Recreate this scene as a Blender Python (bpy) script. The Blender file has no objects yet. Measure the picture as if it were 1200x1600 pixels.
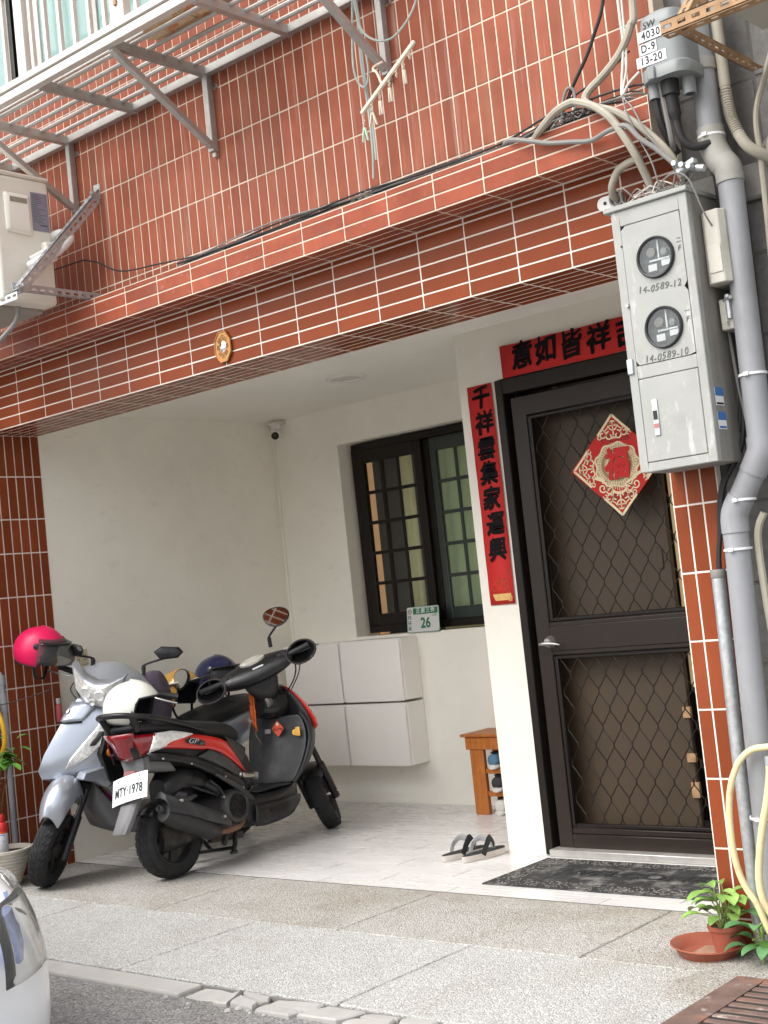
import bpy, bmesh, math, random
from math import sin, cos, pi, radians as rad, sqrt, atan2
from mathutils import Vector as V, Matrix as Mx
random.seed(7)
SC = bpy.context.scene
COL = SC.collection

# ------------------------------------------------------------------ camera, sky, sun, exposure
cam_d = bpy.data.cameras.new('camera'); cam = bpy.data.objects.new('camera', cam_d); COL.objects.link(cam)
cam_d.sensor_fit = 'VERTICAL'; cam_d.sensor_height = 24.0; cam_d.lens = 31.44265
cam_d.clip_start = 0.05; cam_d.clip_end = 500
cam.matrix_world = Mx(((0.750596, 0.120849, 0.649616, 2.29502), (0.652455, 0.019846, -0.757568, -4.23122), (-0.104443, 0.992473, -0.063952, 1.30004), (0, 0, 0, 1)))
SC.camera = cam
world = bpy.data.worlds.new('World'); SC.world = world; world.use_nodes = True
wn = world.node_tree; wn.nodes.clear()
w_out = wn.nodes.new('ShaderNodeOutputWorld'); w_bg = wn.nodes.new('ShaderNodeBackground')
w_sky = wn.nodes.new('ShaderNodeTexSky'); w_hs = wn.nodes.new('ShaderNodeHueSaturation')
w_sky.sky_type = 'NISHITA'; w_sky.sun_disc = False
SUN_EL, SUN_AZ = rad(52), rad(200)          # azimuth clockwise from +Y
w_sky.sun_elevation = SUN_EL; w_sky.sun_rotation = SUN_AZ
w_sky.air_density = 1.2; w_sky.dust_density = 4.0; w_sky.ozone_density = 1.0
w_hs.inputs['Saturation'].default_value = 0.25   # overcast: a grey-white sky
w_bg.inputs['Strength'].default_value = 0.15
wn.links.new(w_sky.outputs[0], w_hs.inputs['Color']); wn.links.new(w_hs.outputs[0], w_bg.inputs['Color'])
wn.links.new(w_bg.outputs[0], w_out.inputs['Surface'])
sun_d = bpy.data.lights.new('sun', 'SUN'); sun = bpy.data.objects.new('sun', sun_d); COL.objects.link(sun)
sun_d.energy = 0.6; sun_d.angle = rad(60); sun_d.color = (1.0, 0.96, 0.90)
sdir = V((sin(SUN_AZ) * cos(SUN_EL), cos(SUN_AZ) * cos(SUN_EL), sin(SUN_EL)))
sun.rotation_euler = sdir.to_track_quat('Z', 'Y').to_euler()
SC.view_settings.view_transform = 'Standard'; SC.view_settings.look = 'None'
SC.view_settings.gamma = 1.0; SC.view_settings.use_curve_mapping = False
SC.view_settings.exposure = 1.2
SC.render.engine = 'CYCLES'
try:
    SC.cycles.max_bounces = 12; SC.cycles.diffuse_bounces = 8; SC.cycles.use_denoising = True
except Exception: pass

# ------------------------------------------------------------------ materials
def s2l(*c):
    return tuple((x/255/12.92 if x/255 <= .04045 else ((x/255+.055)/1.055)**2.4) for x in c)
MATS = {}
def mat(name, col, rough=.5, metal=0, var=.08, vs=6, bump=0, bs=60, dirt=None, coat=0, rand=0, trans=0, ior=1.45,
        stretch=None, spec=.5, emit=None, est=0, dvar=None, rvar=0, alpha=1):
    """principled + noise colour variation + optional dirt blotches + optional bump, all procedural"""
    m = bpy.data.materials.new(name); m.use_nodes = True; MATS[name] = m
    nt = m.node_tree; N = nt.nodes; Lk = nt.links.new
    b = N['Principled BSDF']
    b.inputs['Roughness'].default_value = rough; b.inputs['Metallic'].default_value = metal
    b.inputs['Coat Weight'].default_value = coat; b.inputs['Coat Roughness'].default_value = .08
    b.inputs['Transmission Weight'].default_value = trans; b.inputs['IOR'].default_value = ior
    b.inputs['Specular IOR Level'].default_value = spec; b.inputs['Alpha'].default_value = alpha
    if emit: b.inputs['Emission Color'].default_value = (*emit, 1); b.inputs['Emission Strength'].default_value = est
    tc = N.new('ShaderNodeTexCoord'); mp = N.new('ShaderNodeMapping')
    geo = N.new('ShaderNodeNewGeometry')
    Lk(geo.outputs['Position'], mp.inputs['Vector'])
    if stretch: mp.inputs['Scale'].default_value = stretch
    def noise(scale, det=4, vec=None, ro=.55):
        n = N.new('ShaderNodeTexNoise'); n.inputs['Scale'].default_value = scale; n.inputs['Detail'].default_value = det
        n.inputs['Roughness'].default_value = ro; Lk((vec or mp.outputs[0]), n.inputs['Vector']); return n
    n1 = noise(vs)
    r = N.new('ShaderNodeMapRange'); Lk(n1.outputs[0], r.inputs[0])
    r.inputs[1].default_value = .25; r.inputs[2].default_value = .75
    r.inputs[3].default_value = 1-var; r.inputs[4].default_value = 1+var
    hsv = N.new('ShaderNodeHueSaturation'); hsv.inputs['Color'].default_value = (*col, 1)
    val = r.outputs[0]
    if rand:
        oi = N.new('ShaderNodeObjectInfo'); ad = N.new('ShaderNodeMath'); ad.operation = 'ADD'
        Lk(oi.outputs['Random'], ad.inputs[0]); Lk(geo.outputs['Random Per Island'], ad.inputs[1])
        fr = N.new('ShaderNodeMath'); fr.operation = 'FRACT'; Lk(ad.outputs[0], fr.inputs[0])
        r2 = N.new('ShaderNodeMapRange'); Lk(fr.outputs[0], r2.inputs[0]); r2.inputs[3].default_value = 1-rand; r2.inputs[4].default_value = 1+rand
        mu = N.new('ShaderNodeMath'); mu.operation = 'MULTIPLY'; Lk(val, mu.inputs[0]); Lk(r2.outputs[0], mu.inputs[1]); val = mu.outputs[0]
    Lk(val, hsv.inputs['Value'])
    colout = hsv.outputs[0]
    for d in (dirt or []):
        dc, amt, dsc, lo, hi = d[:5]
        mp2 = N.new('ShaderNodeMapping'); Lk(geo.outputs['Position'], mp2.inputs['Vector'])
        if len(d) > 5: mp2.inputs['Scale'].default_value = d[5]
        nd = noise(dsc, 6, mp2.outputs[0], .65)
        rd = N.new('ShaderNodeMapRange'); Lk(nd.outputs[0], rd.inputs[0]); rd.inputs[1].default_value = lo; rd.inputs[2].default_value = hi
        rd.inputs[3].default_value = 0; rd.inputs[4].default_value = amt
        mx = N.new('ShaderNodeMix'); mx.data_type = 'RGBA'; Lk(rd.outputs[0], mx.inputs[0]); Lk(colout, mx.inputs[6]); mx.inputs[7].default_value = (*dc, 1)
        colout = mx.outputs[2]
    Lk(colout, b.inputs['Base Color'])
    if rvar:
        rr = N.new('ShaderNodeMapRange'); nr = noise(vs*2.3, 5); Lk(nr.outputs[0], rr.inputs[0]); rr.inputs[1].default_value = .3; rr.inputs[2].default_value = .7
        rr.inputs[3].default_value = max(.02, rough-rvar); rr.inputs[4].default_value = min(1, rough+rvar); Lk(rr.outputs[0], b.inputs['Roughness'])
    if bump:
        nb = noise(bs, 5); bp = N.new('ShaderNodeBump'); bp.inputs['Strength'].default_value = bump; bp.inputs['Distance'].default_value = .004
        Lk(nb.outputs[0], bp.inputs['Height']); Lk(bp.outputs[0], b.inputs['Normal'])
    return m

white_st = s2l(200, 185, 170)
T_LOW = mat('glazed_tile_deep_red', (.222, .053, .021), .22, var=.08, vs=9, rand=.14, bump=.03, bs=25, rvar=.06, spec=.10)
T_UP = mat('glazed_tile_weathered_red', (.30, .087, .049), .42, var=.16, vs=7, rand=.13, bump=.06, bs=30, rvar=.12, spec=.15,
           dirt=[((.38, .20, .13), .45, 6, .5, .85, (1, 1, .14)), ((.50, .37, .30), .5, 15, .58, .74, (1, 1, .05)), ((.55, .40, .34), .5, 42, .66, .78, (1, 1, .3)), ((.12, .06, .05), .5, 3, .6, .8, (1.6, 1, .25))])
T_LEDGE = mat('glazed_tile_ledge_red', (.30, .076, .041), .38, var=.18, vs=9, rand=.12, bump=.06, bs=30, rvar=.12, spec=.15,
              dirt=[((.12, .05, .05), .6, 5, .52, .75), ((.48, .25, .2), .5, 20, .6, .8)])
GROUT = mat('cream_grout', (.68, .56, .45), .9, var=.12, vs=9, bump=.2, bs=120, dirt=[((.25, .18, .14), .5, 5, .55, .8)])
GROUTW = mat('white_grout', (.78, .70, .62), .9, var=.08, vs=9, bump=.2, bs=120, dirt=[((.3, .2, .15), .35, 6, .58, .8)])
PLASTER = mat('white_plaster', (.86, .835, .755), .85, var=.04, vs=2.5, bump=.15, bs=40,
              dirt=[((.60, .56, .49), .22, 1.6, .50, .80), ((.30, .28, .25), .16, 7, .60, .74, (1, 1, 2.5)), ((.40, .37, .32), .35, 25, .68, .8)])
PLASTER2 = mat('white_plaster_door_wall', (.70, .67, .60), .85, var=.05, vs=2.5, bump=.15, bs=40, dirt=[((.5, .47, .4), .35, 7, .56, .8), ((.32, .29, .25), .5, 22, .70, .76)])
CEIL = mat('ceiling_paint', (.86, .84, .78), .5, var=.03, vs=2, bump=.03, bs=20)
MARBLE = mat('grey_marble_tile', (.66, .65, .64), .28, var=.04, vs=4, stretch=(.3, 1.0, 1), rand=.03, rvar=.06,
             dirt=[((.36, .35, .35), .26, 2.2, .52, .74, (.40, 3.4, 1)), ((.42, .40, .37), .3, 1.3, .5, .8)])
JOINT = mat('dark_joint', (.20, .19, .18), .9)
ALU_DK = mat('dark_bronze_aluminium', (.014, .0105, .009), .42, metal=.1, spec=.3, var=.1, vs=20, bump=.03, bs=40)
ALU_DK2 = mat('brown_aluminium', (.022, .0155, .012), .42, metal=.1, spec=.35, var=.12, vs=12, bump=.03, bs=40)
MESH_DK = mat('dark_grille_wire', (.02, .016, .013), .45, metal=.4)
STEEL = mat('stainless_steel', (.46, .45, .43), .42, metal=.9, var=.08, vs=12, rvar=.05, dirt=[((.30, .27, .24), .5, 8, .5, .75)])
ALU = mat('cage_aluminium', (.50, .49, .465), .48, metal=.6, var=.1, vs=10, rvar=.1, dirt=[((.35, .31, .27), .55, 7, .5, .75), ((.30, .17, .10), .5, 16, .66, .8)])
ALUW = mat('cage_white_painted_bars', (.62, .595, .55), .5, metal=.1, var=.06, vs=10, dirt=[((.45, .33, .22), .5, 9, .58, .78)])
GALV = mat('galvanised_steel', (.50, .52, .53), .48, metal=.7, var=.2, vs=45, rvar=.12, bump=.03, dirt=[((.35, .33, .3), .5, 7, .5, .8)])
RUST = mat('rusty_painted_angle_iron', (.38, .23, .12), .7, metal=.1, var=.25, vs=20, bump=.2, dirt=[((.16, .07, .03), .8, 9, .5, .7)])
PVC = mat('grey_pvc', (.285, .29, .305), .45, var=.08, vs=4, rvar=.1, dirt=[((.16, .155, .145), .65, 5, .48, .76, (1.5, 1.5, .5)), ((.42, .42, .42), .5, 14, .6, .74, (1, 1, .12))])
PVC_D = mat('weathered_grey_pvc', (.34, .33, .30), .6, var=.12, vs=8, dirt=[((.17, .16, .14), .6, 8, .48, .75)])
CONDUIT = mat('beige_flex_conduit', (.37, .34, .275), .6, var=.1, vs=8, dirt=[((.2, .17, .13), .55, 10, .52, .75)])
CABLE_G = mat('grey_cable', (.22, .21, .20), .6, var=.1)
CABLE_K = mat('black_cable', (.022, .021, .021), .55, var=.1)
CABLE_W = mat('pale_wire', (.62, .58, .52), .6, var=.1)
STONE = mat('grey_stone_cladding', (.155, .15, .143), .8, var=.18, vs=30, rand=.1, bump=.5, bs=70, dirt=[((.10, .085, .07), .6, 3, .48, .75), ((.33, .31, .28), .4, 60, .6, .75)])
STONEJ = mat('stone_joint', (.12, .11, .10), .9, var=.15)
CONC = mat('old_concrete', (.24, .23, .21), .9, var=.2, vs=10, bump=.5, bs=50, dirt=[((.10, .09, .08), .6, 5, .5, .75)])
BOXG = mat('meter_box_paint', (.34, .345, .325), .45, metal=.05, var=.05, vs=6, rvar=.08, bump=.04, bs=25,
           dirt=[((.62, .61, .58), .6, 26, .60, .70, (1, 1, .22)), ((.22, .22, .20), .5, 5, .50, .78), ((.50, .49, .46), .5, 9, .58, .74), ((.25, .2, .15), .4, 18, .68, .8)])
BOXS = mat('meter_box_side_grimy', (.27, .26, .24), .6, var=.15, vs=6, dirt=[((.14, .12, .10), .7, 6, .45, .7, (2, 2, .3))])
BOXU = mat('utility_box_grey', (.225, .245, .245), .45, var=.06, vs=6, dirt=[((.22, .22, .2), .4, 9, .55, .8)])
RUBBER = mat('black_rubber_rim', (.025, .026, .029), .5, var=.1)
GLASS = mat('clear_glass', (.95, .97, .96), .02, trans=1, ior=1.45, var=0)
GLASS_T = mat('teal_window_glass', (.42, .64, .60), .04, trans=.35, ior=1.5, var=.08, vs=3, spec=.8)
GLASS_G = mat('green_tinted_glass', (.66, .80, .72), .03, trans=.92, ior=1.3, var=0, spec=.5)
CURTAIN_GLOW = mat('pale_green_curtain_glow', (.74, .74, .50), .9, emit=(.62, .56, .30), est=.045, var=.15, vs=7, stretch=(3, 3, .25), dirt=[((.62, .52, .28), .6, 6, .5, .7)])  # emission puts indoor light into the cloth; no lamp stands behind it
CURTAIN_O_GLOW = mat('orange_beige_curtain_glow', (.85, .52, .28), .9, emit=(.85, .48, .22), est=.14, var=.12, vs=8)  # stronger amber emission, the glow of a lit room painted on
DARK_SHADE = mat('interior_shade', (.03, .028, .024), .9)  # near-black base colour paints the dimness of unlit rooms and slots
CREAM_GLOW = mat('cream_wall_glow', (.72, .58, .34), .8, var=.05, emit=(.9, .62, .30), est=.10)  # warm emission paints lamplight on the wall itself
INNERDOOR = mat('brown_inner_door', (.058, .038, .022), .55, var=.1, vs=3, emit=None)
RED_PAPER = mat('red_couplet_paper', (.46, .012, .010), .7, var=.08, vs=12, bump=.1, bs=25)
INK = mat('black_ink', (.006, .005, .006), .75, var=.1, spec=.15)
GOLD = mat('gold_print', (.62, .38, .14), .4, metal=.4, var=.15, vs=60)
IVORY = mat('ivory_paper_cut', (.72, .61, .40), .7, var=.06, vs=30)
RED_RAISED = mat('red_velvet_character', (.50, .015, .015), .7, var=.08)
RED_DARK = mat('dark_red_print', (.20, .01, .01), .6)
WHITEPL = mat('white_plastic', (.74, .72, .69), .4, var=.03, vs=3)
CABINET = mat('white_cabinet_plastic', (.86, .83, .79), .45, var=.03, vs=3, bump=.03, bs=12)
BLACKPL = mat('black_gloss_plastic', (.012, .012, .013), .2, var=.05)
BENCHW = mat('orange_stained_wood', (.40, .13, .028), .42, var=.22, vs=14, stretch=(4, 4, .6), bump=.08, bs=60, rvar=.08)
PINEKNOT = mat('dark_screw', (.03, .015, .01), .6)
MAT_RUB = mat('black_rubber_mat', (.030, .030, .031), .75, var=.25, vs=20, bump=.3, bs=150, dirt=[((.26, .25, .235), .75, 9, .5, .68)])
MAT_DUST = mat('dusty_grey_mat_fleck', (.24, .225, .21), .9, var=.3, vs=30)
FLIP_SOLE = mat('off_white_foam_sole', (.60, .55, .50), .8, var=.08, vs=30)
FLIP_TOP = mat('black_foam_footbed', (.028, .03, .031), .8, var=.15, vs=40, bump=.2)
FLIP_STRAP = mat('grey_strap', (.50, .50, .50), .5, var=.06)
TERRA = mat('terracotta_plastic', (.31, .085, .05), .55, var=.08, vs=12, dirt=[((.45, .25, .17), .4, 14, .6, .8)])
POTW = mat('white_ribbed_pot', (.66, .61, .53), .5, var=.06, dirt=[((.4, .35, .28), .4, 9, .55, .8)])
SOIL = mat('potting_soil', (.05, .035, .025), .95, var=.3, vs=60, bump=.8, bs=90)
LEAF = mat('green_leaf', (.085, .22, .035), .42, var=.25, vs=18, rand=.25)
LEAF2 = mat('pale_pothos_leaf', (.20, .36, .08), .42, var=.3, vs=20, rand=.25, dirt=[((.46, .55, .24), .6, 20, .55, .75)])
LEAF3 = mat('grey_green_leaf', (.085, .20, .075), .5, var=.25, vs=18, rand=.2)
STEM = mat('plant_stem', (.16, .22, .06), .6, var=.2)
TWIG = mat('dry_twig', (.14, .09, .05), .8, var=.2)
HOSE = mat('pale_yellow_hose', (.70, .60, .34), .45, var=.06, vs=10, dirt=[((.30, .24, .13), .55, 14, .57, .75)])
HOSE_Y = mat('yellow_hose', (.75, .42, .03), .4, var=.08)
RUST_PL = mat('rusty_iron_cover', (.155, .10, .083), .85, var=.25, vs=14, bump=.4, bs=70, dirt=[((.55, .48, .43), .75, 9, .60, .70), ((.09, .04, .03), .6, 16, .5, .75), ((.36, .13, .05), .6, 7, .55, .75)])
KERB = mat('kerb_concrete', (.38, .37, .35), .9, var=.10, vs=10, bump=.35, bs=80, dirt=[((.3, .28, .25), .5, 5, .52, .8), ((.2, .19, .17), .4, 40, .62, .8)])
BRONZE = mat('brass_bagua', (.48, .24, .08), .4, metal=.5, var=.12, vs=40)
MIRROR = mat('mirror_glass', (.85, .86, .86), .03, metal=1, var=0)
ACW = mat('ac_cream_casing', (.80, .77, .68), .45, var=.04, vs=4, dirt=[((.5, .45, .36), .35, 6, .56, .8)])
ACLAB = mat('ac_rating_label', (.26, .26, .31), .5, var=.1, vs=40)
PRINTK = mat('printed_dark', (.02, .02, .025), .6)
PRINTG = mat('printed_green', (.025, .17, .085), .5)
PRINTB = mat('printed_blue', (.05, .17, .42), .5)
STICKW = mat('white_sticker', (.78, .78, .78), .5, var=.03)
MARKER = mat('marker_handwriting', (.13, .13, .13), .7)
# scooters
SILVER = mat('silver_blue_paint', (.45, .485, .55), .28, metal=.55, var=.02, vs=5, coat=.8)
REDP = mat('red_paint', (.60, .022, .014), .28, var=.04, coat=.8, dirt=[((.45, .05, .04), .3, 15, .6, .8)])
TRIM = mat('black_trim_plastic', (.010, .010, .0115), .36, var=.15, vs=12, rvar=.1, dirt=[((.07, .066, .062), .42, 9, .52, .8)])
TRIM_G = mat('scuffed_grey_plastic', (.034, .035, .038), .55, var=.2, vs=9, rvar=.1, dirt=[((.12, .115, .11), .6, 6, .48, .75), ((.02, .02, .02), .4, 20, .6, .8)])
TRIM_L = mat('grey_plastic_fairing', (.17, .17, .175), .5, var=.1, vs=9, dirt=[((.30, .28, .25), .4, 9, .54, .8)])
SEATM = mat('black_vinyl_seat', (.018, .019, .021), .48, var=.1, bump=.12, bs=160)
TYRE = mat('tyre_rubber', (.018, .018, .019), .8, var=.2, vs=14, dirt=[((.075, .07, .065), .5, 12, .52, .8)])
RIM = mat('black_cast_rim', (.028, .027, .027), .5, metal=.3, var=.2, dirt=[((.10, .085, .07), .5, 14, .52, .8)])
ENGINE = mat('dusty_engine_metal', (.032, .031, .030), .6, metal=.4, var=.3, vs=22, bump=.3, bs=80, dirt=[((.15, .12, .09), .5, 14, .5, .75)])
MUFF = mat('muffler_black', (.038, .038, .040), .5, metal=.3, var=.15, dirt=[((.12, .10, .085), .5, 9, .55, .8)])
EXRUST = mat('rusty_exhaust_pipe', (.22, .12, .08), .7, metal=.3, var=.3, vs=25)
REDLENS = mat('red_lens', (.20, .003, .008), .08, var=.45, vs=50, coat=1, bump=.3, bs=60)
CHROMEF = mat('clear_lamp_facets', (.84, .84, .82), .12, metal=.35, var=.3, vs=55, bump=.9, bs=45)
AMBER = mat('amber_reflector', (.55, .17, .01), .2, var=.2, vs=60, coat=1)
YELLOWR = mat('yellow_reflector', (.75, .42, .08), .3, coat=1)
METALB = mat('bare_metal', (.55, .54, .52), .35, metal=1, var=.1)
PLATEW = mat('white_plate_paint', (.76, .80, .81), .4, var=.02)
FABRICK = mat('black_fabric', (.012, .012, .013), .9, var=.2, bump=.3, bs=120)
FABRICR = mat('grey_fabric_trim', (.060, .050, .050), .85, var=.15, bump=.3, bs=120)
PURPLE = mat('grey_purple_cloth', (.085, .068, .095), .9, var=.25, vs=16, bump=.5, bs=30)
PINKC = mat('pink_cloth', (.52, .06, .22), .85, var=.3, vs=18, dirt=[((.08, .30, .50), .9, 9, .58, .62), ((.70, .50, .06), .9, 7, .62, .66)])
H_PINK = mat('pink_helmet_shell', (.72, .012, .10), .38, var=.05, vs=8, dirt=[((.75, .25, .30), .5, 40, .66, .72)])
H_WHITE = mat('white_helmet_shell', (.74, .75, .68), .22, var=.03, vs=8, coat=.6, dirt=[((.6, .58, .5), .4, 10, .6, .8)])
H_YEL = mat('mustard_helmet_shell', (.55, .30, .055), .25, var=.05, vs=8, coat=.6)
H_NAVY = mat('navy_helmet_shell', (.010, .014, .075), .2, var=.05, coat=.8)
H_LINE = mat('helmet_lining', (.014, .014, .015), .9, bump=.3, bs=80)
VISOR = mat('smoked_visor', (.42, .42, .42), .05, trans=.92, ior=1.1, var=0)
LANY = mat('orange_lanyard', (.62, .12, .02), .7, var=.4, vs=90)
CARW = mat('white_car_paint', (.84, .85, .87), .22, var=.02, coat=1)
LAMPC = mat('car_lamp_polycarbonate', (.95, .95, .93), .06, trans=.96, ior=1.18, var=0)
LAMPIN = mat('car_lamp_reflector', (.34, .42, .72), .2, metal=.5, var=.5, vs=16, bump=.8, bs=20)
SPRAYW = mat('spray_can_label', (.72, .73, .76), .35, var=.05, dirt=[((.10, .14, .36), .9, 26, .58, .62, (1, 1, 2.6))])
SPRAYR = mat('spray_can_red', (.62, .03, .03), .35)
FLORAL = mat('floral_cloth', (.62, .48, .30), .9, var=.2, vs=12, dirt=[((.55, .20, .06), .9, 16, .52, .58), ((.14, .16, .07), .8, 13, .6, .66)])
ROPE = mat('faded_green_rope', (.40, .46, .42), .8, var=.15)
PEG = mat('cream_peg', (.66, .58, .46), .6, var=.08)
PEG_G = mat('mint_peg', (.46, .66, .50), .6, var=.08)
SHOE_W = mat('white_shoe', (.60, .58, .55), .7, var=.1, vs=20)
SHOE_K = mat('black_shoe', (.03, .03, .032), .7, var=.2)
SHOE_B = mat('blue_shoe', (.07, .15, .24), .7, var=.2)

# speckled exposed-pebble paving and asphalt
def speckle(name, base, light, dark, sc, rough=.85, stain=None, bumpd=.006, contrast=1.0):
    m = bpy.data.materials.new(name); m.use_nodes = True; nt = m.node_tree; N = nt.nodes; Lk = nt.links.new
    b = N['Principled BSDF']; b.inputs['Roughness'].default_value = rough; b.inputs['Specular IOR Level'].default_value = .3
    geo = N.new('ShaderNodeNewGeometry')
    vo = N.new('ShaderNodeTexVoronoi'); vo.inputs['Scale'].default_value = sc; Lk(geo.outputs['Position'], vo.inputs['Vector'])
    vo2 = N.new('ShaderNodeTexVoronoi'); vo2.inputs['Scale'].default_value = sc*.42; Lk(geo.outputs['Position'], vo2.inputs['Vector'])
    sep = N.new('ShaderNodeSeparateColor'); Lk(vo.outputs['Color'], sep.inputs[0])
    ramp = N.new('ShaderNodeValToRGB'); Lk(sep.outputs[0], ramp.inputs[0])
    e = ramp.color_ramp.elements
    e[0].position = 0; e[0].color = (*dark, 1); e[1].position = 1; e[1].color = (*light, 1)
    k = ramp.color_ramp.elements.new(.28); k.color = (*base, 1); k2 = ramp.color_ramp.elements.new(.7); k2.color = (*base, 1)
    mu = N.new('ShaderNodeMix'); mu.data_type = 'RGBA'; mu.blend_type = 'MULTIPLY'; mu.inputs[0].default_value = .6*contrast
    r0 = N.new('ShaderNodeMapRange'); Lk(vo.outputs['Distance'], r0.inputs[0]); r0.inputs[1].default_value = .25; r0.inputs[2].default_value = .75; r0.inputs[3].default_value = 1; r0.inputs[4].default_value = .45
    Lk(ramp.outputs[0], mu.inputs[6]); Lk(r0.outputs[0], mu.inputs[7])
    out = mu.outputs[2]
    for (dc, amt, dsc, lo, hi) in (stain or []):
        nd = N.new('ShaderNodeTexNoise'); nd.inputs['Scale'].default_value = dsc; nd.inputs['Detail'].default_value = 6; nd.inputs['Roughness'].default_value = .6
        Lk(geo.outputs['Position'], nd.inputs['Vector'])
        rd = N.new('ShaderNodeMapRange'); Lk(nd.outputs[0], rd.inputs[0]); rd.inputs[1].default_value = lo; rd.inputs[2].default_value = hi; rd.inputs[4].default_value = amt
        mx = N.new('ShaderNodeMix'); mx.data_type = 'RGBA'; mx.blend_type = 'MULTIPLY'; Lk(rd.outputs[0], mx.inputs[0]); Lk(out, mx.inputs[6]); mx.inputs[7].default_value = (*dc, 1); out = mx.outputs[2]
    Lk(out, b.inputs['Base Color'])
    bp = N.new('ShaderNodeBump'); bp.inputs['Strength'].default_value = .8; bp.inputs['Distance'].default_value = bumpd; bp.invert = True
    Lk(vo.outputs['Distance'], bp.inputs['Height']); Lk(bp.outputs[0], b.inputs['Normal'])
    return m
PEBBLE = speckle('pebble_wash_paving', (.53, .525, .505), (.74, .755, .74), (.36, .355, .345), 165,
                 stain=[((.78, .73, .63), .7, 1.1, .50, .72), ((.8, .79, .77), .6, 5, .5, .75)])
PEBBLE_D = speckle('pebble_wash_paving_dirty', (.49, .475, .445), (.68, .66, .63), (.30, .285, .26), 165,
                   stain=[((.74, .67, .57), .7, 1.3, .46, .70), ((.75, .72, .66), .6, 5, .5, .75)])
ASPHALT = speckle('worn_grey_asphalt', (.27, .265, .26), (.44, .43, .42), (.13, .128, .125), 130, stain=[((.75, .73, .7), .7, 2.2, .48, .72)])

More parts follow.
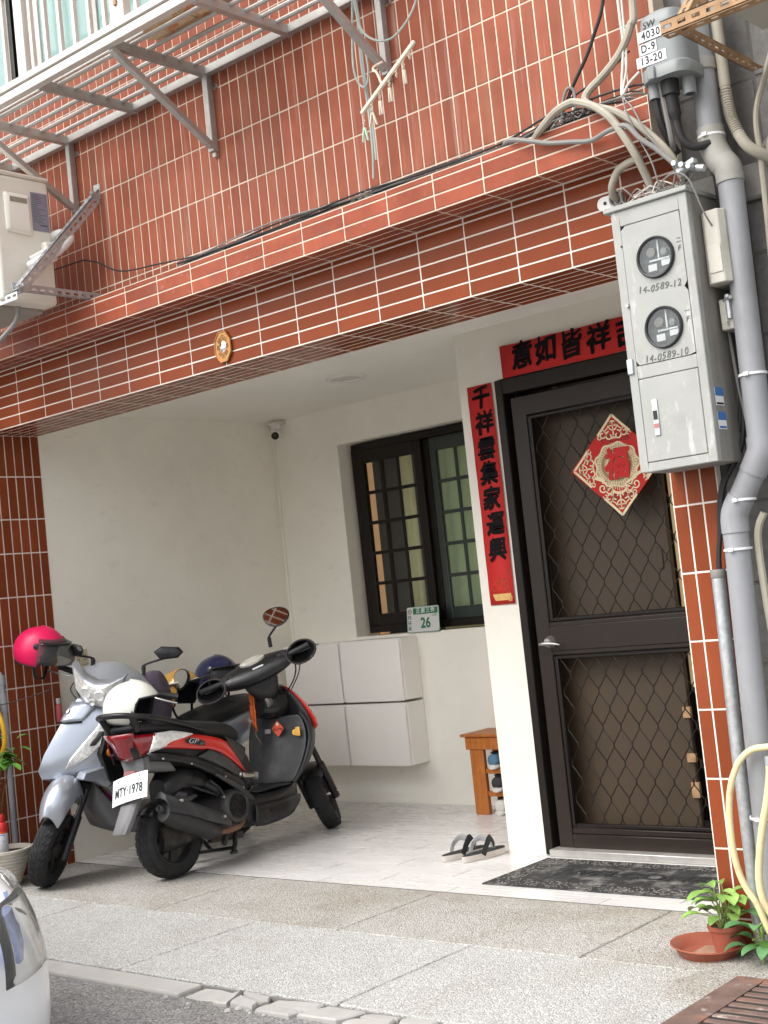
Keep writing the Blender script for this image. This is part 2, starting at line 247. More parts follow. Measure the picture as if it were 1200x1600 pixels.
# ------------------------------------------------------------------ mesh helpers
class MB:
    def __init__(s): s.v = []; s.f = []; s.mi = []; s.cur = 0; s.T = None
    def add(s, vs, fs):
        n = len(s.v); s.v += [tuple(s.T @ V(p)) if s.T else tuple(p) for p in vs]
        s.f += [tuple(i+n for i in f) for f in fs]; s.mi += [s.cur]*len(fs); return s
    def box(s, x0, x1, y0, y1, z0, z1):
        vs = [(x, y, z) for z in (z0, z1) for y in (y0, y1) for x in (x0, x1)]
        return s.add(vs, [(0, 2, 3, 1), (4, 5, 7, 6), (0, 1, 5, 4), (2, 6, 7, 3), (0, 4, 6, 2), (1, 3, 7, 5)])
    def obox(s, c, size, m=None):
        m = m or Mx.Identity(3); a, b, d = [q/2 for q in size]
        vs = [V(c) + m @ V((x, y, z)) for z in (-d, d) for y in (-b, b) for x in (-a, a)]
        return s.add(vs, [(0, 2, 3, 1), (4, 5, 7, 6), (0, 1, 5, 4), (2, 6, 7, 3), (0, 4, 6, 2), (1, 3, 7, 5)])
    def bar(s, a, b, w, h, up=(0, 0, 1)):
        """rectangular bar from a to b"""
        a = V(a); b = V(b); d = (b-a); L = d.length; d.normalize(); r = d.cross(V(up)); 
        if r.length < 1e-5: r = d.cross(V((1, 0, 0)))
        r.normalize(); u = r.cross(d)
        return s.obox((a+b)/2, (L, w, h), Mx((d, r, u)).transposed())
    def loft(s, rings, cap=True, closed=True):
        n = len(rings[0]); vs = [p for r in rings for p in r]; fs = []
        for i in range(len(rings)-1):
            for j in range(n if closed else n-1):
                k = (j+1) % n; fs.append((i*n+j, i*n+k, (i+1)*n+k, (i+1)*n+j))
        if cap and closed: fs.append(tuple(range(n))[::-1]); fs.append(tuple(range((len(rings)-1)*n, len(rings)*n)))
        return s.add(vs, fs)
    def tube(s, pts, r, seg=8, cap=True, flat=1.0):
        P = [V(p) for p in pts]; rs = r if isinstance(r, (list, tuple)) else [r]*len(P); rings = []; u = None
        for i, p in enumerate(P):
            t = (P[min(i+1, len(P)-1)] - P[max(i-1, 0)]).normalized()
            if u is None:
                u = t.cross(V((0, 0, 1))); u = u if u.length > 1e-3 else t.cross(V((1, 0, 0)))
            u = (u - t*u.dot(t)); u = u.normalized() if u.length > 1e-6 else t.orthogonal().normalized(); w = t.cross(u)
            rings.append([p + rs[i]*(cos(2*pi*k/seg)*u + flat*sin(2*pi*k/seg)*w) for k in range(seg)])
        return s.loft(rings, cap)
    def lathe(s, prof, seg=24, m=None, a0=0, a1=2*pi):
        """profile [(r, z)] about local z"""
        m = m or Mx.Identity(4); full = abs(a1-a0-2*pi) < 1e-6; n = seg if full else seg+1
        rings = [[m @ V((r*cos(a0+(a1-a0)*k/seg), r*sin(a0+(a1-a0)*k/seg), z)) for k in range(n)] for r, z in prof]
        return s.loft(rings, False, full)
    def disc(s, r, seg=24, m=None):
        m = m or Mx.Identity(4)
        return s.add([m @ V((r*cos(2*pi*k/seg), r*sin(2*pi*k/seg), 0)) for k in range(seg)], [tuple(range(seg))])
    def prism(s, poly, t, m=None):
        """2D polygon extruded 0..t along local z"""
        m = m or Mx.Identity(4); n = len(poly)
        vs = [m @ V((x, y, 0)) for x, y in poly] + [m @ V((x, y, t)) for x, y in poly]
        return s.add(vs, [tuple(range(n))[::-1], tuple(range(n, 2*n))] + [(i, (i+1) % n, n+(i+1) % n, n+i) for i in range(n)])
    def grid(s, rows):
        return s.loft(rows, False, False)
    def sphere(s, c, r, seg=16, rings=10, m=None, sc=(1, 1, 1), v0=0.0, v1=1.0):
        m = m or Mx.Identity(3); c = V(c)
        R = [[c + m @ V((sc[0]*r*sin(pi*t)*cos(2*pi*k/seg), sc[1]*r*sin(pi*t)*sin(2*pi*k/seg), sc[2]*r*cos(pi*t))) for k in range(seg)]
             for t in [v0+(v1-v0)*i/rings for i in range(rings+1)]]
        return s.loft(R, False)
    def build(s, name, m, parent=None, smooth=40, bevel=0, sub=0, solid=0, local=False, segs=1, weld=True, kind=None):
        me = bpy.data.meshes.new(name); me.from_pydata(s.v, [], s.f)
        ms = m if isinstance(m, (list, tuple)) else [m]
        for q in ms: me.materials.append(q)
        if len(ms) > 1: me.polygons.foreach_set('material_index', s.mi)
        b = bmesh.new(); b.from_mesh(me)
        if weld: bmesh.ops.remove_doubles(b, verts=b.verts, dist=1e-5)
        bmesh.ops.recalc_face_normals(b, faces=b.faces); b.to_mesh(me); b.free()
        if smooth: me.shade_smooth(); me.set_sharp_from_angle(angle=rad(smooth))
        o = bpy.data.objects.new(name, me); COL.objects.link(o)
        if parent is not None:
            o.parent = parent
            if not local and parent.type == 'EMPTY': o.matrix_parent_inverse = parent.matrix_basis.inverted()
        if solid: md = o.modifiers.new('solid', 'SOLIDIFY'); md.thickness = solid; md.offset = 0
        if bevel: md = o.modifiers.new('bevel', 'BEVEL'); md.width = bevel; md.segments = segs; md.limit_method = 'ANGLE'; md.angle_limit = rad(35)
        if sub: md = o.modifiers.new('sub', 'SUBSURF'); md.levels = sub; md.render_levels = sub
        if kind: o['kind'] = kind
        return o
def tag(o, label, cat, group=None, kind=None):
    o['label'] = label
    if cat: o['category'] = cat
    if group: o['group'] = group
    if kind: o['kind'] = kind
    return o
def thing(name, loc, label, cat, group=None, m=None):
    o = bpy.data.objects.new(name, None); COL.objects.link(o); o.empty_display_size = .05
    if m is not None: o.matrix_basis = m
    else: o.location = loc
    # matrix_basis of a fresh empty is only its location here
    if m is None: o.matrix_basis = Mx.Translation(V(loc))
    return tag(o, label, cat, group)
def struct(o, label=None):
    o['kind'] = 'structure'
    if label: o['label'] = label
    return o
def copy_tree(o, parent=None, top=True):
    c = o.copy(); COL.objects.link(c)
    if parent is not None: c.parent = parent
    for ch in list(o.children): copy_tree(ch, c, False)
    return c
def spline(pts, n=8):
    P = [V(p) for p in pts]; out = []
    for i in range(len(P)-1):
        p0 = P[max(i-1, 0)]; p1 = P[i]; p2 = P[i+1]; p3 = P[min(i+2, len(P)-1)]
        for k in range(n):
            t = k/n; out.append(.5*((2*p1)+(-p0+p2)*t+(2*p0-5*p1+4*p2-p3)*t*t+(-p0+3*p1-3*p2+p3)*t**3))
    out.append(P[-1]); return out
def frame_m(o, x, y, z):
    return Mx((( x[0], y[0], z[0], o[0]), (x[1], y[1], z[1], o[1]), (x[2], y[2], z[2], o[2]), (0, 0, 0, 1)))
FRONT = lambda x, y, z: frame_m((x, y, z), (1, 0, 0), (0, 0, 1), (0, -1, 0))     # text plane facing the street
def text(s, size, m, M4, parent, name='lettering', off=0, ext=.0004, shear=0, ax='CENTER', sx=1.0, local=False, warp=0, spacing=1.0):
    cu = bpy.data.curves.new(name, 'FONT'); cu.body = s; cu.size = size; cu.align_x = ax; cu.align_y = 'CENTER'
    bold = off if off > .0015 else 0
    cu.extrude = ext; cu.offset = 0 if bold else off; cu.shear = shear; cu.space_character = spacing; cu.resolution_u = 3
    t = bpy.data.objects.new(name, cu); COL.objects.link(t)
    dg = bpy.context.evaluated_depsgraph_get(); me = bpy.data.meshes.new_from_object(t.evaluated_get(dg)); me.name = name
    bpy.data.objects.remove(t); bpy.data.curves.remove(cu)
    if bold:      # thicken the strokes: the outline repeated in a small ring, each copy a hair above the last
        bm_ = bmesh.new()
        for k in range(9):
            a = 2*pi*k/8; d = V((0, 0, 0)) if k == 8 else V((bold*cos(a), bold*sin(a), 0)); n0 = len(bm_.verts); bm_.from_mesh(me); bm_.verts.ensure_lookup_table()
            for v in bm_.verts[n0:]: v.co += d+V((0, 0, .00004*k))
        bm_.to_mesh(me); bm_.free()
    for v in me.vertices:
        x, y, z = v.co; x *= sx
        if warp: x, y = x+warp*sin(y*70+x*31)+.5*warp*sin(x*190), y+warp*sin(x*77+1)+.5*warp*sin(y*170)
        v.co = M4 @ V((x, y, z))
    me.materials.clear(); me.materials.append(m)
    o = bpy.data.objects.new(name, me); COL.objects.link(o)
    if parent is not None:
        o.parent = parent
        if not local and parent.type == 'EMPTY': o.matrix_parent_inverse = parent.matrix_basis.inverted()
    return o
# ------------------------------------------------------------------ tiles
XL, YS, ZB = -4.204, 0.353, 2.439      # side wall plane, soffit depth, beam underside
YD, YB, ZC = 1.125, 2.25, 2.576        # door wall, back wall, ceiling
TW, TL, TT = .0585, .237, .0022
_tm = {}
def tile_mesh(w, h, key):
    """pillow-edged tile, w x h in its local xy, front at +z"""
    k = (round(w, 4), round(h, 4), key)
    if k not in _tm:
        b = MB(); e = .0009; t = TT
        vs = [(sx*w/2, sy*h/2, -.003) for sx, sy in ((-1, -1), (1, -1), (1, 1), (-1, 1))]
        vs += [(sx*w/2, sy*h/2, t-e) for sx, sy in ((-1, -1), (1, -1), (1, 1), (-1, 1))]
        vs += [(sx*(w/2-e), sy*(h/2-e), t) for sx, sy in ((-1, -1), (1, -1), (1, 1), (-1, 1))]
        fs = [(i, (i+1) % 4, 4+(i+1) % 4, 4+i) for i in range(4)] + [(4+i, 4+(i+1) % 4, 8+(i+1) % 4, 8+i) for i in range(4)] + [(8, 9, 10, 11)]
        me = bpy.data.meshes.new('tile'); me.from_pydata(vs, [], fs); _tm[k] = me
    return _tm[k]
def tiles(parent, org, u, v, us, vs, m, joint=.0072, limit=300, jit=.35, name='tile', skip=None, sink=0):
    """us, vs: joint positions along unit vectors u and v from org; normal = u x v; nearest `limit` tiles are objects, the rest one stuff mesh"""
    u = V(u); v = V(v); n = u.cross(v); org = V(org); cells = []
    for i in range(len(us)-1):
        for j in range(len(vs)-1):
            c = org + u*(us[i]+us[i+1])/2 + v*(vs[j]+vs[j+1])/2
            if skip and skip(c): continue
            cells.append((c, us[i+1]-us[i]-joint, vs[j+1]-vs[j]-joint))
    ci = cam.matrix_world.inverted()
    def seen(c):
        q = ci @ c; px = -q.x/q.z*31.44265/24*1600; py = q.y/q.z*31.44265/24*1600
        return max(0, abs(px)-600)+max(0, abs(py)-800)+ .0001*(-q.z)*abs(q.z)
    cells.sort(key=lambda c: seen(c[0]))
    rest = MB()
    for k, (c, w, h) in enumerate(cells):
        if w < .008 or h < .008: continue
        me = tile_mesh(w, h, m.name)
        rx, ry = [rad(random.uniform(-jit, jit)) for _ in range(2)]
        R = Mx((u, v, n)).transposed().to_4x4() @ Mx.Rotation(rx, 4, 'X') @ Mx.Rotation(ry, 4, 'Y')
        M4 = Mx.Translation(c-n*sink) @ R
        if k < limit:
            if not me.materials: me.materials.append(m)
            o = bpy.data.objects.new(name, me); COL.objects.link(o); o.parent = parent
            if parent.type == 'EMPTY': o.matrix_parent_inverse = parent.matrix_basis.inverted()
            o.matrix_basis = M4
        else:
            rest.add([M4 @ q.co for q in me.vertices], [tuple(p.vertices) for p in me.polygons])
    if rest.v: rest.build('tile_field', m, parent, smooth=0, weld=False, kind='stuff')
def steps(a, b, st, phase):
    """joint positions from a to b with pitch st passing through phase; ends are cut tiles"""
    k = math.ceil((a-phase)/st-1e-6); out = [a]
    while phase+k*st < b-1e-4:
        if phase+k*st > a+1e-4: out.append(phase+k*st)
        k += 1
    return out+[b]

# ---- upper wall
UX0, UX1, UY = -5.2, .178, -.05
uw = thing('upper_wall', (-2, UY, 2.9), 'upper storey wall of upright faded red tiles above the ledge', 'wall')
wx0, wx1, wz0, wz1 = -3.95, -2.35, 4.117, 5.2      # window opening
b = MB(); b.box(UX0, wx0, UY, .19, 2.88, 5.4); b.box(wx1, UX1, UY, .19, 2.88, 5.4); b.box(wx0, wx1, UY, .19, 2.88, wz0); b.box(wx0, wx1, UY, .19, wz1, 5.4)
b.build('grout_bed', GROUT, uw, smooth=0)
zj = [2.905, 2.982, 3.219, 3.456, 3.693, 3.930, 4.117]
tiles(uw, (0, UY, 0), (1, 0, 0), (0, 0, 1), steps(-4.1, UX1, TW, -.012), zj, T_UP)
tiles(uw, (0, UY, 0), (1, 0, 0), (0, 0, 1), steps(wx1, UX1, TW, -.012), [4.117, 4.167, 4.404, 4.641], T_UP, limit=0)
# upstairs window
win = thing('upper_window', (-3.1, 0, 4.117), 'upstairs sliding window of teal glass behind the metal cage', 'window')
b = MB()
for a, c, d, e in ((wx0, wx1, wz0, wz0+.05), (wx0, wx1, wz1-.05, wz1), (wx0, wx0+.05, wz0, wz1), (wx1-.05, wx1, wz0, wz1)):
    b.box(a, c, UY-.012, UY+.08, d, e)
b.build('frame', ALUW, win, bevel=.003); win['kind'] = 'thing'
for i, (a, c) in enumerate(((wx0+.05, -3.60), (-3.40, -2.90), (-2.88, wx1-.05))):
    y = UY+.015+.03*(i % 2); b = MB()
    for p in ((a, a+.035, wz0+.05, wz1-.05), (c-.035, c, wz0+.05, wz1-.05), (a, c, wz0+.05, wz0+.09), (a, c, wz1-.09, wz1-.05)): b.box(p[0], p[1], y, y+.025, p[2], p[3])
    sash = b.build('sash', ALU if i != 1 else ALUW, win, bevel=.002)
    MB().box(a+.03, c-.03, y+.010, y+.015, wz0+.085, wz1-.085).build('pane', GLASS_T, sash, smooth=0)
MB().box(wx0, wx1, .178, .188, wz0, wz1).build('room_shade_panel', DARK_SHADE, win, smooth=0)  # dark sheet painted as the unlit room behind the sashes
MB().box(-3.36, wx1, .145, .165, wz0, wz1).build('interior_blind', mat('pale_teal_blind', (.36, .50, .47), .8, var=.12, vs=6, stretch=(6, 1, .3)), win, smooth=0)

# ---- beam and ledge over the entrance
BX0, BX1 = -5.2, .178
bm = thing('entrance_beam', (-2, 0, ZB), 'deep red tiled beam with a projecting tiled ledge above the entrance recess', 'beam')
MB().box(BX0, BX1, 0, YS, ZB, 2.759).build('beam_core', GROUTW, bm, smooth=0)
MB().box(BX0, BX1, -.168, .19, 2.759, 2.905).build('ledge_core', GROUT, bm, smooth=0)
phx = -.2945
xs = steps(-4.6, BX1, TL, phx)
tiles(bm, (0, 0, 0), (1, 0, 0), (0, 0, 1), xs, [ZB+.002, 2.5, 2.558, 2.616, 2.674, 2.732, 2.757], T_LOW, limit=110)
tiles(bm, (0, 0, ZB), (1, 0, 0), (0, -1, 0), xs, [-.351, -.293, -.2345, -.176, -.1175, -.059, -.002], T_LOW, limit=110, sink=.0019, jit=.05)
tiles(bm, (0, -.168, 0), (1, 0, 0), (0, 0, 1), xs, [2.761, 2.819, 2.878, 2.905], T_LEDGE, limit=60)
tiles(bm, (0, 0, 2.759), (1, 0, 0), (0, -1, 0), xs, [.004, .058, .112, .166], T_LEDGE, limit=60, jit=.05, sink=.0019)
b = MB(); b.box(BX0, BX1, -.164, UY, 2.9055, 2.9085); b.build('ledge_top_mortar', CONC, bm, smooth=0)

# ---- right pillar
pl = thing('tiled_pillar', (.09, .18, 0), 'narrow pillar of upright red tiles between the door and the downpipe', 'pillar')
MB().box(0, .178, 0, YS, -.02, ZB).build('pillar_core', GROUTW, pl, smooth=0)
tiles(pl, (0, 0, 0), (1, 0, 0), (0, 0, 1), [.001, .0565, .1155, .177], [0.0, .089, .326, .564, .802, 1.039, 1.276, 1.512, 1.75, 1.987, 2.224, ZB], T_LOW)

# ---- left side wall: tiled strip towards the street, white plaster inside
sw = thing('side_wall', (XL, .2, 0), 'left side wall, white plaster inside with a tiled strip towards the street', 'wall')
MB().box(XL-.2, XL, -.62, YB+.1, -.02, 2.9).build('plaster', PLASTER, sw, smooth=0)
MB().box(XL+.0005, XL+.003, -.62, YS, -.01, ZB).build('grout_bed', GROUTW, sw, smooth=0)
zl = [-.01, .07, .307, .544, .781, 1.018, 1.255, 1.522, 1.767, 1.960, 2.203, ZB]
tiles(sw, (XL+.003, 0, 0), (0, 1, 0), (0, 0, 1), steps(-.618, YS, TW, YS+.002), zl, T_LOW)

# ---- recess: back wall, door wall, ceiling
b = MB()
ox0, ox1, oz0, oz1 = -3.605, -2.20, 1.068, 2.332
for p in ((XL, ox0, 0, ZC), (ox1, .3, 0, ZC), (ox0, ox1, 0, oz0), (ox0, ox1, oz1, ZC)): b.box(p[0], p[1], YB, YB+.22, p[2]-(.02 if p[2] == 0 else 0), p[3]+(.02 if p[3] == ZC else 0))
struct(b.build('back_wall', PLASTER, None, smooth=0), 'white plaster back wall of the entrance recess')
DX0, DX1, DZ = -1.494, -.50, 2.297
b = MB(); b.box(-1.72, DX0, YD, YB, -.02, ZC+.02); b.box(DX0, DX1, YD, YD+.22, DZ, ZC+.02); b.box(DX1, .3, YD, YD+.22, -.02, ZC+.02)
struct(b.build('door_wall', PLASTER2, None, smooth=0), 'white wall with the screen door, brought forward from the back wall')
b = MB(); b.box(XL, .3, YS, YB+.2, ZC, ZC+.2); struct(b.build('ceiling', CEIL, None, smooth=0), 'white painted ceiling of the recess')
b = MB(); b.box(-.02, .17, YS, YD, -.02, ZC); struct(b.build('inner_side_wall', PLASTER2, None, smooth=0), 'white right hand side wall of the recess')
cl = thing('ceiling_light', (-2.755, 1.45, ZC), 'round flush downlight in the white ceiling', 'light')
MB().lathe([(.088, -.002), (.092, -.012), (.108, -.014), (.118, -.008), (.12, 0)], 36, Mx.Translation((-2.755, 1.45, ZC))).build('trim_ring', WHITEPL, cl)
MB().lathe([(0, -.006), (.05, -.006), (.09, -.004)], 36, Mx.Translation((-2.755, 1.45, ZC))).build('diffuser', mat('opal_diffuser', (.62, .61, .57), .5, var=.02), cl)

# ---- floor of marble look planks, each a piece
fl = MB().box(XL, .3, YS, YB, -.03, -.0012).build('recess_floor', JOINT, None, smooth=0); struct(fl, 'grey marble look plank tiles of the recess floor')
rows = [YS, .452]; 
while rows[-1] < YB-.16: rows.append(rows[-1]+.15)
rows.append(YB)
_fm = {}
for j in range(len(rows)-1):
    off = [0, .31, .62, .16, .47][j % 5]+.05
    us = steps(XL, .0 if rows[j] < YD else -1.72, .78, off)
    for i in range(len(us)-1):
        w = us[i+1]-us[i]-.0045; h = rows[j+1]-rows[j]-.0035
        if w < .02: continue
        k = (round(w, 3), round(h, 3))
        if k not in _fm:
            q = MB(); q.box(-w/2, w/2, -h/2, h/2, -.006, 0); o = q.build('plank_tile', MARBLE, fl, smooth=0); _fm[k] = o
        else:
            o = _fm[k].copy(); COL.objects.link(o)
        o.location = ((us[i]+us[i+1])/2, (rows[j]+rows[j+1])/2, random.uniform(-.0003, .0003))

# ---- pavement slabs, kerb, road
pv = MB().box(-6, 3.5, -1.04, YS-.002, -.12, -.012).build('pavement', JOINT, None, smooth=0); struct(pv, 'pebble wash pavement in front of the house')
def slab(x0, x1, y0, y1, m):
    g = .004
    o = MB().box(x0+g, x1-g, y0+g, y1-g, -.05, -.003).build('slab', m, pv, smooth=0, bevel=.004)
for i in range(-4, 4):
    slab(-.40+1.15*i, -.40+1.15*(i+1), -.305, YS, PEBBLE_D)
    slab(-.87+1.15*i, -.87+1.15*(i+1), -1.035, -.305, PEBBLE)
rd = MB().box(-60, 60, -60, -1.10, -.3, -.022).build('road', ASPHALT, None, smooth=0); struct(rd, 'worn grey asphalt lane')
gd = MB().box(-60, 60, -1.10, 60, -.4, -.13).build('ground', CONC, None, smooth=0); struct(gd, 'ground under the houses')
kb = MB().box(-6, -1.53, -1.155, -1.037, -.2, -.006).build('kerb', KERB, None, smooth=0, bevel=.01, segs=2); struct(kb, 'low concrete kerb strip, smooth on the left and broken into stones on the right')
MB().box(-1.53, 3.5, -1.15, -1.04, -.2, -.035).build('kerb_bed', CONC, kb, smooth=0)
rr = random.Random(5); x = -1.52
def kstone(P):
    cx = sum(p[0] for p in P)/len(P); cy = sum(p[1] for p in P)/len(P); zt = -.008+rr.uniform(-.010, .006); tx, ty = rr.uniform(-.05, .05), rr.uniform(-.08, .04)
    R = []
    for (ax, ay), (bx, by) in zip(P, P[1:]+P[:1]):
        for f in (0, .5):
            px, py = ax+(bx-ax)*f, ay+(by-ay)*f; q = rr.uniform(.84, 1.0) if f == 0 else rr.uniform(.92, 1.08); R.append((cx+(px-cx)*q, cy+(py-cy)*q))
    q = MB(); zz = lambda px, py: zt+tx*(px-cx)+ty*(py-cy)
    q.loft([[(px, py, -.07) for px, py in R], [(px, py, zz(px, py)-.006) for px, py in R], [(cx+(px-cx)*.93, cy+(py-cy)*.90, zz(px, py)+rr.uniform(-.002, .002)) for px, py in R]])
    q.build('stone', KERB, kb, smooth=15)
ya, yb = -1.160, -1.042; sl = 0
while x < 1.2:
    w = rr.uniform(.07, .23); sl2 = rr.uniform(-.05, .05); g = rr.uniform(.003, .008); y0_, y1_ = ya+rr.uniform(-.012, .014), yb+rr.uniform(-.004, .003)
    if rr.random() < .55:
        m = rr.uniform(.35, .65); ym = y0_+(y1_-y0_)*m; sk = rr.uniform(-.02, .02)
        kstone([(x+g-sl*.0, y0_), (x+w-g, y0_), (x+w+sl2*m-g, ym-g+sk), (x+g+sl*m, ym-g-sk)]); kstone([(x+g+sl*m, ym+g-sk), (x+w+sl2*m-g, ym+g+sk), (x+w+sl2-g, y1_), (x+sl+g, y1_)])
    else: kstone([(x+g, y0_), (x+w-g, y0_), (x+w+sl2-g, y1_), (x+sl+g, y1_)])
    x += w; sl = sl2
for k in range(26):   # crumbs at the foot of the kerb
    q = MB(); cx = rr.uniform(-1.6, .6); cy = -1.17+rr.uniform(-.03, .03); s_ = rr.uniform(.006, .018)
    q.sphere((cx, cy, -.02), s_, 6, 4, sc=(1, rr.uniform(.6, 1), .6)); q.build('stone', KERB, kb, smooth=20)

# ---- right: neighbour's grey stone cladding
nb = thing('neighbour_wall', (.9, .05, 0), 'neighbouring house wall of grimy grey stone cladding behind the pipes', 'wall')
MB().box(.1785, 3.2, .03, .4, -.02, 5.4).build('mortar_bed', STONEJ, nb, smooth=0)
MB().box(.1785, 3.2, .0, .03, 2.50, 2.62).build('string_course', CONC, nb, smooth=0, bevel=.008)
tiles(nb, (0, .03, 0), (1, 0, 0), (0, 0, 1), steps(.18, 1.6, .20, .19), steps(0, 2.5, .275, .12), STONE, joint=.012, limit=80, jit=.8, name='stone_block')
tiles(nb, (0, .03, 0), (1, 0, 0), (0, 0, 1), steps(.18, 1.6, .095, .19), steps(2.62, 4.2, .29, 2.62), STONE, joint=.012, limit=80, jit=.8, name='stone_block')
for o_ in (uw, bm, pl, sw, nb): o_['kind'] = 'thing'
# ------------------------------------------------------------------ screen door
dr = thing('screen_door', (-1.03, YD, 0), 'dark brown screen door with diamond wire grille and lever handle', 'door', None)
dr['kind'] = 'thing'
y0, y1 = YD-.012, YD+.10
b = MB(); b.box(DX0-.003, -1.452, y0, y1, 0, DZ+.003); b.box(-1.452, DX1, y0, y1, 2.226, DZ+.003); b.box(-.548, DX1, y0, y1, 0, 2.226)
b.build('frame', ALU_DK, dr, bevel=.004)
lx0, lx1, ly0, ly1 = -1.428, -.550, YD+.012, YD+.052
b = MB()
b.box(lx0, -1.348, ly0, ly1, .012, 2.205)            # stile
b.box(lx1-.02, lx1, ly0, ly1, .012, 2.205)
b.box(-1.348, lx1-.02, ly0, ly1, 2.106, 2.205)       # top rail
leaf = b.build('leaf', ALU_DK2, dr, bevel=.004)
b = MB(); b.box(-1.348, lx1-.02, ly0-.004, ly1, .945, 1.104); b.box(-1.348, lx1-.02, ly0-.009, ly1, .965, 1.085)
b.build('lock_rail', ALU_DK2, dr, bevel=.006, segs=2)
b = MB(); b.box(-1.348, lx1-.02, ly0-.003, ly1, .012, .10); b.box(-1.348, lx1-.02, ly0+.002, ly1, .10, .128)
b.build('kick_rail', ALU_DK2, dr, bevel=.004)
b = MB()
for z0, z1 in ((1.106, 2.104), (.13, .943)):
    for p in ((-1.346, -1.326, z0, z1), (-.592, -.572, z0, z1), (-1.326, -.592, z0, z0+.018), (-1.326, -.592, z1-.018, z1)): b.box(p[0], p[1], ly0+.006, ly1-.008, p[2], p[3])
b.build('glazing_bead', ALU_DK, dr, bevel=.003)
p = .0485
for z0, z1 in ((1.12, 2.09), (.145, .93)):
    for k in range(15):
        x0 = -1.318+p*(k+.5); pts = []; nz = int((z1-z0)/.0085)
        for i in range(nz+1):
            z = z0+(z1-z0)*i/nz; ph = (z-.135)/.168*2*pi
            tri = sin(ph)+.12*sin(3*ph)*-1
            pts.append((x0+(-1 if k % 2 else 1)*(p/2-.001)*max(-1, min(1, tri*1.05)), ly0+.018, z))
        MB().tube(pts, .0028, 5, False).build('grille_wire', MESH_DK, dr, smooth=60, weld=False)
hd = MB(); m4 = Mx.Translation((-1.343, ly0-.012, 1.01)) @ Mx.Rotation(pi/2, 4, 'X')
hd.lathe([(0, .03), (.018, .03), (.024, .02), (.03, 0), (.032, -.012)], 24, m4)
hd.build('handle_rose', STEEL, dr)
hd = MB(); hd.tube([(-1.385, ly0-.052, 1.004), (-1.365, ly0-.054, 1.006), (-1.343, ly0-.054, 1.008), (-1.31, ly0-.052, 1.006), (-1.28, ly0-.048, 1.0), (-1.265, ly0-.045, .996)], [.008, .013, .016, .013, .009, .006], 10, flat=.7)
hd.tube([(-1.343, ly0-.012, 1.01), (-1.343, ly0-.055, 1.008)], .012, 10)
hd.build('handle', STEEL, dr, sub=1)
MB().box(-1.40, -1.30, YD+.105, YD+.11, .93, 1.1).build('lock_case', ALU_DK, dr)
b = MB(); b.box(-1.45, -.55, YD-.05, YD+.10, 0, .034); b.build('threshold', ALU, dr, bevel=.004)
# what stands behind the grille
ind = thing('inner_door', (-.9, YD+.16, 0), 'half open brown inner door behind the screen door', 'door'); ind['kind'] = 'thing'
MB().box(-1.425, -.728, YD+.135, YD+.165, .04, 2.22).build('panel', INNERDOOR, ind, smooth=0, bevel=.004)
b = MB(); b.box(-.795, -.765, YD+.128, YD+.135, 1.30, 1.40); b.build('switch_plate', INNERDOOR, ind, bevel=.003)
b = MB()
for p_ in ((-.75, -.71, .62, .67), (-.755, -.71, .42, .46), (-.75, -.71, .26, .33)): MB().box(p_[0], p_[1], YD+.115, YD+.135, p_[2], p_[3]).build('hinge', RUST, ind, bevel=.002)
b = MB(); b.box(-1.72, .3, YD+.9, YD+.92, 0, 2.5); b.box(-1.495, -1.30, YD+.17, YD+.20, 0, 2.3); b.box(-1.5, -.45, YD+.2, YD+.9, 2.3, 2.32)
struct(b.build('hall_wall', DARK_SHADE, None, smooth=0), 'hallway wall behind the doors, its dimness painted near black')
struct(MB().box(-.735, -.56, YD+.20, YD+.24, .75, 2.25).build('glowing_passage_wall', CREAM_GLOW, None, smooth=0), 'strip of cream wall with a painted glow at the edge of the inner door')  # the wall glows by its own material, no lamp is built
b = MB(); b.box(-.70, -.62, YD+.22, YD+.3, 0, .55); b.box(-.715, -.63, YD+.22, YD+.3, .60, .70)
struct(b.build('passage_cupboard_front', mat('brown_cupboard', (.14, .055, .03), .6), None, smooth=0), 'dark cupboard front glimpsed past the inner door')

# ------------------------------------------------------------------ couplets and luck charm
def paper(name, x0, x1, z0, z1, y, label, cat, n=10, curl=.004, seedv=1):
    t = thing(name, ((x0+x1)/2, y, z0), label, cat)
    b = MB(); vert = (z1-z0) > (x1-x0); rows_ = []
    rnd = random.Random(seedv)
    ed = [rnd.uniform(-.0022, .0022) for _ in range(n+1)]
    for i in range(n+1):
        f = i/n
        if vert: z = z0+(z1-z0)*f; row = [(x0+ed[i], y-curl*abs(sin(9*f))*.5, z), ((x0+x1)/2, y-.001, z), (x1+ed[n-i]*.7, y-.0015-curl*.6*abs(sin(7*f+1)), z)]
        else: x = x0+(x1-x0)*f; row = [(x, y-curl*abs(sin(8*f))*.5, z0+ed[i]), (x, y-.001, (z0+z1)/2), (x, y-.001-curl*.5*abs(sin(11*f+.5)), z1+ed[n-i])]
        rows_.append(row)
    b.grid(rows_); b.build('paper', RED_PAPER, t, smooth=60, solid=.0006); return t
hb = paper('door_banner', -1.436, -.45, 2.302, 2.458, YD-.0165, 'long red paper banner with black brush characters above the door', 'banner', seedv=3)
vb = paper('couplet_scroll', -1.664, -1.514, 1.21, 2.298, YD-.006, 'narrow vertical red paper scroll with seven black brush characters', 'scroll', 14, seedv=4)
for ch, x in (('意', -1.315), ('如', -1.178), ('皆', -1.035), ('祥', -.885), ('吉', -.735)):
    text(ch, .135, INK, FRONT(x, YD-.0215, 2.382+random.uniform(-.006, .006)) @ Mx.Rotation(rad(random.uniform(2, 7)), 4, 'Z'), hb, 'brush_character', off=.0042, shear=.18, sx=.98, warp=.003, ext=.0003)
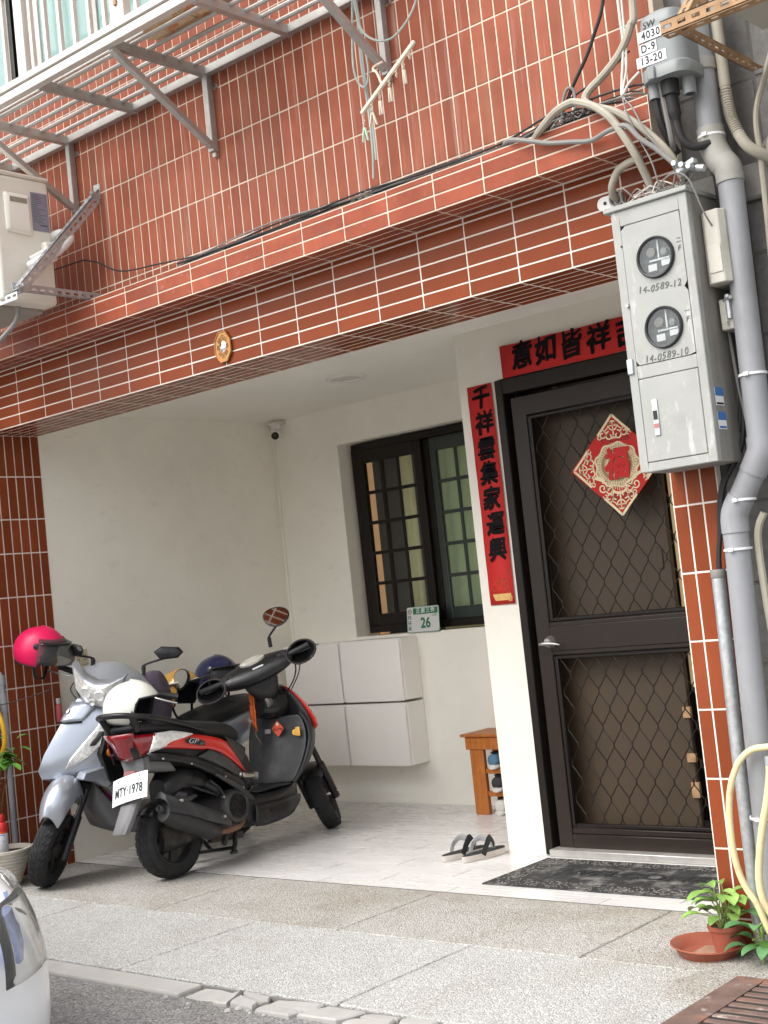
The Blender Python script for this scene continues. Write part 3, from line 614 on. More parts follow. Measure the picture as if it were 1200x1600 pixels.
for i, ch in enumerate('千祥雲集家運興'):
    text(ch, .118, INK, FRONT(-1.588+random.uniform(-.004, .004), YD-.0115, 2.228-i*.1255) @ Mx.Rotation(rad(random.uniform(1, 6)), 4, 'Z'), vb, 'brush_character', off=.0042, shear=.16, sx=.95, warp=.0028, ext=.0003)
b = MB()          # gold treasure boat print at the foot: plain curls and a hull
m4 = FRONT(-1.589, YD-.0098, 1.275)
def curl2(cx, cz, r, turns, a0, dr_=1, th=.003):
    pts = [m4 @ V((cx+r*(1-t*.75)*cos(a0+dr_*turns*2*pi*t), cz+r*(1-t*.75)*sin(a0+dr_*turns*2*pi*t), 0)) for t in [i/16 for i in range(17)]]
    b.tube(pts, th/2, 4, flat=.3)
for cx, cz, r in ((-.035, .012, .022), (.03, .018, .02), (0, .045, .024), (-.02, .04, .014), (.025, .05, .014), (.04, -.005, .015)): curl2(cx, cz, r, 1.6, cx*60)
b.add([m4 @ V(q) for q in ((-.055, -.012, .0003), (-.04, -.045, .0003), (.045, -.045, .0003), (.058, -.012, .0003))], [(0, 1, 2, 3)])
b.build('gold_print', GOLD, vb, smooth=0)
text('發', .03, GOLD, FRONT(-1.54, YD-.0105, 1.235), vb, 'gold_character', off=.0006)

fu = thing('luck_charm', (-.864, YD-.01, 1.8), 'red diamond shaped luck charm with ivory paper cut corners on the door grille', 'door charm')
fc = FRONT(-.864, YD-.006, 1.796); d_ = .242
b = MB(); b.prism([(0, -d_*.965), (d_, 0), (0, d_*.955), (-d_*1.03, 0)], .003, fc); b.build('card', RED_PAPER, fu, smooth=0)
def ribbon(b, pts, w, z, h=.0016):
    """flat ribbon of width w along 2D points, in the charm's plane"""
    P = [V((x, y)) for x, y in pts]; L = []; R_ = []
    for i, p_ in enumerate(P):
        t = (P[min(i+1, len(P)-1)]-P[max(i-1, 0)]).normalized(); n = V((-t.y, t.x)); L.append(p_+n*w/2); R_.append(p_-n*w/2)
    rings = [[fc @ V((l.x, l.y, z)), fc @ V((l.x, l.y, z+h)), fc @ V((r_.x, r_.y, z+h)), fc @ V((r_.x, r_.y, z))] for l, r_ in zip(L, R_)]
    b.loft(rings)
def arc(cx, cy, r, a0, a1, n=14, r1=None):
    r1 = r if r1 is None else r1
    return [(cx+(r+(r1-r)*i/n)*cos(rad(a0+(a1-a0)*i/n)), cy+(r+(r1-r)*i/n)*sin(rad(a0+(a1-a0)*i/n))) for i in range(n+1)]
for ang in (0, 90, 180, 270):
    b = MB(); ca, sa = cos(rad(ang)), sin(rad(ang))
    rot = lambda pts: [(x*ca-y*sa, x*sa+y*ca) for x, y in pts]
    T0 = d_*.965                                    # corner on local +y, edges running down at 45 degrees
    for sg in (-1, 1):
        ribbon(b, rot([(0, T0-.002), (sg*.04, T0-.044), (sg*.085, T0-.088)]), .011, .0035)
        ribbon(b, rot(arc(sg*.058, T0-.088, .022, 90, 90+sg*400, 20, .006)), .006, .0035)
        ribbon(b, rot(arc(sg*.022, T0-.098, .022, 90, 90-sg*330, 18, .007)), .0065, .0035)
        ribbon(b, rot([(sg*.012, T0-.03), (sg*.03, T0-.062), (sg*.05, T0-.074)]), .005, .0035)
        ribbon(b, rot(arc(sg*.078, T0-.098, .012, 0, sg*300, 12, .004)), .005, .0035)
    ribbon(b, rot(arc(0, T0-.052, .021, 0, 360, 24)), .006, .0035)
    ribbon(b, rot([(0, T0-.035), (0, T0-.07)]), .005, .0035); ribbon(b, rot([(-.016, T0-.052), (.016, T0-.052)]), .005, .0035)
    ribbon(b, rot([(0, T0-.073), (0, T0-.112)]), .007, .0035); ribbon(b, rot([(-.012, T0-.112), (0, T0-.1), (.012, T0-.112)]), .006, .0035)
    b.build('paper_cut_corner', IVORY, fu, smooth=0)
MB().lathe([(0, .0034), (.103, .0034), (.103, .003)], 48, fc @ Mx.Scale(1.08, 4, V((1, 0, 0)))).build('wreath_backing', mat('ochre_paper', (.40, .25, .12), .7), fu, smooth=0)
b = MB()
n = 96; ribbon(b, [((.104+.006*cos(9*2*pi*i/n))*cos(2*pi*i/n)*1.08, (.098+.006*cos(9*2*pi*i/n))*sin(2*pi*i/n)) for i in range(n+1)], .008, .0035)
rr = random.Random(2)
for k in range(46):                                 # open lattice of the fan wreath
    a = 2*pi*k/46; r0, r1 = .040, .1
    ribbon(b, [(r0*cos(a)*1.08, r0*sin(a)), (r1*cos(a+.10)*1.08, r1*sin(a+.10))], .0032, 0.0042, .0012)
    ribbon(b, [(r0*cos(a)*1.08, r0*sin(a)), (r1*cos(a-.10)*1.08, r1*sin(a-.10))], .0032, 0.0042, .0012)
    ribbon(b, arc(.086*cos(a)*1.08, .086*sin(a), .008, rr.uniform(0, 360), rr.uniform(400, 640), 10, .004), .003, 0.0042, .0014)
for sg in (-1, 1):
    ribbon(b, arc(sg*.088, -.098, .026, 90, 90+sg*520, 26, .006), .0065, .004); ribbon(b, arc(sg*.052, -.112, .02, 120, 120-sg*430, 20, .006), .006, .004)
    ribbon(b, [(sg*.06, -.072), (sg*.095, -.058), (sg*.125, -.045)], .014, .004)
ribbon(b, arc(0, -.085, .045, 180, 360, 20), .010, .004)
for k in range(7): ribbon(b, [(-.034+.0115*k, -.082), (-.034+.0115*k, -.12+abs(k-3)*.005)], .003, .0038)
b.build('paper_cut_wreath', IVORY, fu, smooth=0)
text('福', .150, RED_RAISED, fc @ Mx.Translation((0, -.004, .008)), fu, 'raised_character', off=.0062, ext=.0016, sx=.88, shear=.1, warp=.0012)
text('平安如意', .042, RED_DARK, fc @ Mx.Translation((0, .122, .0033)), fu, 'small_characters', off=.0006)
text('招財進寶', .042, RED_DARK, fc @ Mx.Translation((.004, -.152, .0033)), fu, 'small_characters', off=.0006)

# ------------------------------------------------------------------ sliding window in the back wall
wd = thing('sliding_window', (-2.9, YB, oz0), 'dark framed sliding window with glazing bars in the back wall', 'window'); wd['kind'] = 'thing'
b = MB(); yA, yZ = YB+.085, YB+.19
fx0, fx1, fz0, fz1 = -3.565, -2.21, 1.083, 2.322
for p_ in ((fx0, fx1, fz0, fz0+.045), (fx0, fx1, fz1-.045, fz1), (fx0, fx0+.035, fz0+.045, fz1-.045), (fx1-.035, fx1, fz0+.045, fz1-.045)): b.box(p_[0], p_[1], yA, yZ, p_[2], p_[3])
b.build('frame', ALU_DK, wd, bevel=.003)
def sash(x0, x1, y, cols, glass, fr):
    st = .062; b = MB(); z0, z1 = fz0+.045, fz1-.045
    for p_ in ((x0, x0+st, z0, z1), (x1-st, x1, z0, z1), (x0+st, x1-st, z0, z0+.075), (x0+st, x1-st, z1-.085, z1)): b.box(p_[0], p_[1], y, y+.032, p_[2], p_[3])
    s_ = b.build('sash', fr, wd, bevel=.004)
    gx0, gx1, gz0, gz1 = x0+st, x1-st, z0+.075, z1-.085
    MB().box(gx0-.005, gx1+.005, y+.018, y+.022, gz0-.005, gz1+.005).build('pane', glass, s_, smooth=0)
    for k in range(1, cols): 
        xx = gx0+(gx1-gx0)*k/cols; MB().box(xx-.011, xx+.011, y+.006, y+.017, gz0, gz1).build('glazing_bar', fr, s_, smooth=0, bevel=.002)
    for k in range(1, 5):
        zz = gz0+(gz1-gz0)*k/5; MB().box(gx0, gx1, y+.004, y+.0175, zz-.011, zz+.011).build('glazing_bar', fr, s_, smooth=0, bevel=.002)
sash(fx0+.03, -2.985, YB+.088, 3, GLASS, ALU_DK)
sash(-2.96, fx1-.03, YB+.128, 4, GLASS_G, mat('green_grey_bars', (.040, .052, .046), .4, metal=.2))
b = MB(); b.box(-3.02, -2.945, YB+.120, YB+.16, fz0+.045, fz1-.045); b.build('meeting_stile', ALU_DK, wd, bevel=.004)
cu = thing('window_curtain', (-2.9, YB+.33, 1.0), 'pale green and beige curtains hanging inside the sliding window', 'curtain')
def drape(x0, x1, y, z0, z1, nf, m, amp=.03, nm='curtain_panel'):
    b = MB(); n = nf*8
    b.grid([[(x0+(x1-x0)*i/n, y+amp*sin(2*pi*i/8)+.01*sin(i), z) for i in range(n+1)] for z in (z0, (z0+z1)/2, z1)])
    b.build(nm, m, cu, smooth=80, solid=.002)
drape(-3.61, -3.53, YB+.235, .98, 2.4, 1, CURTAIN_O_GLOW, .008)
drape(-3.31, -3.20, YB+.26, .98, 2.4, 2, CURTAIN_GLOW); drape(-3.16, -3.12, YB+.26, .98, 2.4, 1, CURTAIN_GLOW, .015); drape(-3.08, -2.70, YB+.27, .98, 2.4, 4, CURTAIN_GLOW)
drape(-2.64, -2.1, YB+.26, .98, 2.4, 7, CURTAIN_GLOW, .03)
b = MB(); b.box(-4.6, -1.3, YB+1.15, YB+1.2, .3, 3.0); b.box(-4.6, -1.3, YB+.22, YB+1.15, 2.7, 2.75); b.box(-4.65, -4.6, YB+.22, YB+1.15, .3, 2.75); b.box(-1.3, -1.25, YB+.22, YB+1.15, .3, 2.75); b.box(-4.6, -1.3, YB+.22, YB+1.15, .3, .35); struct(b.build('room_back_wall', DARK_SHADE, None, smooth=0), 'room wall seen through the sliding window, its dimness painted near black')

# house number plate standing on the sill
hp = thing('house_number_plate', (-3.03, YB-.005, oz0), 'white and green house number plate 26 standing on the window sill', 'number plate')
P4 = FRONT(-3.03, YB-.004, 1.147) @ Mx.Rotation(rad(-5), 4, 'X')
def rrect(w, h, r, n=5):
    out = []
    for cx, cy, a in ((w/2-r, h/2-r, 0), (-w/2+r, h/2-r, 90), (-w/2+r, -h/2+r, 180), (w/2-r, -h/2+r, 270)):
        out += [(cx+r*cos(rad(a+90*k/n)), cy+r*sin(rad(a+90*k/n))) for k in range(n+1)]
    return out
pw, ph = .262, .162
MB().prism(rrect(pw, ph, .012), .003, P4).build('plate', PRINTG, hp, smooth=0)
MB().prism(rrect(pw-.007, ph-.007, .010), .0006, P4 @ Mx.Translation((0, 0, .003))).build('face', mat('plate_white', (.62, .62, .60), .5, var=.03), hp, smooth=0)
MB().prism([(-.078, .032), (-.078, .071), (.120, .071), (.120, .032)], .0005, P4 @ Mx.Translation((0, 0, .0036))).build('header', PRINTG, hp, smooth=0)
text('正康三街', .034, mat('plate_white_print', (.7, .73, .7), .5), P4 @ Mx.Translation((.022, .052, .0045)), hp, off=.0004, spacing=1.32)
text('255巷', .017, PRINTG, P4 @ Mx.Translation((.092, .020, .0038)), hp)
text('26', .088, PRINTG, P4 @ Mx.Translation((.02, -.026, .0038)), hp, off=.003, sx=.9)
for i, ch in enumerate('桃園區'): text(ch, .028, PRINTG, P4 @ Mx.Translation((-.108, .012-.033*i, .0038)), hp, off=.0006)
MB().lathe([(.012, 0), (.016, 0), (.016, .0006), (.012, .0006)], 20, P4 @ Mx.Translation((-.105, .05, .0036))).build('emblem_ring', mat('emblem_brown', (.15, .05, .03), .5), hp)
b = MB(); b.prism([(-.010, -.001), (-.010, .004), (.010, .004), (.010, -.001)], .0006, P4 @ Mx.Translation((-.105, .05, .0036))); b.build('emblem_bar', MATS['emblem_brown'], hp, smooth=0)

# ------------------------------------------------------------------ white tilt-front cabinets
GRP = 'white shoe cabinets on the back wall'
def cabinet(x, z, label):
    w, h, dp = .508, .388, .178
    t = thing('shoe_cabinet', (x, YB, z), label, 'cabinet', GRP)
    b = MB(); yF = YB-dp
    b.loft([[(x, YB-.001, z+.004), (x, yF+.012, z+.004), (x, yF+.012, z+h), (x, YB-.001, z+h)], [(x+w, YB-.001, z+.004), (x+w, yF+.012, z+.004), (x+w, yF+.012, z+h), (x+w, YB-.001, z+h)]])
    b.build('carcass', CABINET, t, smooth=0, bevel=.003)
    rows_ = []; n = 14
    for j in range(9):
        v = j/8; row = []
        for i in range(n+1):
            u = i/n; q = 0
            dist = (u-.30)**2/.03+((1-v)**2)/.02
            q = .012*math.exp(-dist)*(1-.0*v)
            row.append((x+.006+(w-.012)*u, yF+q+.0035*(1-v), z+.008+(h-.014)*v))
        rows_.append(row)
    b = MB(); b.grid(rows_); b.build('tilt_front', CABINET, t, smooth=60)
    b = MB(); b.box(x+.01, x+w-.01, yF+.004, yF+.012, z-.0, z+.012); b.build('lower_lip', CABINET, t, bevel=.003)
for i, (x, col) in enumerate(((-4.120, 'left behind the scooters'), (-3.606, 'right'))):
    for z, lab in ((.662, 'upper'), (.262, 'lower')):
        cabinet(x, z, f'{lab} white plastic shoe cabinet, {"half hidden by the black scooter handlebar" if i == 0 else "right one of its row under the window"}')

# ------------------------------------------------------------------ shoe bench and shoes
sb = thing('shoe_bench', (-2.4, 1.85, 0), 'orange stained wooden shoe bench half hidden by the white column', 'bench')
bx0, bx1, by0, by1 = -2.592, -1.80, 1.975, 2.245
for y in (by0+.005, by1-.05):
    for x in (bx0+.02, bx1-.06): MB().box(x, x+.098 if x < -2 else x+.05, y, y+.03, 0, .375).build('leg', BENCHW, sb, bevel=.003)
b = MB(); b.box(bx0, bx1, by0-.004, by0+.022, .375, .447); b.build('apron', BENCHW, sb, bevel=.003)
b = MB(); b.box(bx0, bx1, by1-.022, by1, .375, .447); b.build('apron', BENCHW, sb, bevel=.003)
for k in range(4): MB().box(bx0-.022, bx1+.02, by0-.02+.072*k, by0-.02+.072*k+.066, .449, .466).build('seat_slat', BENCHW, sb, bevel=.004)
for z in (.105, .235):
    MB().box(bx0+.118, bx1-.06, by0+.012, by0+.035, z, z+.03).build('shelf_rail', BENCHW, sb, bevel=.003)
    MB().box(bx0+.118, bx1-.06, by0+.036, by1-.05, z+.012, z+.026).build('shelf_board', BENCHW, sb, bevel=.002)
b = MB()
for x, z in ((bx0+.04, .24), (bx0+.075, .24), (bx0+.04, .1), (bx0+.075, .1), (bx0+.05, .415), (bx0+.085, .415)):
    y = by0+.005 if z < .37 else by0-.004
    b.lathe([(0, -.0015), (.006, -.0015), (.006, .001)], 10, Mx.Translation((x, y, z)) @ Mx.Rotation(-pi/2, 4, 'X') @ Mx.Scale(-1, 4, V((0, 0, 1))))
b.build('screw_head', PINEKNOT, sb)
def shoe(x, y, z, m, msole, label, grp='shoes on the bench shelves', rz=0):
    t = thing('shoe', (0, 0, 0), label, 'shoe', grp, m=Mx.Translation((x, y, z)) @ Mx.Rotation(rz, 4, 'Z'))
    def ring(yy, w, z0, z1, n=12): return [(w*cos(2*pi*k/n), yy, z0+(z1-z0)*(.5+.5*sin(2*pi*k/n))) for k in range(n)]
    b = MB(); b.loft([ring(-.13, .022, .018, .075), ring(-.125, .034, .016, .085), ring(-.08, .036, .016, .092), ring(-.03, .037, .016, .080), ring(.03, .042, .016, .062), ring(.09, .043, .016, .048), ring(.125, .030, .016, .036)])
    b.build('upper', m, t, local=True, smooth=70)
    b = MB(); b.loft([ring(-.138, .026, 0, .026), ring(-.12, .038, 0, .03), ring(-.03, .039, 0, .025), ring(.08, .047, 0, .026), ring(.13, .036, .004, .028), ring(.145, .016, .01, .026)])
    b.build('sole', msole, t, local=True, smooth=70)
    b = MB(); b.lathe([(.026, 0), (.029, .004), (.026, .008)], 14, Mx.Translation((0, -.082, .087)) @ Mx.Scale(1.35, 4, V((0, 1, 0)))); b.build('collar', H_LINE, t, local=True)
for x, z, m, ms, lab in ((-2.415, .262, SHOE_B, SHOE_W, 'blue trainer with a white sole on the top shelf of the bench'), (-2.31, .262, SHOE_W, SHOE_W, 'white trainer on the top shelf of the bench'),
                         (-2.405, .132, SHOE_K, SHOE_W, 'black trainer with a white sole on the middle shelf of the bench'), (-2.30, .132, SHOE_K, SHOE_K, 'plain black shoe on the middle shelf of the bench'),
                         (-2.40, .0, SHOE_W, SHOE_W, 'white trainer on the floor under the bench'), (-2.29, .0, SHOE_K, SHOE_W, 'black trainer on the floor under the bench')):
    shoe(x, 2.10, z, m, ms, lab, rz=rad(3))

# ------------------------------------------------------------------ flip-flops
def flipflop(x, y, rz, label):
    t = thing('flip_flop', (0, 0, 0), label, 'flip-flop', 'flip-flops by the white column', m=Mx.Translation((x, y, .0008)) @ Mx.Rotation(rz, 4, 'Z') @ Mx.Diagonal((1, 1, 1.25, 1)))
    def outline(gr):
        pts = []
        for i in range(28):
            a = 2*pi*i/28; yy = .138*sin(a); w = .040+.011*sin(a)-.004*cos(2*a)
            pts.append(((w+gr)*cos(a)+.004*sin(a), yy*(1+gr/.14)))
        return pts
    b = MB(); b.loft([[(x_, y_, 0) for x_, y_ in outline(-.003)], [(x_, y_, .006) for x_, y_ in outline(0)], [(x_, y_, .024) for x_, y_ in outline(0)]]); b.build('sole', FLIP_SOLE, t, local=True)
    b = MB(); b.loft([[(x_, y_, .0242) for x_, y_ in outline(-.002)], [(x_, y_, .027) for x_, y_ in outline(-.004)]]); b.build('footbed', FLIP_TOP, t, local=True)
    for sg in (-1, 1):
        top = spline([(sg*.046, -.045, .02), (sg*.047, -.02, .054), (sg*.034, .015, .073), (sg*.013, .052, .058), (0, .075, .030)], 6)
        b = MB(); w_ = [.013]*8+[.013]*8+[.010]*9; rings = []
        for i, p_ in enumerate(top):
            ww = w_[min(i, len(w_)-1)]; tdir = (top[min(i+1, len(top)-1)]-top[max(0, i-1)]).normalized(); sd = tdir.cross(V((sg, 0, .35))).normalized()
            rings.append([p_+sd*ww, p_+sd*ww+V((sg*.002, 0, .003)), p_-sd*ww+V((sg*.002, 0, .003)), p_-sd*ww])
        b.loft(rings); b.build('strap', FLIP_STRAP if sg < 0 else FLIP_TOP, t, local=True, smooth=60)
    MB().tube([(0, .075, .02), (0, .074, .045)], .004, 8).build('toe_post', FLIP_STRAP, t, local=True)
flipflop(-1.885, .975, rad(-12), 'left flip-flop of the pair, further from the white column')
flipflop(-1.772, .985, rad(-9), 'right flip-flop of the pair, nearer the white column')

# ------------------------------------------------------------------ door mat
dm = thing('door_mat', (-.9, .78, 0), 'black rubber door mat worn grey in front of the screen door', 'mat')
mx0, mx1, my0, my1 = -1.435, -.30, .512, 1.035
DM = lambda u, v: (mx0+(mx1-mx0)*u, my0+(my1-my0)*v)
MB().box(mx0, mx1, my0, my1, .0006, .006).build('base', MAT_RUB, dm, smooth=0, bevel=.004)
b = MB(); rr = random.Random(9)
for k in range(1500):
    u, v = rr.random(), rr.random(); x, y = DM(u, v)
    if mx0+.012 < x < mx1-.012 and my0+.012 < y < my1-.012 and (x < mx0+.12 or x > mx1-.12 or y < my0+.11 or y > my1-.09):
        b.obox((x, y, .0068), (rr.uniform(.006, .014), rr.uniform(.003, .005), .0016), Mx.Rotation(rr.uniform(0, pi), 3, 'Z'))
b.build('border_flecks', MAT_DUST, dm, smooth=0, weld=False, kind='stuff')
ix0, ix1, iy0, iy1 = mx0+.125, mx1-.125, my0+.115, my1-.095
nx, ny = 7, 4
for i in range(nx):
    for j in range(ny):
        if 1 <= i and j in (1, 2) and False: continue
        sx_, sy_ = (ix1-ix0)/nx, (iy1-iy0)/ny
        MB().box(ix0+sx_*i+.004, ix0+sx_*(i+1)-.004, iy0+sy_*j+.004, iy0+sy_*(j+1)-.004, .004, .0078).build('raised_pad', MAT_RUB, dm, smooth=0, bevel=.0015)
text('WELCOME', .125, RUBBER, Mx.Translation(((ix0+ix1)/2+.04, (iy0+iy1)/2, .0085)), dm, off=.003, ext=.0012, sx=1.15)

# ------------------------------------------------------------------ little things on the walls
sc_ = thing('security_camera', (-4.09, 2.19, ZC), 'small white dome security camera under the ceiling corner', 'camera')
b = MB(); b.lathe([(0, 0), (.034, 0), (.036, -.01), (.030, -.03), (.012, -.04)], 24, Mx.Translation((-4.09, 2.18, 2.545))); b.build('base', WHITEPL, sc_)
MB().box(-4.13, -4.05, 2.14, YB-.002, 2.545, 2.555).build('bracket', WHITEPL, sc_, bevel=.003)
MB().sphere((-4.09, 2.18, 2.475), .038, 20, 14).build('head', WHITEPL, sc_)
fv = (V((2.29, -4.2, 1.3))-V((-4.09, 2.18, 2.475))).normalized(); fv = (fv+V((-.25, 0, -.15))).normalized()
rq = fv.to_track_quat('Z', 'Y').to_matrix().to_4x4()
b = MB(); b.T = Mx.Translation((-4.09, 2.18, 2.475)) @ rq; b.sphere((0, 0, .0), .0388, 18, 6, v0=0, v1=.24); b.build('lens_window', BLACKPL, sc_)
b = MB(); b.tube([(-4.175, 2.243, 2.54), (-4.175, 2.243, .1)], .005, 6); o = b.build('cable_cover', PLASTER, None); tag(o, 'thin painted cable running down the corner below the security camera', 'cable')
ot = thing('power_outlet', (XL, .51, 1.16), 'cream power outlet on the white side wall behind the pink helmet', 'outlet')
MB().box(XL, XL+.012, .465, .56, 1.10, 1.19).build('plate', mat('cream_plastic', (.58, .52, .38), .5), ot, bevel=.004)
b = MB()
for y in (.49, .535):
    for z in (1.13, 1.16): b.box(XL+.012, XL+.0128, y-.008, y-.005, z-.006, z+.006); b.box(XL+.012, XL+.0128, y+.004, y+.007, z-.006, z+.006)
b.build('slots', PRINTK, ot, smooth=0)
# bagua mirror on the beam
bg = thing('bagua_mirror', (-2.19, -.01, 2.53), 'small octagonal brass mirror charm hanging on the beam', 'mirror charm')
BGX, BGZ = -2.19, 2.53
bgc = FRONT(BGX, -.0075, BGZ)
oct_ = [(.058*cos(rad(22.5+45*k)), .078*sin(rad(22.5+45*k))) for k in range(8)]
MB().prism(oct_, .007, bgc).build('plate', BRONZE, bg, bevel=.002)
b = MB()
b.loft([[bgc @ V((x*f, y*f, z)) for x, y in oct_] for f, z in ((1.0, .007), (1.0, .011), (.92, .011), (.92, .007))], cap=False); b.build('rim', BRONZE, bg, bevel=.001)
b = MB()
for k in range(8):
    a = rad(45*k+90); ca, sa = cos(a), sin(a)
    for r in (.030, .037, .044):
        for s0, s1 in (((-.011, .011),) if (k+int(r*1000)) % 3 else ((-.011, -.002), (.002, .011))):
            pts = [((r-.0015)*ca*.8-s0*sa, (r-.0015)*sa*1.15+s0*ca), ((r-.0015)*ca*.8-s1*sa, (r-.0015)*sa*1.15+s1*ca), ((r+.0015)*ca*.8-s1*sa, (r+.0015)*sa*1.15+s1*ca), ((r+.0015)*ca*.8-s0*sa, (r+.0015)*sa*1.15+s0*ca)]
            b.prism(pts, .0012, bgc @ Mx.Translation((0, 0, .007)))
b.build('trigram_bars', mat('bronze_dark', (.14, .06, .02), .5, metal=.3), bg, smooth=0, weld=False)
MB().lathe([(0, .011), (.016, .0105), (.021, .007)], 24, bgc @ Mx.Scale(1.3, 4, V((0, 1, 0)))).build('mirror', MIRROR, bg)
# ------------------------------------------------------------------ window cage
cg = thing('window_cage', (-2.2, -.3, 3.76), 'metal security cage of bars projecting from the upstairs window', 'window cage')
CY = -.625; cz = 3.775
def bar(name, a, b_, w, h, m, bev=.002): return MB().bar(a, b_, w, h).build(name, m, cg, smooth=0, bevel=bev)
bar('rear_rail', (-4.3, -.075, cz), (-.75, -.075, cz), .038, .038, ALU)
bar('front_rail', (-4.3, CY, cz), (-.75, CY, cz), .038, .038, ALUW)
bar('front_sill', (-4.3, CY-.002, cz+.044), (-.75, CY-.002, cz+.044), .042, .030, ALUW)
for x in (-4.1, -3.60, -3.11, -2.585, -2.06, -1.525, -1.01): bar('cross_arm', (x, -.056, cz-.003), (x, CY+.019, cz-.003), .034, .042, PVC_D if x in (-2.06, -2.585) else ALU)
for y in (-.155, -.245, -.335, -.425, -.515): MB().tube([(-4.3, y, cz+.012), (-.77, y, cz+.012)], .0105, 8).build('floor_tube', ALU, cg)
for x in (-3.11, -2.06, -1.01):
    bar('wall_strut', (x, -.072, 3.40), (x, -.072, cz-.02), .036, .030, ALU)
    bar('brace', (x+.002, -.09, 3.425), (x+.002, CY+.01, cz-.025), .030, .030, ALU)
    MB().box(x-.012, x+.012, -.075, -.052, 3.375, 3.40).build('foot_plate', ALU, cg, bevel=.003)
    MB().lathe([(0, -.012), (.012, -.012), (.012, .006)], 10, Mx.Translation((x+.035, -.062, 3.70)) @ Mx.Rotation(pi/2, 4, 'X')).build('bolt', ALU, cg)
for i in range(28):
    x = -4.28+.1045*i+.02
    if abs(x+1.975) < .06: continue
    bar('upright_bar', (x, CY, cz+.058), (x, CY, 5.3), .020, .020, ALUW, .001)
for x in (-2.645, -1.985, -1.94): bar('upright_post', (x, CY-.002, cz+.058), (x, CY-.002, 5.3), .042, .044, ALUW)
b = MB(); b.box(-1.972, -1.952, CY-.03, CY-.022, cz+.12, cz+.18); b.build('latch', RUST, cg, bevel=.002)
for z in (4.25, 4.75): bar('mid_rail', (-4.3, CY, z), (-.75, CY, z), .022, .022, ALUW, .001)
fb = thing('floral_bundle', (-1.75, -.4, 3.8), 'faded floral cloth bundle lying on the cage floor', 'cloth')
b = MB(); rr = random.Random(4); rows_ = []
for i in range(13):
    t = i/12; x = -2.0+.5*t; rad_ = (.03+.055*sin(pi*min(1, t*1.02+.02)))
    rows_.append([(x, -.44+rad_*1.5*cos(2*pi*k/14)+.008*sin(5*k+i), 3.80+max(0, rad_*(1+sin(2*pi*k/14+.2)))*.9+.007*sin(3*k+2*i)) for k in range(14)])
b.loft(rows_); b.build('cloth', FLORAL, fb, smooth=70, sub=1)
# clothes hanger strip and ropes
hg = thing('peg_hanger', (-.8, -.35, 3.2), 'cream plastic peg hanger strip dangling from the cage brace', 'hanger')
hA, hB = V((-.928, -.35, 3.163)), V((-.653, -.35, 3.336)); hu = (hB-hA).normalized()
MB().bar(hA-hu*.01, hB+hu*.01, .014, .018).build('strip', PEG, hg, bevel=.004)
MB().tube(spline([(-.82, -.35, 3.235), (-.84, -.35, 3.29), (-.87, -.33, 3.31), (-.89, -.30, 3.34), (-.87, -.27, 3.36)], 5), .005, 6).build('hook', PEG, hg)
for t, ln, op, m in ((.0, .05, .35, PEG_G), (.17, .035, .55, PEG), (.33, .03, .1, PEG), (.52, .03, .1, PEG), (.66, .03, 0, None), (.8, .035, .05, PEG), (.92, .03, 0, None)):
    p_ = hA.lerp(hB, t); b = MB()
    for k in range(4): b.lathe([(.0045, -.002), (.0065, 0), (.0045, .002), (.003, 0), (.0045, -.002)], 8, Mx.Translation(p_-V((0, 0, .012+ln*k/4))) @ Mx.Rotation(pi/2, 4, 'X') @ Mx.Rotation(pi/2*(k % 2), 4, 'Y'))
    b.build('peg_chain', PEG, hg, smooth=60)
    if m:
        q = p_-V((0, 0, .012+ln))
        for sg in (-1, 1):
            d_ = V((sg*sin(op/2+.06), 0, -cos(op/2)))
            MB().bar(q+V((sg*.002, sg*.001, 0)), q+d_*.055, .009, .005).build('peg', m, hg, bevel=.001)
rp = thing('hanging_rope', (-1.1, -.13, 3.4), 'loops of faded green rope hanging from the window cage', 'rope')
for pts in (((-1.10, -.13, 3.75), (-1.125, -.14, 3.5), (-1.115, -.14, 3.40), (-1.075, -.14, 3.36), (-1.05, -.14, 3.43), (-1.075, -.13, 3.6), (-1.085, -.13, 3.75)),
            ((-1.08, -.15, 3.75), (-1.055, -.16, 3.6), (-.99, -.16, 3.52), (-.90, -.15, 3.50), (-.80, -.14, 3.57), (-.74, -.13, 3.7), (-.72, -.13, 3.8)),
            ((-1.09, -.12, 3.75), (-1.10, -.12, 3.5), (-1.09, -.12, 3.3), (-1.088, -.12, 3.12), (-1.10, -.12, 2.99)),
            ((-1.095, -.12, 3.75), (-1.092, -.115, 3.4), (-1.08, -.115, 3.2), (-1.075, -.12, 3.06))):
    MB().tube(spline(pts, 8), .0048, 6).build('strand', ROPE, rp)

# ------------------------------------------------------------------ slotted angle bracket
def slot_angle(t, a, b_, n1, w1, n2, w2, m, name, th=.003):
    """perforated L section from a to b: flange 1 spans w1 along n1, flange 2 spans w2 along n2; slots are real holes"""
    a = V(a); b_ = V(b_); n1 = V(n1).normalized(); n2 = V(n2).normalized(); d = b_-a; L = d.length; d.normalize(); bb = MB(); pit = .045; n = max(1, int(L/pit))
    for nn, w, other in ((n1, w1, n2), (n2, w2, n1)):
        xs_ = [0]; 
        for k in range(n): s0 = (k+.22)*L/n; xs_ += [s0, s0+.56*L/n]
        xs_.append(L); ys_ = [0, w*.36, w*.64, w]
        for i in range(len(xs_)-1):
            for j in range(3):
                if j == 1 and i % 2 == 1: continue
                c = [a+d*xs_[i+p]+nn*ys_[j+q] for p, q in ((0, 0), (1, 0), (1, 1), (0, 1))]
                bb.add(c+[v+other*th for v in c], [(0, 1, 2, 3), (7, 6, 5, 4), (0, 4, 5, 1), (1, 5, 6, 2), (2, 6, 7, 3), (3, 7, 4, 0)])
    return bb.build(name, m, t, smooth=0)
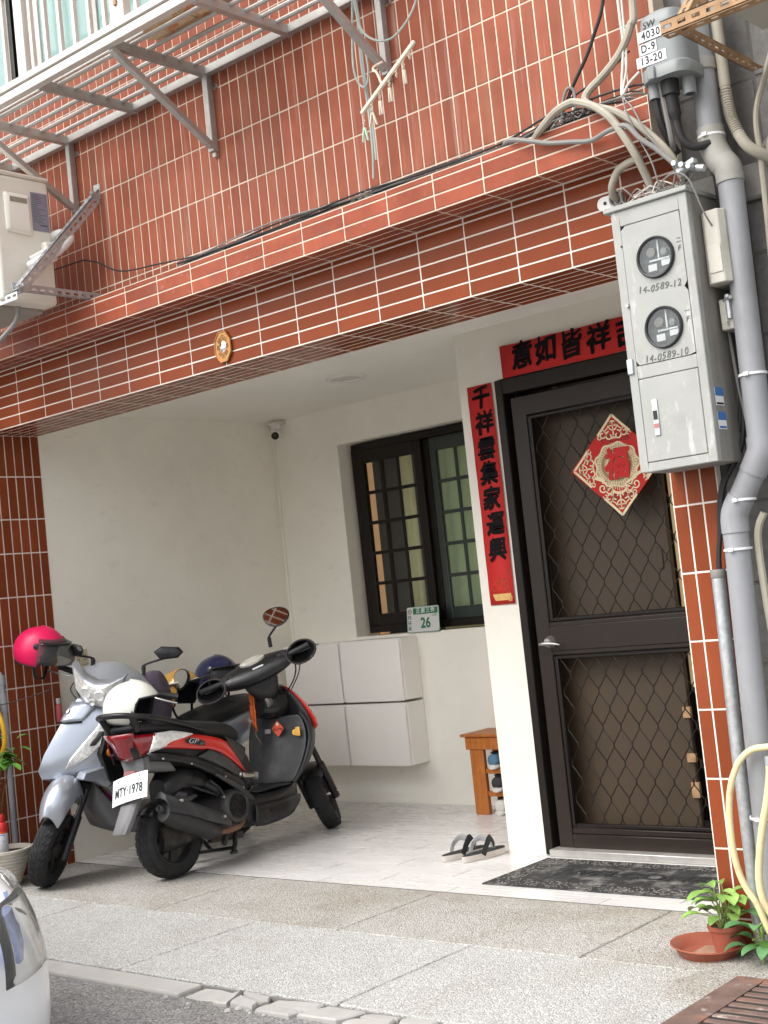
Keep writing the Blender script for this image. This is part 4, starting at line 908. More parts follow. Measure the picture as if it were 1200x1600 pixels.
# left air conditioner with its bracket
def bracket(x, ytip, z, ztop, m, label, ymid=-.05):
    t = thing('wall_bracket', (x, ytip, z), label, 'bracket')
    slot_angle(t, (x, -.055, z), (x, ytip, z), (1, 0, 0), .04, (0, 0, 1), .04, m, 'arm')
    slot_angle(t, (x+.044, -.056, ztop), (x+.044, ytip+.01, z+.02), (-1, 0, 0), .003, (0, .72, -.69), .045, m, 'hanger_brace')
    slot_angle(t, (x+.040, -.060, ztop), (x+.040, ytip+.01, z+.02), (-1, 0, 0), .038, (0, .72, -.69), .004, m, 'hanger_flange')
    for y, zz in ((ytip+.03, z+.02), (-.10, ztop-.03)):
        MB().lathe([(0, .012), (.009, .012), (.009, 0), (.016, 0), (.016, -.004)], 8, Mx.Translation((x+.046, y, zz)) @ Mx.Rotation(pi/2, 4, 'Y')).build('bolt', GALV, t)
    MB().box(x-.002, x+.046, -.056, -.050, ztop-.05, ztop+.03).build('wall_plate', m, t, bevel=.002)
    return t
t = bracket(-2.97, -.585, 2.912, 3.475, GALV, 'galvanised slotted angle bracket holding up the left air conditioner')
slot_angle(t, (-4.2, -.585, 2.905), (-2.93, -.585, 2.905), (0, 1, 0), .04, (0, 0, -1), .004, GALV, 'front_bearer')
slot_angle(t, (-4.2, -.588, 2.905), (-2.93, -.588, 2.905), (0, 0, -1), .04, (0, 1, 0), .003, GALV, 'front_bearer_web')
ac = thing('air_conditioner', (-3.4, -.42, 2.95), 'cream outdoor air conditioner unit at the upper left, on a galvanised bracket', 'air conditioner', 'outdoor air conditioners')
AX = -3.03; y0, y1, z0, z1 = -.60, -.285, 2.885, 3.52
b = MB(); b.box(AX-.82, AX, y0, y1, z0, z1-.02); b.build('casing', ACW, ac, bevel=.018, segs=3)
b = MB(); b.box(AX-.825, AX+.005, y0-.005, y1+.005, z1-.02, z1); b.build('lid', ACW, ac, bevel=.01, segs=2)
b = MB()   # service cover with the recessed grip on the end wall
b.loft([[(AX+.001, y0+.045, z0+.33), (AX+.001, y0+.20, z0+.32), (AX+.001, y0+.20, z1-.1), (AX+.001, y0+.045, z1-.1)], [(AX+.018, y0+.06, z0+.345), (AX+.018, y0+.185, z0+.335), (AX+.018, y0+.185, z1-.125), (AX+.018, y0+.06, z1-.125)]])
b.build('service_cover', ACW, ac, bevel=.01, segs=2)
b = MB(); b.box(AX+.0185, AX+.0195, y0+.075, y0+.17, z1-.155, z1-.130); b.build('grip_recess_shade', mat('painted_grip_shadow', (.30, .28, .22), .6), ac, smooth=0)  # flat darker strip, shade of the grip recess painted on
b = MB(); b.box(AX+.001, AX+.0022, y0+.205, y0+.300, z0+.36, z1-.085); lab_ = b.build('rating_label', ACLAB, ac, smooth=0)
b = MB(); rr = random.Random(3)
for k in range(22):
    z = z1-.10-.0095*k
    if k < 15: b.box(AX+.0022, AX+.0026, y0+.212, y0+.212+rr.uniform(.03, .078), z, z+.0028)
b.box(AX+.0022, AX+.0026, y0+.250, y0+.290, z0+.385, z0+.394); b.build('label_print', mat('label_print_grey', (.12, .12, .16), .6), ac, smooth=0)
b = MB(); b.box(AX-.7, AX-.1, y0+.02, y1-.02, z0-.02, z0+.001); b.build('base_pan', mat('ac_base_pan', (.33, .31, .27), .7, dirt=[((.15, .13, .1), .5, 6, .5, .75)]), ac, smooth=0, bevel=.005)
for i in range(9): MB().box(AX-.70+.065*i, AX-.65+.065*i, y0-.012, y0-.004, z0+.1, z1-.1).build('fan_grille_bar', ACW, ac, bevel=.003)
b = MB(); b.box(AX+.0015, AX+.045, y1-.08, y1-.01, z0+.21, z0+.30); b.build('valve_cover', ACW, ac, bevel=.01, segs=2)
pp = thing('refrigerant_pipe', (AX+.05, -.25, 3.15), 'white taped refrigerant pipe looping beside the left air conditioner', 'pipe')
MB().tube(spline([(AX+.01, -.44, 3.06), (AX+.05, -.42, 3.075), (AX+.075, -.34, 3.12), (AX+.085, -.28, 3.17), (AX+.08, -.245, 3.21), (AX+.05, -.25, 3.235), (AX+.01, -.27, 3.235), (AX-.05, -.27, 3.22)], 8), .024, 12).build('insulation', WHITEPL, pp)
MB().tube(spline([(AX+.02, -.44, 3.09), (AX+.06, -.36, 3.14), (AX+.075, -.29, 3.19), (AX+.04, -.27, 3.215), (AX-.02, -.27, 3.20)], 8), .015, 10).build('insulation', WHITEPL, pp)
dh = MB(); dh.tube(spline([(-3.06, -.50, 2.868), (-3.07, -.50, 2.82), (-3.10, -.51, 2.78), (-3.22, -.54, 2.70), (-3.45, -.56, 2.56), (-3.7, -.5, 2.4), (-3.9, -.3, 2.2)], 8), .012, 8)
tag(dh.build('drain_hose', CABLE_G, None), 'grey drain hose sloping down from under the left air conditioner', 'hose')
# right air conditioner on rusty bracket
t = bracket(.505, -.60, 2.90, 3.45, RUST, 'rusty slotted angle bracket under the upper right air conditioner')
slot_angle(t, (.475, -.605, 2.935), (1.55, -.605, 2.935), (0, 0, -1), .045, (0, 1, 0), .004, RUST, 'front_bearer_web')
slot_angle(t, (.475, -.605, 2.892), (1.55, -.605, 2.892), (0, 1, 0), .045, (0, 0, 1), .004, RUST, 'front_bearer')
a2 = thing('air_conditioner', (1.0, -.4, 2.95), 'white outdoor air conditioner unit in the upper right corner on a rusty bracket', 'air conditioner', 'outdoor air conditioners')
b = MB(); b.box(.62, 1.42, -.58, -.26, 2.955, 3.5); b.build('casing', WHITEPL, a2, bevel=.016, segs=3)
b = MB(); b.box(.65, 1.39, -.56, -.28, 2.925, 2.955); b.build('base_pan', mat('ac_base_pan_pale', (.42, .39, .33), .6, dirt=[((.2, .17, .13), .5, 5, .5, .75)]), a2, smooth=0, bevel=.008)
for x in (.80, 1.2): MB().box(x-.02, x+.02, -.60, -.24, 2.91, 2.925).build('foot', MATS['ac_base_pan_pale'], a2, bevel=.003)

# ------------------------------------------------------------------ meter box
mb = thing('meter_box', (.16, -.11, 1.64), 'grey electricity meter box with two round meter windows mounted on the pillar', 'meter box')
bx0, bx1, by0, by1, bz0, bz1 = .012, .300, -.215, -.010, 1.630, 2.528
MB().box(bx0+.001, bx1, by0+.026, by1, bz0, bz1).build('housing', BOXS, mb, bevel=.002)
b = MB(); b.box(bx0-.022, bx1+.008, by0-.016, by1, bz1, bz1+.018); b.build('rain_lid', BOXG, mb, bevel=.003)
b = MB()   # front frame
for p_ in ((bx0, bx0+.032, bz0, bz1), (bx1-.030, bx1, bz0, bz1), (bx0+.032, bx1-.03, bz1-.055, bz1), (bx0+.032, bx1-.03, bz0, bz0+.03), (bx0+.032, bx1-.03, 1.945, 1.99)): b.box(p_[0], p_[1], by0-.005, by0+.0258, p_[2], p_[3])
b.build('front_frame', BOXG, mb, smooth=0, bevel=.0025)
Mc = [(.165, 2.338), (.165, 2.100)]; R0 = .071
b = MB(); px0, px1, pz0, pz1 = bx0+.034, bx1-.032, 1.992, bz1-.057
def plate_hole(b, x0, x1, z0, z1, cx, cz_, r, y):
    n = 48; ci_ = []; out = []
    for k in range(n):
        a = 2*pi*k/n; ca, sa = cos(a), sin(a); ci_.append((cx+r*ca, y, cz_+r*sa))
        tx = (x1-cx)/ca if ca > 1e-9 else ((x0-cx)/ca if ca < -1e-9 else 1e9); tz = (z1-cz_)/sa if sa > 1e-9 else ((z0-cz_)/sa if sa < -1e-9 else 1e9)
        q = min(tx, tz); out.append((cx+q*ca, y, cz_+q*sa))
    b.loft([ci_, out], cap=False)
zm = 2.219
plate_hole(b, px0, px1, zm, pz1, *Mc[0], R0-.004, by0-.006); plate_hole(b, px0, px1, pz0, zm, *Mc[1], R0-.004, by0-.006)
b.build('meter_door', BOXG, mb, smooth=0)
MB().box(px0, px1, by0-.0065, by0-.0005, bz0+.032, 1.943).build('breaker_door', BOXG, mb, smooth=0, bevel=.002)
for (cx, cz_), fl_ in zip(Mc, ('二F', '一F')):
    m4 = Mx.Translation((cx, by0-.006, cz_)) @ Mx.Rotation(pi/2, 4, 'X')
    MB().lathe([(R0-.0105, .003), (R0-.0095, .010), (R0-.004, .012), (R0, .006), (R0, -.001)], 48, m4).build('window_gasket', RUBBER, mb)
    MB().lathe([(0, .0045), (R0-.009, .0045)], 40, m4).build('window_glass', GLASS, mb, smooth=0, solid=.002)
    b = MB(); b.lathe([(R0-.002, .002), (R0-.002, -.022), (0, -.022)], 40, m4); mt = b.build('meter_face', MATS.get('meter_interior') or mat('meter_interior', (.13, .14, .15), .6, var=.2, vs=60), mb, smooth=30)
    b = MB(); b.lathe([(.017, -.021), (.017, -.008), (.013, -.006), (0, -.006)], 20, m4 @ Mx.Translation((-.022, .022, 0))); b.build('meter_disc', CABLE_G, mb)
    b = MB(); b.lathe([(.013, -.021), (.013, -.008), (.010, -.006), (0, -.006)], 20, m4 @ Mx.Translation((.026, .014, 0))); b.build('meter_disc', BOXU, mb)
    b = MB(); b.obox((cx+.006, by0+.010, cz_-.006), (.075, .006, .006)); b.obox((cx+.004, by0+.010, cz_+.03), (.006, .006, .06)); b.build('meter_frame', GALV, mb, smooth=0)
    MB().box(cx-.036, cx-.004, by0+.002, by0+.004, cz_-.042, cz_-.019).build('paper_tag', STICKW, mb, smooth=0)
    MB().box(cx+.014, cx+.046, by0+.003, by0+.005, cz_-.031, cz_-.012).build('paper_tag', STICKW, mb, smooth=0)
    text(fl_[0], .02, MARKER, FRONT(.254, by0-.0075, cz_+.036), mb, 'handwriting', shear=.1); text(fl_[1], .024, MARKER, FRONT(.254, by0-.0075, cz_+.008), mb, 'handwriting', shear=.1, warp=.001)
text('14-0589-12', .031, MARKER, FRONT(.165, by0-.0075, 2.237) @ Mx.Rotation(rad(-2), 4, 'Z'), mb, 'handwriting', shear=.2, warp=.0016, spacing=1.12)
text('14-0589-10', .031, MARKER, FRONT(.16, by0-.0075, 2.005), mb, 'handwriting', shear=.2, warp=.0016, spacing=1.12)
b = MB(); b.box(.085, .108, by0-.011, by0-.0066, 1.745, 1.87); b.build('lock_plate', GALV, mb, bevel=.002)
MB().box(.089, .104, by0-.0125, by0-.011, 1.80, 1.83).build('lock_hole', PRINTK, mb, smooth=0); MB().box(.088, .105, by0-.0122, by0-.011, 1.772, 1.786).build('lock_sticker', mat('faded_red', (.45, .16, .14), .5), mb, smooth=0)
b = MB(); b.lathe([(0, .008), (.006, .008), (.007, 0)], 10, Mx.Translation((bx0+.028, by0-.006, 2.20)) @ Mx.Rotation(pi/2, 4, 'X')); b.build('door_screw', STEEL, mb)
b = MB(); b.lathe([(0, .002), (.004, .002), (.004, 0)], 8, Mx.Translation((bx0+.030, by0-.006, 2.405)) @ Mx.Rotation(pi/2, 4, 'X')); b.build('rivet', PRINTK, mb)
b = MB(); b.box(bx0-.002, bx0+.022, by0-.012, by0-.005, 1.966, 2.02); b.build('hasp', GALV, mb, bevel=.003)
for z, h_ in ((1.845, .060), (1.765, .058)):
    o = MB().box(bx1+.0005, bx1+.0015, by0+.028, by0+.085, z-h_/2, z+h_/2).build('sticker', STICKW, mb, smooth=0)
    MB().box(bx1+.0015, bx1+.002, by0+.028, by0+.085, z+h_/2-.028, z+h_/2).build('sticker_band', PRINTB, mb, smooth=0)
    MB().box(bx1+.0015, bx1+.002, by0+.032, by0+.081, z-h_/2+.003, z-h_/2+.010).build('sticker_band', PRINTB if z < 1.8 else PRINTK, mb, smooth=0)
# small enclosure and terminal block on the wall beside it
se = thing('junction_box', (.37, -.04, 2.3), 'small grimy white junction box on the wall beside the meter box', 'junction box')
b = MB(); jr = [(.302, -.005), (.302, -.135), (.322, -.160), (.372, -.160), (.386, -.135), (.386, -.005)]
b.loft([[(x, y, 2.215) for x, y in jr], [(x, y, 2.46) for x, y in jr]])
b.build('housing', mat('grimy_white', (.50, .48, .42), .6, var=.08, dirt=[((.22, .19, .15), .6, 9, .5, .75)]), se, smooth=0, bevel=.003)
MB().box(.324, .371, -.1635, -.1605, 2.25, 2.34).build('cover_plate', MATS['grimy_white'], se, smooth=0, bevel=.001)
tb = thing('terminal_block', (.37, -.04, 2.1), 'white terminal block with bare clips below the junction box', 'terminal block')
MB().box(.312, .360, -.105, -.005, 2.065, 2.17).build('body', MATS['grimy_white'], tb, bevel=.004)
b = MB(); b.tube([(.348, -.11, 2.18), (.348, -.11, 2.10)], .010, 8); b.build('clip', GALV, tb)
b = MB(); b.tube([(.33, -.10, 2.165), (.37, -.135, 2.165)], .006, 8); b.build('clip', GALV, tb)
b = MB(); b.tube([(.34, -.105, 2.09), (.34, -.125, 2.085)], .004, 6); b.build('clip', GALV, tb)

# ------------------------------------------------------------------ utility (splice) box
ub = thing('splice_box', (.28, -.17, 2.9), 'grey telecom splice box with taped numbers hanging over the meter box', 'splice box')
def rect_ring(cx, cy, w, d, r, z, n=5): return [(cx+x, cy+y, z) for x, y in rrect(w, d, r, n)]
b = MB(); ucx, ucy = .278, -.165
b.loft([rect_ring(ucx+.004, ucy, .166, .165, .05, 2.955), rect_ring(ucx, ucy, .158, .158, .05, 3.10), rect_ring(ucx, ucy, .150, .150, .05, 3.135), rect_ring(ucx, ucy, .11, .11, .05, 3.15)]); b.build('dome', BOXU, ub, smooth=50)
b = MB(); b.loft([rect_ring(ucx+.004, ucy, .176, .176, .055, 2.915), rect_ring(ucx+.004, ucy, .180, .180, .055, 2.952), rect_ring(ucx+.004, ucy, .168, .168, .05, 2.958)]); b.build('base', BOXU, ub, smooth=50)
b = MB(); b.box(.232, .262, -.263, -.25, 2.912, 2.958); b.build('latch', BOXU, ub, bevel=.004)
for x, y, r, l in ((.222, -.20, .020, .05), (.275, -.19, .030, .05), (.335, -.17, .022, .06)): MB().lathe([(r, 2.915), (r, 2.915-l), (r*.7, 2.915-l)], 14, Mx.Translation((x, y, 0))).build('cable_gland', BOXU if x != .275 else CABLE_K, ub)
text('SW', .030, PRINTK, FRONT(.252, -.2455, 3.102) @ Mx.Rotation(rad(6), 4, 'X'), ub, 'handwriting', shear=.15, warp=.001)
for s_, z, x, w in (('4030', 3.068, .258, .098), ('D-9', 3.025, .243, .062), ('13-20', 2.985, .250, .110)):
    MB().box(x-w/2, x+w/2, -.2490, -.2466, z-.018, z+.018).build('number_tape', STICKW, ub, smooth=0)
    text(s_, .037, PRINTK, FRONT(x, -.2494, z), ub, off=.0009, spacing=1.15, sx=.85)
b = MB(); b.box(.30, .37, -.055, -.028, 2.63, 2.9); b.box(.32, .345, -.075, -.055, 2.69, 2.86); b.build('mounting_plate', BOXU, ub, bevel=.004)
b = MB(); b.tube(spline([(.222, -.20, 2.88), (.223, -.19, 2.80), (.23, -.16, 2.74), (.24, -.12, 2.69)], 6), .013, 8); b.build('pigtail', CABLE_K, ub)
b = MB(); b.tube(spline([(.275, -.19, 2.88), (.276, -.18, 2.80), (.285, -.17, 2.72), (.315, -.15, 2.685), (.36, -.12, 2.69)], 6), [.022]*7+[.014]*18, 10); b.build('pigtail', CABLE_K, ub)
b = MB(); b.tube(spline([(.245, -.2, 2.92), (.25, -.19, 2.82), (.248, -.17, 2.73), (.235, -.14, 2.70)], 6), .010, 8); b.build('pigtail', CABLE_G, ub)
cp = thing('cable_clamp', (.30, -.2, 2.60), 'weathered metal cable clamp just above the meter box', 'clamp')
b = MB(); b.obox((.30, -.19, 2.615), (.075, .03, .022), Mx.Rotation(rad(-20), 3, 'Y') ); b.build('body', GALV, cp, bevel=.005)
for dx, dz in ((-.025, .012), (0, .0), (.025, -.012)): MB().lathe([(0, .032), (.009, .032), (.010, .02), (.010, -.02)], 8, Mx.Translation((.30+dx, -.20, 2.615+dz)) @ Mx.Rotation(pi/2, 4, 'X')).build('bolt', GALV, cp)
MB().tube([(.335, -.19, 2.60), (.362, -.19, 2.592)], .012, 10).build('stub', GALV, cp)

# ------------------------------------------------------------------ pipes
PY = -.085; PR = .0425
dp = thing('downpipe', (.30, PY, 0), 'thick grey plastic downpipe running down the wall with an offset elbow', 'pipe')
def ptube(name, pts, r, m, par, seg=20): return MB().tube(pts, r, seg).build(name, m, par)
ptube('upper_length', [(.346, PY, 4.0), (.347, PY, 2.98), (.349, PY, 2.74)], PR, PVC, dp)
ptube('elbow', spline([(.349, PY, 2.75), (.352, PY, 2.69), (.372, PY, 2.635), (.394, PY, 2.60), (.398, PY, 2.55)], 6), PR+.004, PVC_D, dp)
ptube('middle_length', [(.398, PY, 2.57), (.391, PY, 1.68)], PR, PVC, dp)
ptube('elbow', spline([(.391, PY, 1.70), (.389, PY, 1.655), (.372, PY, 1.62), (.35, PY, 1.585)], 5), PR+.004, PVC, dp)
ptube('slant_length', [(.365, PY, 1.61), (.288, PY, 1.49)], PR, PVC, dp)
ptube('elbow', spline([(.30, PY, 1.51), (.275, PY, 1.47), (.266, PY, 1.44), (.265, PY, 1.395)], 5), PR+.004, PVC, dp)
ptube('lower_length', [(.265, PY, 1.42), (.238, PY, .02)], PR, PVC, dp)
b = MB(); b.lathe([(PR+.001, -.012), (PR+.007, -.010), (PR+.007, .03), (PR+.001, .032)], 20, Mx.Translation((.346, PY, 2.955))); b.build('collar', PVC_D, dp)
for x, z in ((.3925, 1.905), (.265, 1.34), (.242, .455), (.35, 2.72), (.30, 1.50)):
    b = MB(); b.lathe([(PR+.0005, -.004), (PR+.005, -.004), (PR+.005, .004), (PR+.0005, .004)], 20, Mx.Translation((x, PY, z))); b.box(x-.008, x+.008, PY-PR-.013, PY-PR-.004, z-.006, z+.006); b.build('tie_strap', STICKW, dp)
gp = thing('conduit_pipe', (.155, -.05, 0), 'thin galvanised conduit standing beside the red pillar with cables entering its top', 'pipe')
MB().tube([(.164, -.048, 1.275), (.158, -.048, .7), (.160, -.048, .0)], .0235, 16, cap=False).build('tube', GALV, gp)
b = MB(); b.lathe([(.0245, 0), (.026, .005), (.026, .028), (.0245, .03)], 16, Mx.Translation((.164, -.048, 1.25))); b.build('tape', CABLE_G, gp)
for i, pts in enumerate((((.165, -.045, 1.20), (.168, -.045, 1.30), (.185, -.045, 1.40), (.205, -.035, 1.55), (.30, -.035, 1.75), (.325, -.03, 2.0), (.33, -.03, 2.3), (.32, -.04, 2.7)), ((.17, -.05, 1.22), (.175, -.05, 1.32), (.195, -.045, 1.43), (.22, -.04, 1.56), (.31, -.045, 1.7), (.335, -.05, 1.95), (.34, -.05, 2.2), (.335, -.05, 2.85)),
                         ((.33, -.035, 1.60), (.342, -.04, 1.8), (.345, -.03, 2.05), (.345, -.05, 2.5), (.325, -.06, 2.88)), ((.35, -.06, 1.55), (.345, -.06, 1.7), (.32, -.05, 1.9), (.31, -.05, 2.1)))):
    o = MB().tube(spline(pts, 8), [.008, .009, .009, .006][i], 8).build('black_cable', CABLE_K if i < 3 else CABLE_G, None)
    tag(o, ['black cable nearest the red pillar', 'middle black cable', 'black cable touching the downpipe'][i]+', between meter box and downpipe', 'cable', 'black cables by the downpipe') if i < 3 else tag(o, 'thin grey cable curving down in front of the black cables by the downpipe', 'cable')
cf = thing('flexible_conduit', (.41, -.08, 2.8), 'beige corrugated conduit curving beside the downpipe into the wall', 'conduit')
fp = spline([(.412, -.07, 3.2), (.413, -.07, 2.95), (.418, -.075, 2.82), (.432, -.08, 2.74), (.465, -.075, 2.66), (.505, -.04, 2.62), (.53, .03, 2.61)], 22)
MB().tube(fp, [(.019 if k < 34 or k > 75 else (.0205 if k % 2 else .0165)) for k in range(len(fp))], 12).build('hose', CONDUIT, cf)
b = MB(); b.sphere((.525, -.0, 2.635), .06, 10, 8, sc=(.8, .35, 1.0)); b.build('mortar_patch', mat('pale_mortar', (.46, .43, .38), .9, var=.15, vs=30, bump=.8, bs=40), cf, smooth=60)
tan_ = MB().tube(spline([(.60, -.06, 2.98), (.56, -.07, 2.88), (.50, -.05, 2.76), (.492, -.04, 2.62), (.485, -.03, 2.45), (.475, -.02, 2.2)], 8), .010, 8).build('brown_cable', CONDUIT, None); tag(tan_, 'brown cable hanging at the far right beside the corrugated conduit', 'cable')
gc = MB().tube(spline([(.36, -.06, 1.45), (.33, -.06, 1.38), (.325, -.05, 1.2), (.335, -.04, .9), (.345, -.03, .4), (.35, -.03, .05)], 8), .013, 8).build('grey_cable', CONDUIT, None); tag(gc, 'pale grey cable running down the stone wall right of the downpipe', 'cable')
# ledge cables
def cable(pts, r, m, label, grp=None, name='cable', n=10):
    return tag(MB().tube(spline(pts, n), r, 8).build(name, m, None), label, 'cable', grp)
cable([(-4.3, -.11, 3.16), (-3.2, -.10, 3.145), (-2.99, -.09, 3.12), (-2.78, -.09, 3.02), (-2.5, -.09, 2.985), (-2.1, -.10, 2.945), (-1.72, -.11, 2.94), (-1.4, -.115, 2.935), (-1.12, -.115, 2.945), (-.88, -.11, 2.95), (-.54, -.12, 2.94), (-.33, -.12, 2.945), (-.16, -.13, 3.0), (.0, -.12, 3.05), (.10, -.11, 3.10)], .004, CABLE_K, 'thin black cable sagging along the top of the ledge')
for i in range(6):
    dy = -.075-.014*i; ph = i*1.7
    cable([(-3.0+.25*i, dy, 2.918+.006*(i % 3)), (-2.3, dy, 2.915+.02*abs(sin(ph))), (-1.7, dy-.01, 2.92+.04*abs(sin(ph+1))), (-1.2, dy, 2.918+.03*abs(sin(ph+2))), (-.8, dy-.01, 2.918+.012*abs(cos(ph))), (-.45, dy, 2.922+.01*(i % 2)), (-.2, dy-.01, 2.925+.02*(i % 3)), (.0+.03*i, dy-.02, 2.93+.02*(i % 2)), (.16, -.12, 2.90)], .0028+.0008*(i % 3), [CABLE_K, CABLE_G, CABLE_K][i % 3], ['black cable hugging the wall', 'thin grey cable next to the wall', 'thick black cable in the middle', 'second black cable', 'thick grey cable', 'outermost black cable'][i]+' in the bundle along the ledge top', 'cables bundled on the ledge')
cable([(.03, -.10, 3.5), (.02, -.11, 3.31), (-.03, -.115, 3.2), (-.07, -.12, 3.13), (-.13, -.125, 3.05), (-.17, -.13, 2.985), (-.22, -.13, 2.94), (-.3, -.13, 2.925)], .007, CABLE_K, 'dark cable dropping from the top right onto the ledge')
cable([(-.19, -.13, 2.93), (-.17, -.14, 3.0), (-.145, -.14, 3.04), (-.125, -.13, 3.02), (-.135, -.13, 2.93)], .006, CABLE_G, 'grey cable loop standing up on the ledge near the right end')
cable([(-.45, -.13, 2.93), (-.38, -.185, 2.915), (-.30, -.20, 2.885), (-.224, -.19, 2.855), (-.13, -.19, 2.83), (-.043, -.195, 2.808), (.04, -.22, 2.81), (.121, -.24, 2.80), (.17, -.24, 2.74), (.22, -.23, 2.69), (.27, -.22, 2.63)], .009, CABLE_G, 'grey cable crossing in front of the ledge face')
cable([(.155, -.12, 3.9), (.155, -.15, 3.251), (.136, -.15, 3.167), (.088, -.15, 3.093), (.016, -.15, 3.038), (-.05, -.16, 2.995), (-.062, -.17, 2.96), (-.02, -.18, 2.925), (.071, -.20, 2.871), (.161, -.20, 2.786), (.233, -.18, 2.686), (.26, -.15, 2.60)], .014, CONDUIT, 'thick beige conduit making an S bend over the right end of the ledge', name='conduit')
cable([(-.30, -.15, 2.90), (-.239, -.19, 2.915), (-.165, -.21, 2.945), (-.105, -.21, 2.958), (-.069, -.21, 2.95), (.0, -.22, 2.91), (.06, -.23, 2.85), (.10, -.23, 2.78), (.13, -.21, 2.70), (.138, -.16, 2.62), (.14, -.12, 2.545)], .014, CONDUIT, 'thick grey conduit arching over the ledge down to the meter box', name='conduit')
cable([(.10, -.12, 3.9), (.095, -.14, 3.3), (.10, -.15, 3.12), (.085, -.16, 2.99), (.09, -.18, 2.93), (.12, -.18, 2.96), (.16, -.17, 2.99)], .005, CABLE_W, 'white wire hanging down beside the splice box', name='wire')
cable([(.115, -.12, 3.9), (.108, -.14, 3.25), (.105, -.15, 3.05), (.09, -.17, 2.95), (.095, -.18, 2.91)], .004, CABLE_W, 'second white wire, beside the S bend conduit', name='wire')
rr = random.Random(11)
tw = thing('wire_tangle', (.17, -.13, 2.56), 'tangle of thin loose grey wires on top of the meter box', 'wires')
for k in range(16):
    pts = []; cx, cy = .16+rr.uniform(-.05, .05), -.14+rr.uniform(-.03, .03); a = rr.uniform(0, 6)
    for i in range(7): a += rr.uniform(.5, 1.2); pts.append((cx+rr.uniform(.02, .09)*cos(a), cy+.04*sin(a), 2.555+abs(rr.gauss(0, .022))))
    MB().tube(spline(pts, 5), .0024, 5).build('wire', CABLE_G if k % 3 else CABLE_W, tw)
for pts in (((.10, -.2, 2.56), (.07, -.22, 2.60), (.05, -.2, 2.57), (.07, -.19, 2.54)), ((.20, -.2, 2.56), (.19, -.22, 2.66), (.15, -.22, 2.76), (.12, -.22, 2.85), (.10, -.2, 2.92)), ((.24, -.19, 2.56), (.26, -.2, 2.62), (.22, -.22, 2.7), (.18, -.22, 2.77), (.14, -.21, 2.86), (.11, -.2, 2.90)),
            ((.20, -.22, 2.57), (.27, -.24, 2.59), (.32, -.23, 2.56), (.345, -.2, 2.45), (.35, -.12, 2.36), (.345, -.11, 2.25), (.37, -.08, 2.18))):
    MB().tube(spline(pts, 6), .003, 5).build('wire', CABLE_G, tw)
tw2 = thing('wire_tangle', (-.12, -.12, 2.93), 'clump of old loose wires behind the conduits on the ledge', 'wires')
for k in range(14):
    pts = []; cx = -.13+rr.uniform(-.08, .10); a = rr.uniform(0, 6)
    for i in range(6): a += rr.uniform(.5, 1.2); pts.append((cx+rr.uniform(.02, .06)*cos(a), -.13+.03*sin(a), 2.915+abs(rr.gauss(0, .02))))
    MB().tube(spline(pts, 5), .003, 5).build('wire', CABLE_G if k % 2 else CABLE_K, tw2)
db = thing('debris_clump', (-1.16, -.12, 2.92), 'clump of dry grass and lint caught in the ledge cables', 'debris')
b = MB()
for k in range(40): 
    p_ = V((-1.16+rr.gauss(0, .03), -.125+rr.gauss(0, .015), 2.925+abs(rr.gauss(0, .012)))); b.bar(p_, p_+V((rr.uniform(-.03, .03), rr.uniform(-.01, .01), rr.uniform(-.012, .012))), .002, .002)
b.build('fibres', CONDUIT, db, smooth=0, weld=False, kind='stuff')
ib = thing('pipe_bracket', (-.08, -.02, 2.635), 'white oval pipe bracket with a pipe stub, left of the meter box', 'bracket')
b = MB(); b.prism([(x-.0, y) for x, y in rrect(.115, .052, .0255, 8)], .012, FRONT(-.095, -.0065, 2.632)); b.build('plate', WHITEPL, ib, bevel=.002)
b = MB(); b.lathe([(.027, 0), (.029, .02), (.023, .022), (.021, 0)], 20, Mx.Translation((-.062, -.018, 2.632)) @ Mx.Rotation(pi/2, 4, 'X')); b.build('collar', CABLE_G, ib)
MB().lathe([(0, .001), (.007, .001), (.007, 0)], 10, Mx.Translation((-.118, -.019, 2.632)) @ Mx.Rotation(pi/2, 4, 'X')).build('screw_hole', PRINTK, ib)
MB().tube(spline([(-.062, .0, 2.63), (-.06, -.05, 2.635), (-.045, -.085, 2.66), (-.01, -.10, 2.70), (.03, -.11, 2.715), (.10, -.12, 2.72)], 6), .014, 10).build('pipe', CONDUIT, ib)

# ------------------------------------------------------------------ hose, plants, saucer, drain cover
hs = thing('garden_hose', (.22, -.16, .4), 'pale yellow garden hose looped over a tap by the downpipe', 'hose')
MB().tube(spline([(.36, -.15, .70), (.317, -.15, .694), (.27, -.155, .688), (.235, -.16, .668), (.205, -.165, .63), (.180, -.17, .57), (.165, -.17, .50), (.160, -.17, .42), (.163, -.17, .34), (.172, -.165, .28), (.190, -.16, .23), (.215, -.155, .185), (.24, -.15, .11), (.27, -.14, .03)], 8), .0112, 12).build('loop', HOSE, hs)
MB().tube(spline([(.330, -.18, .66), (.326, -.185, .60), (.308, -.19, .52), (.288, -.195, .45), (.268, -.20, .36), (.255, -.20, .27), (.262, -.195, .20), (.29, -.18, .14), (.33, -.16, .08), (.37, -.15, .03)], 8), .0122, 12).build('tail', HOSE, hs)
b = MB(); b.tube([(.34, -.15, .72), (.34, -.17, .66)], .016, 10); b.build('tap_spout', STEEL, hs)
MB().tube([(.331, -.18, .668), (.330, -.181, .640)], .0145, 12).build('hose_clip', GALV, hs)
rr = random.Random(21)
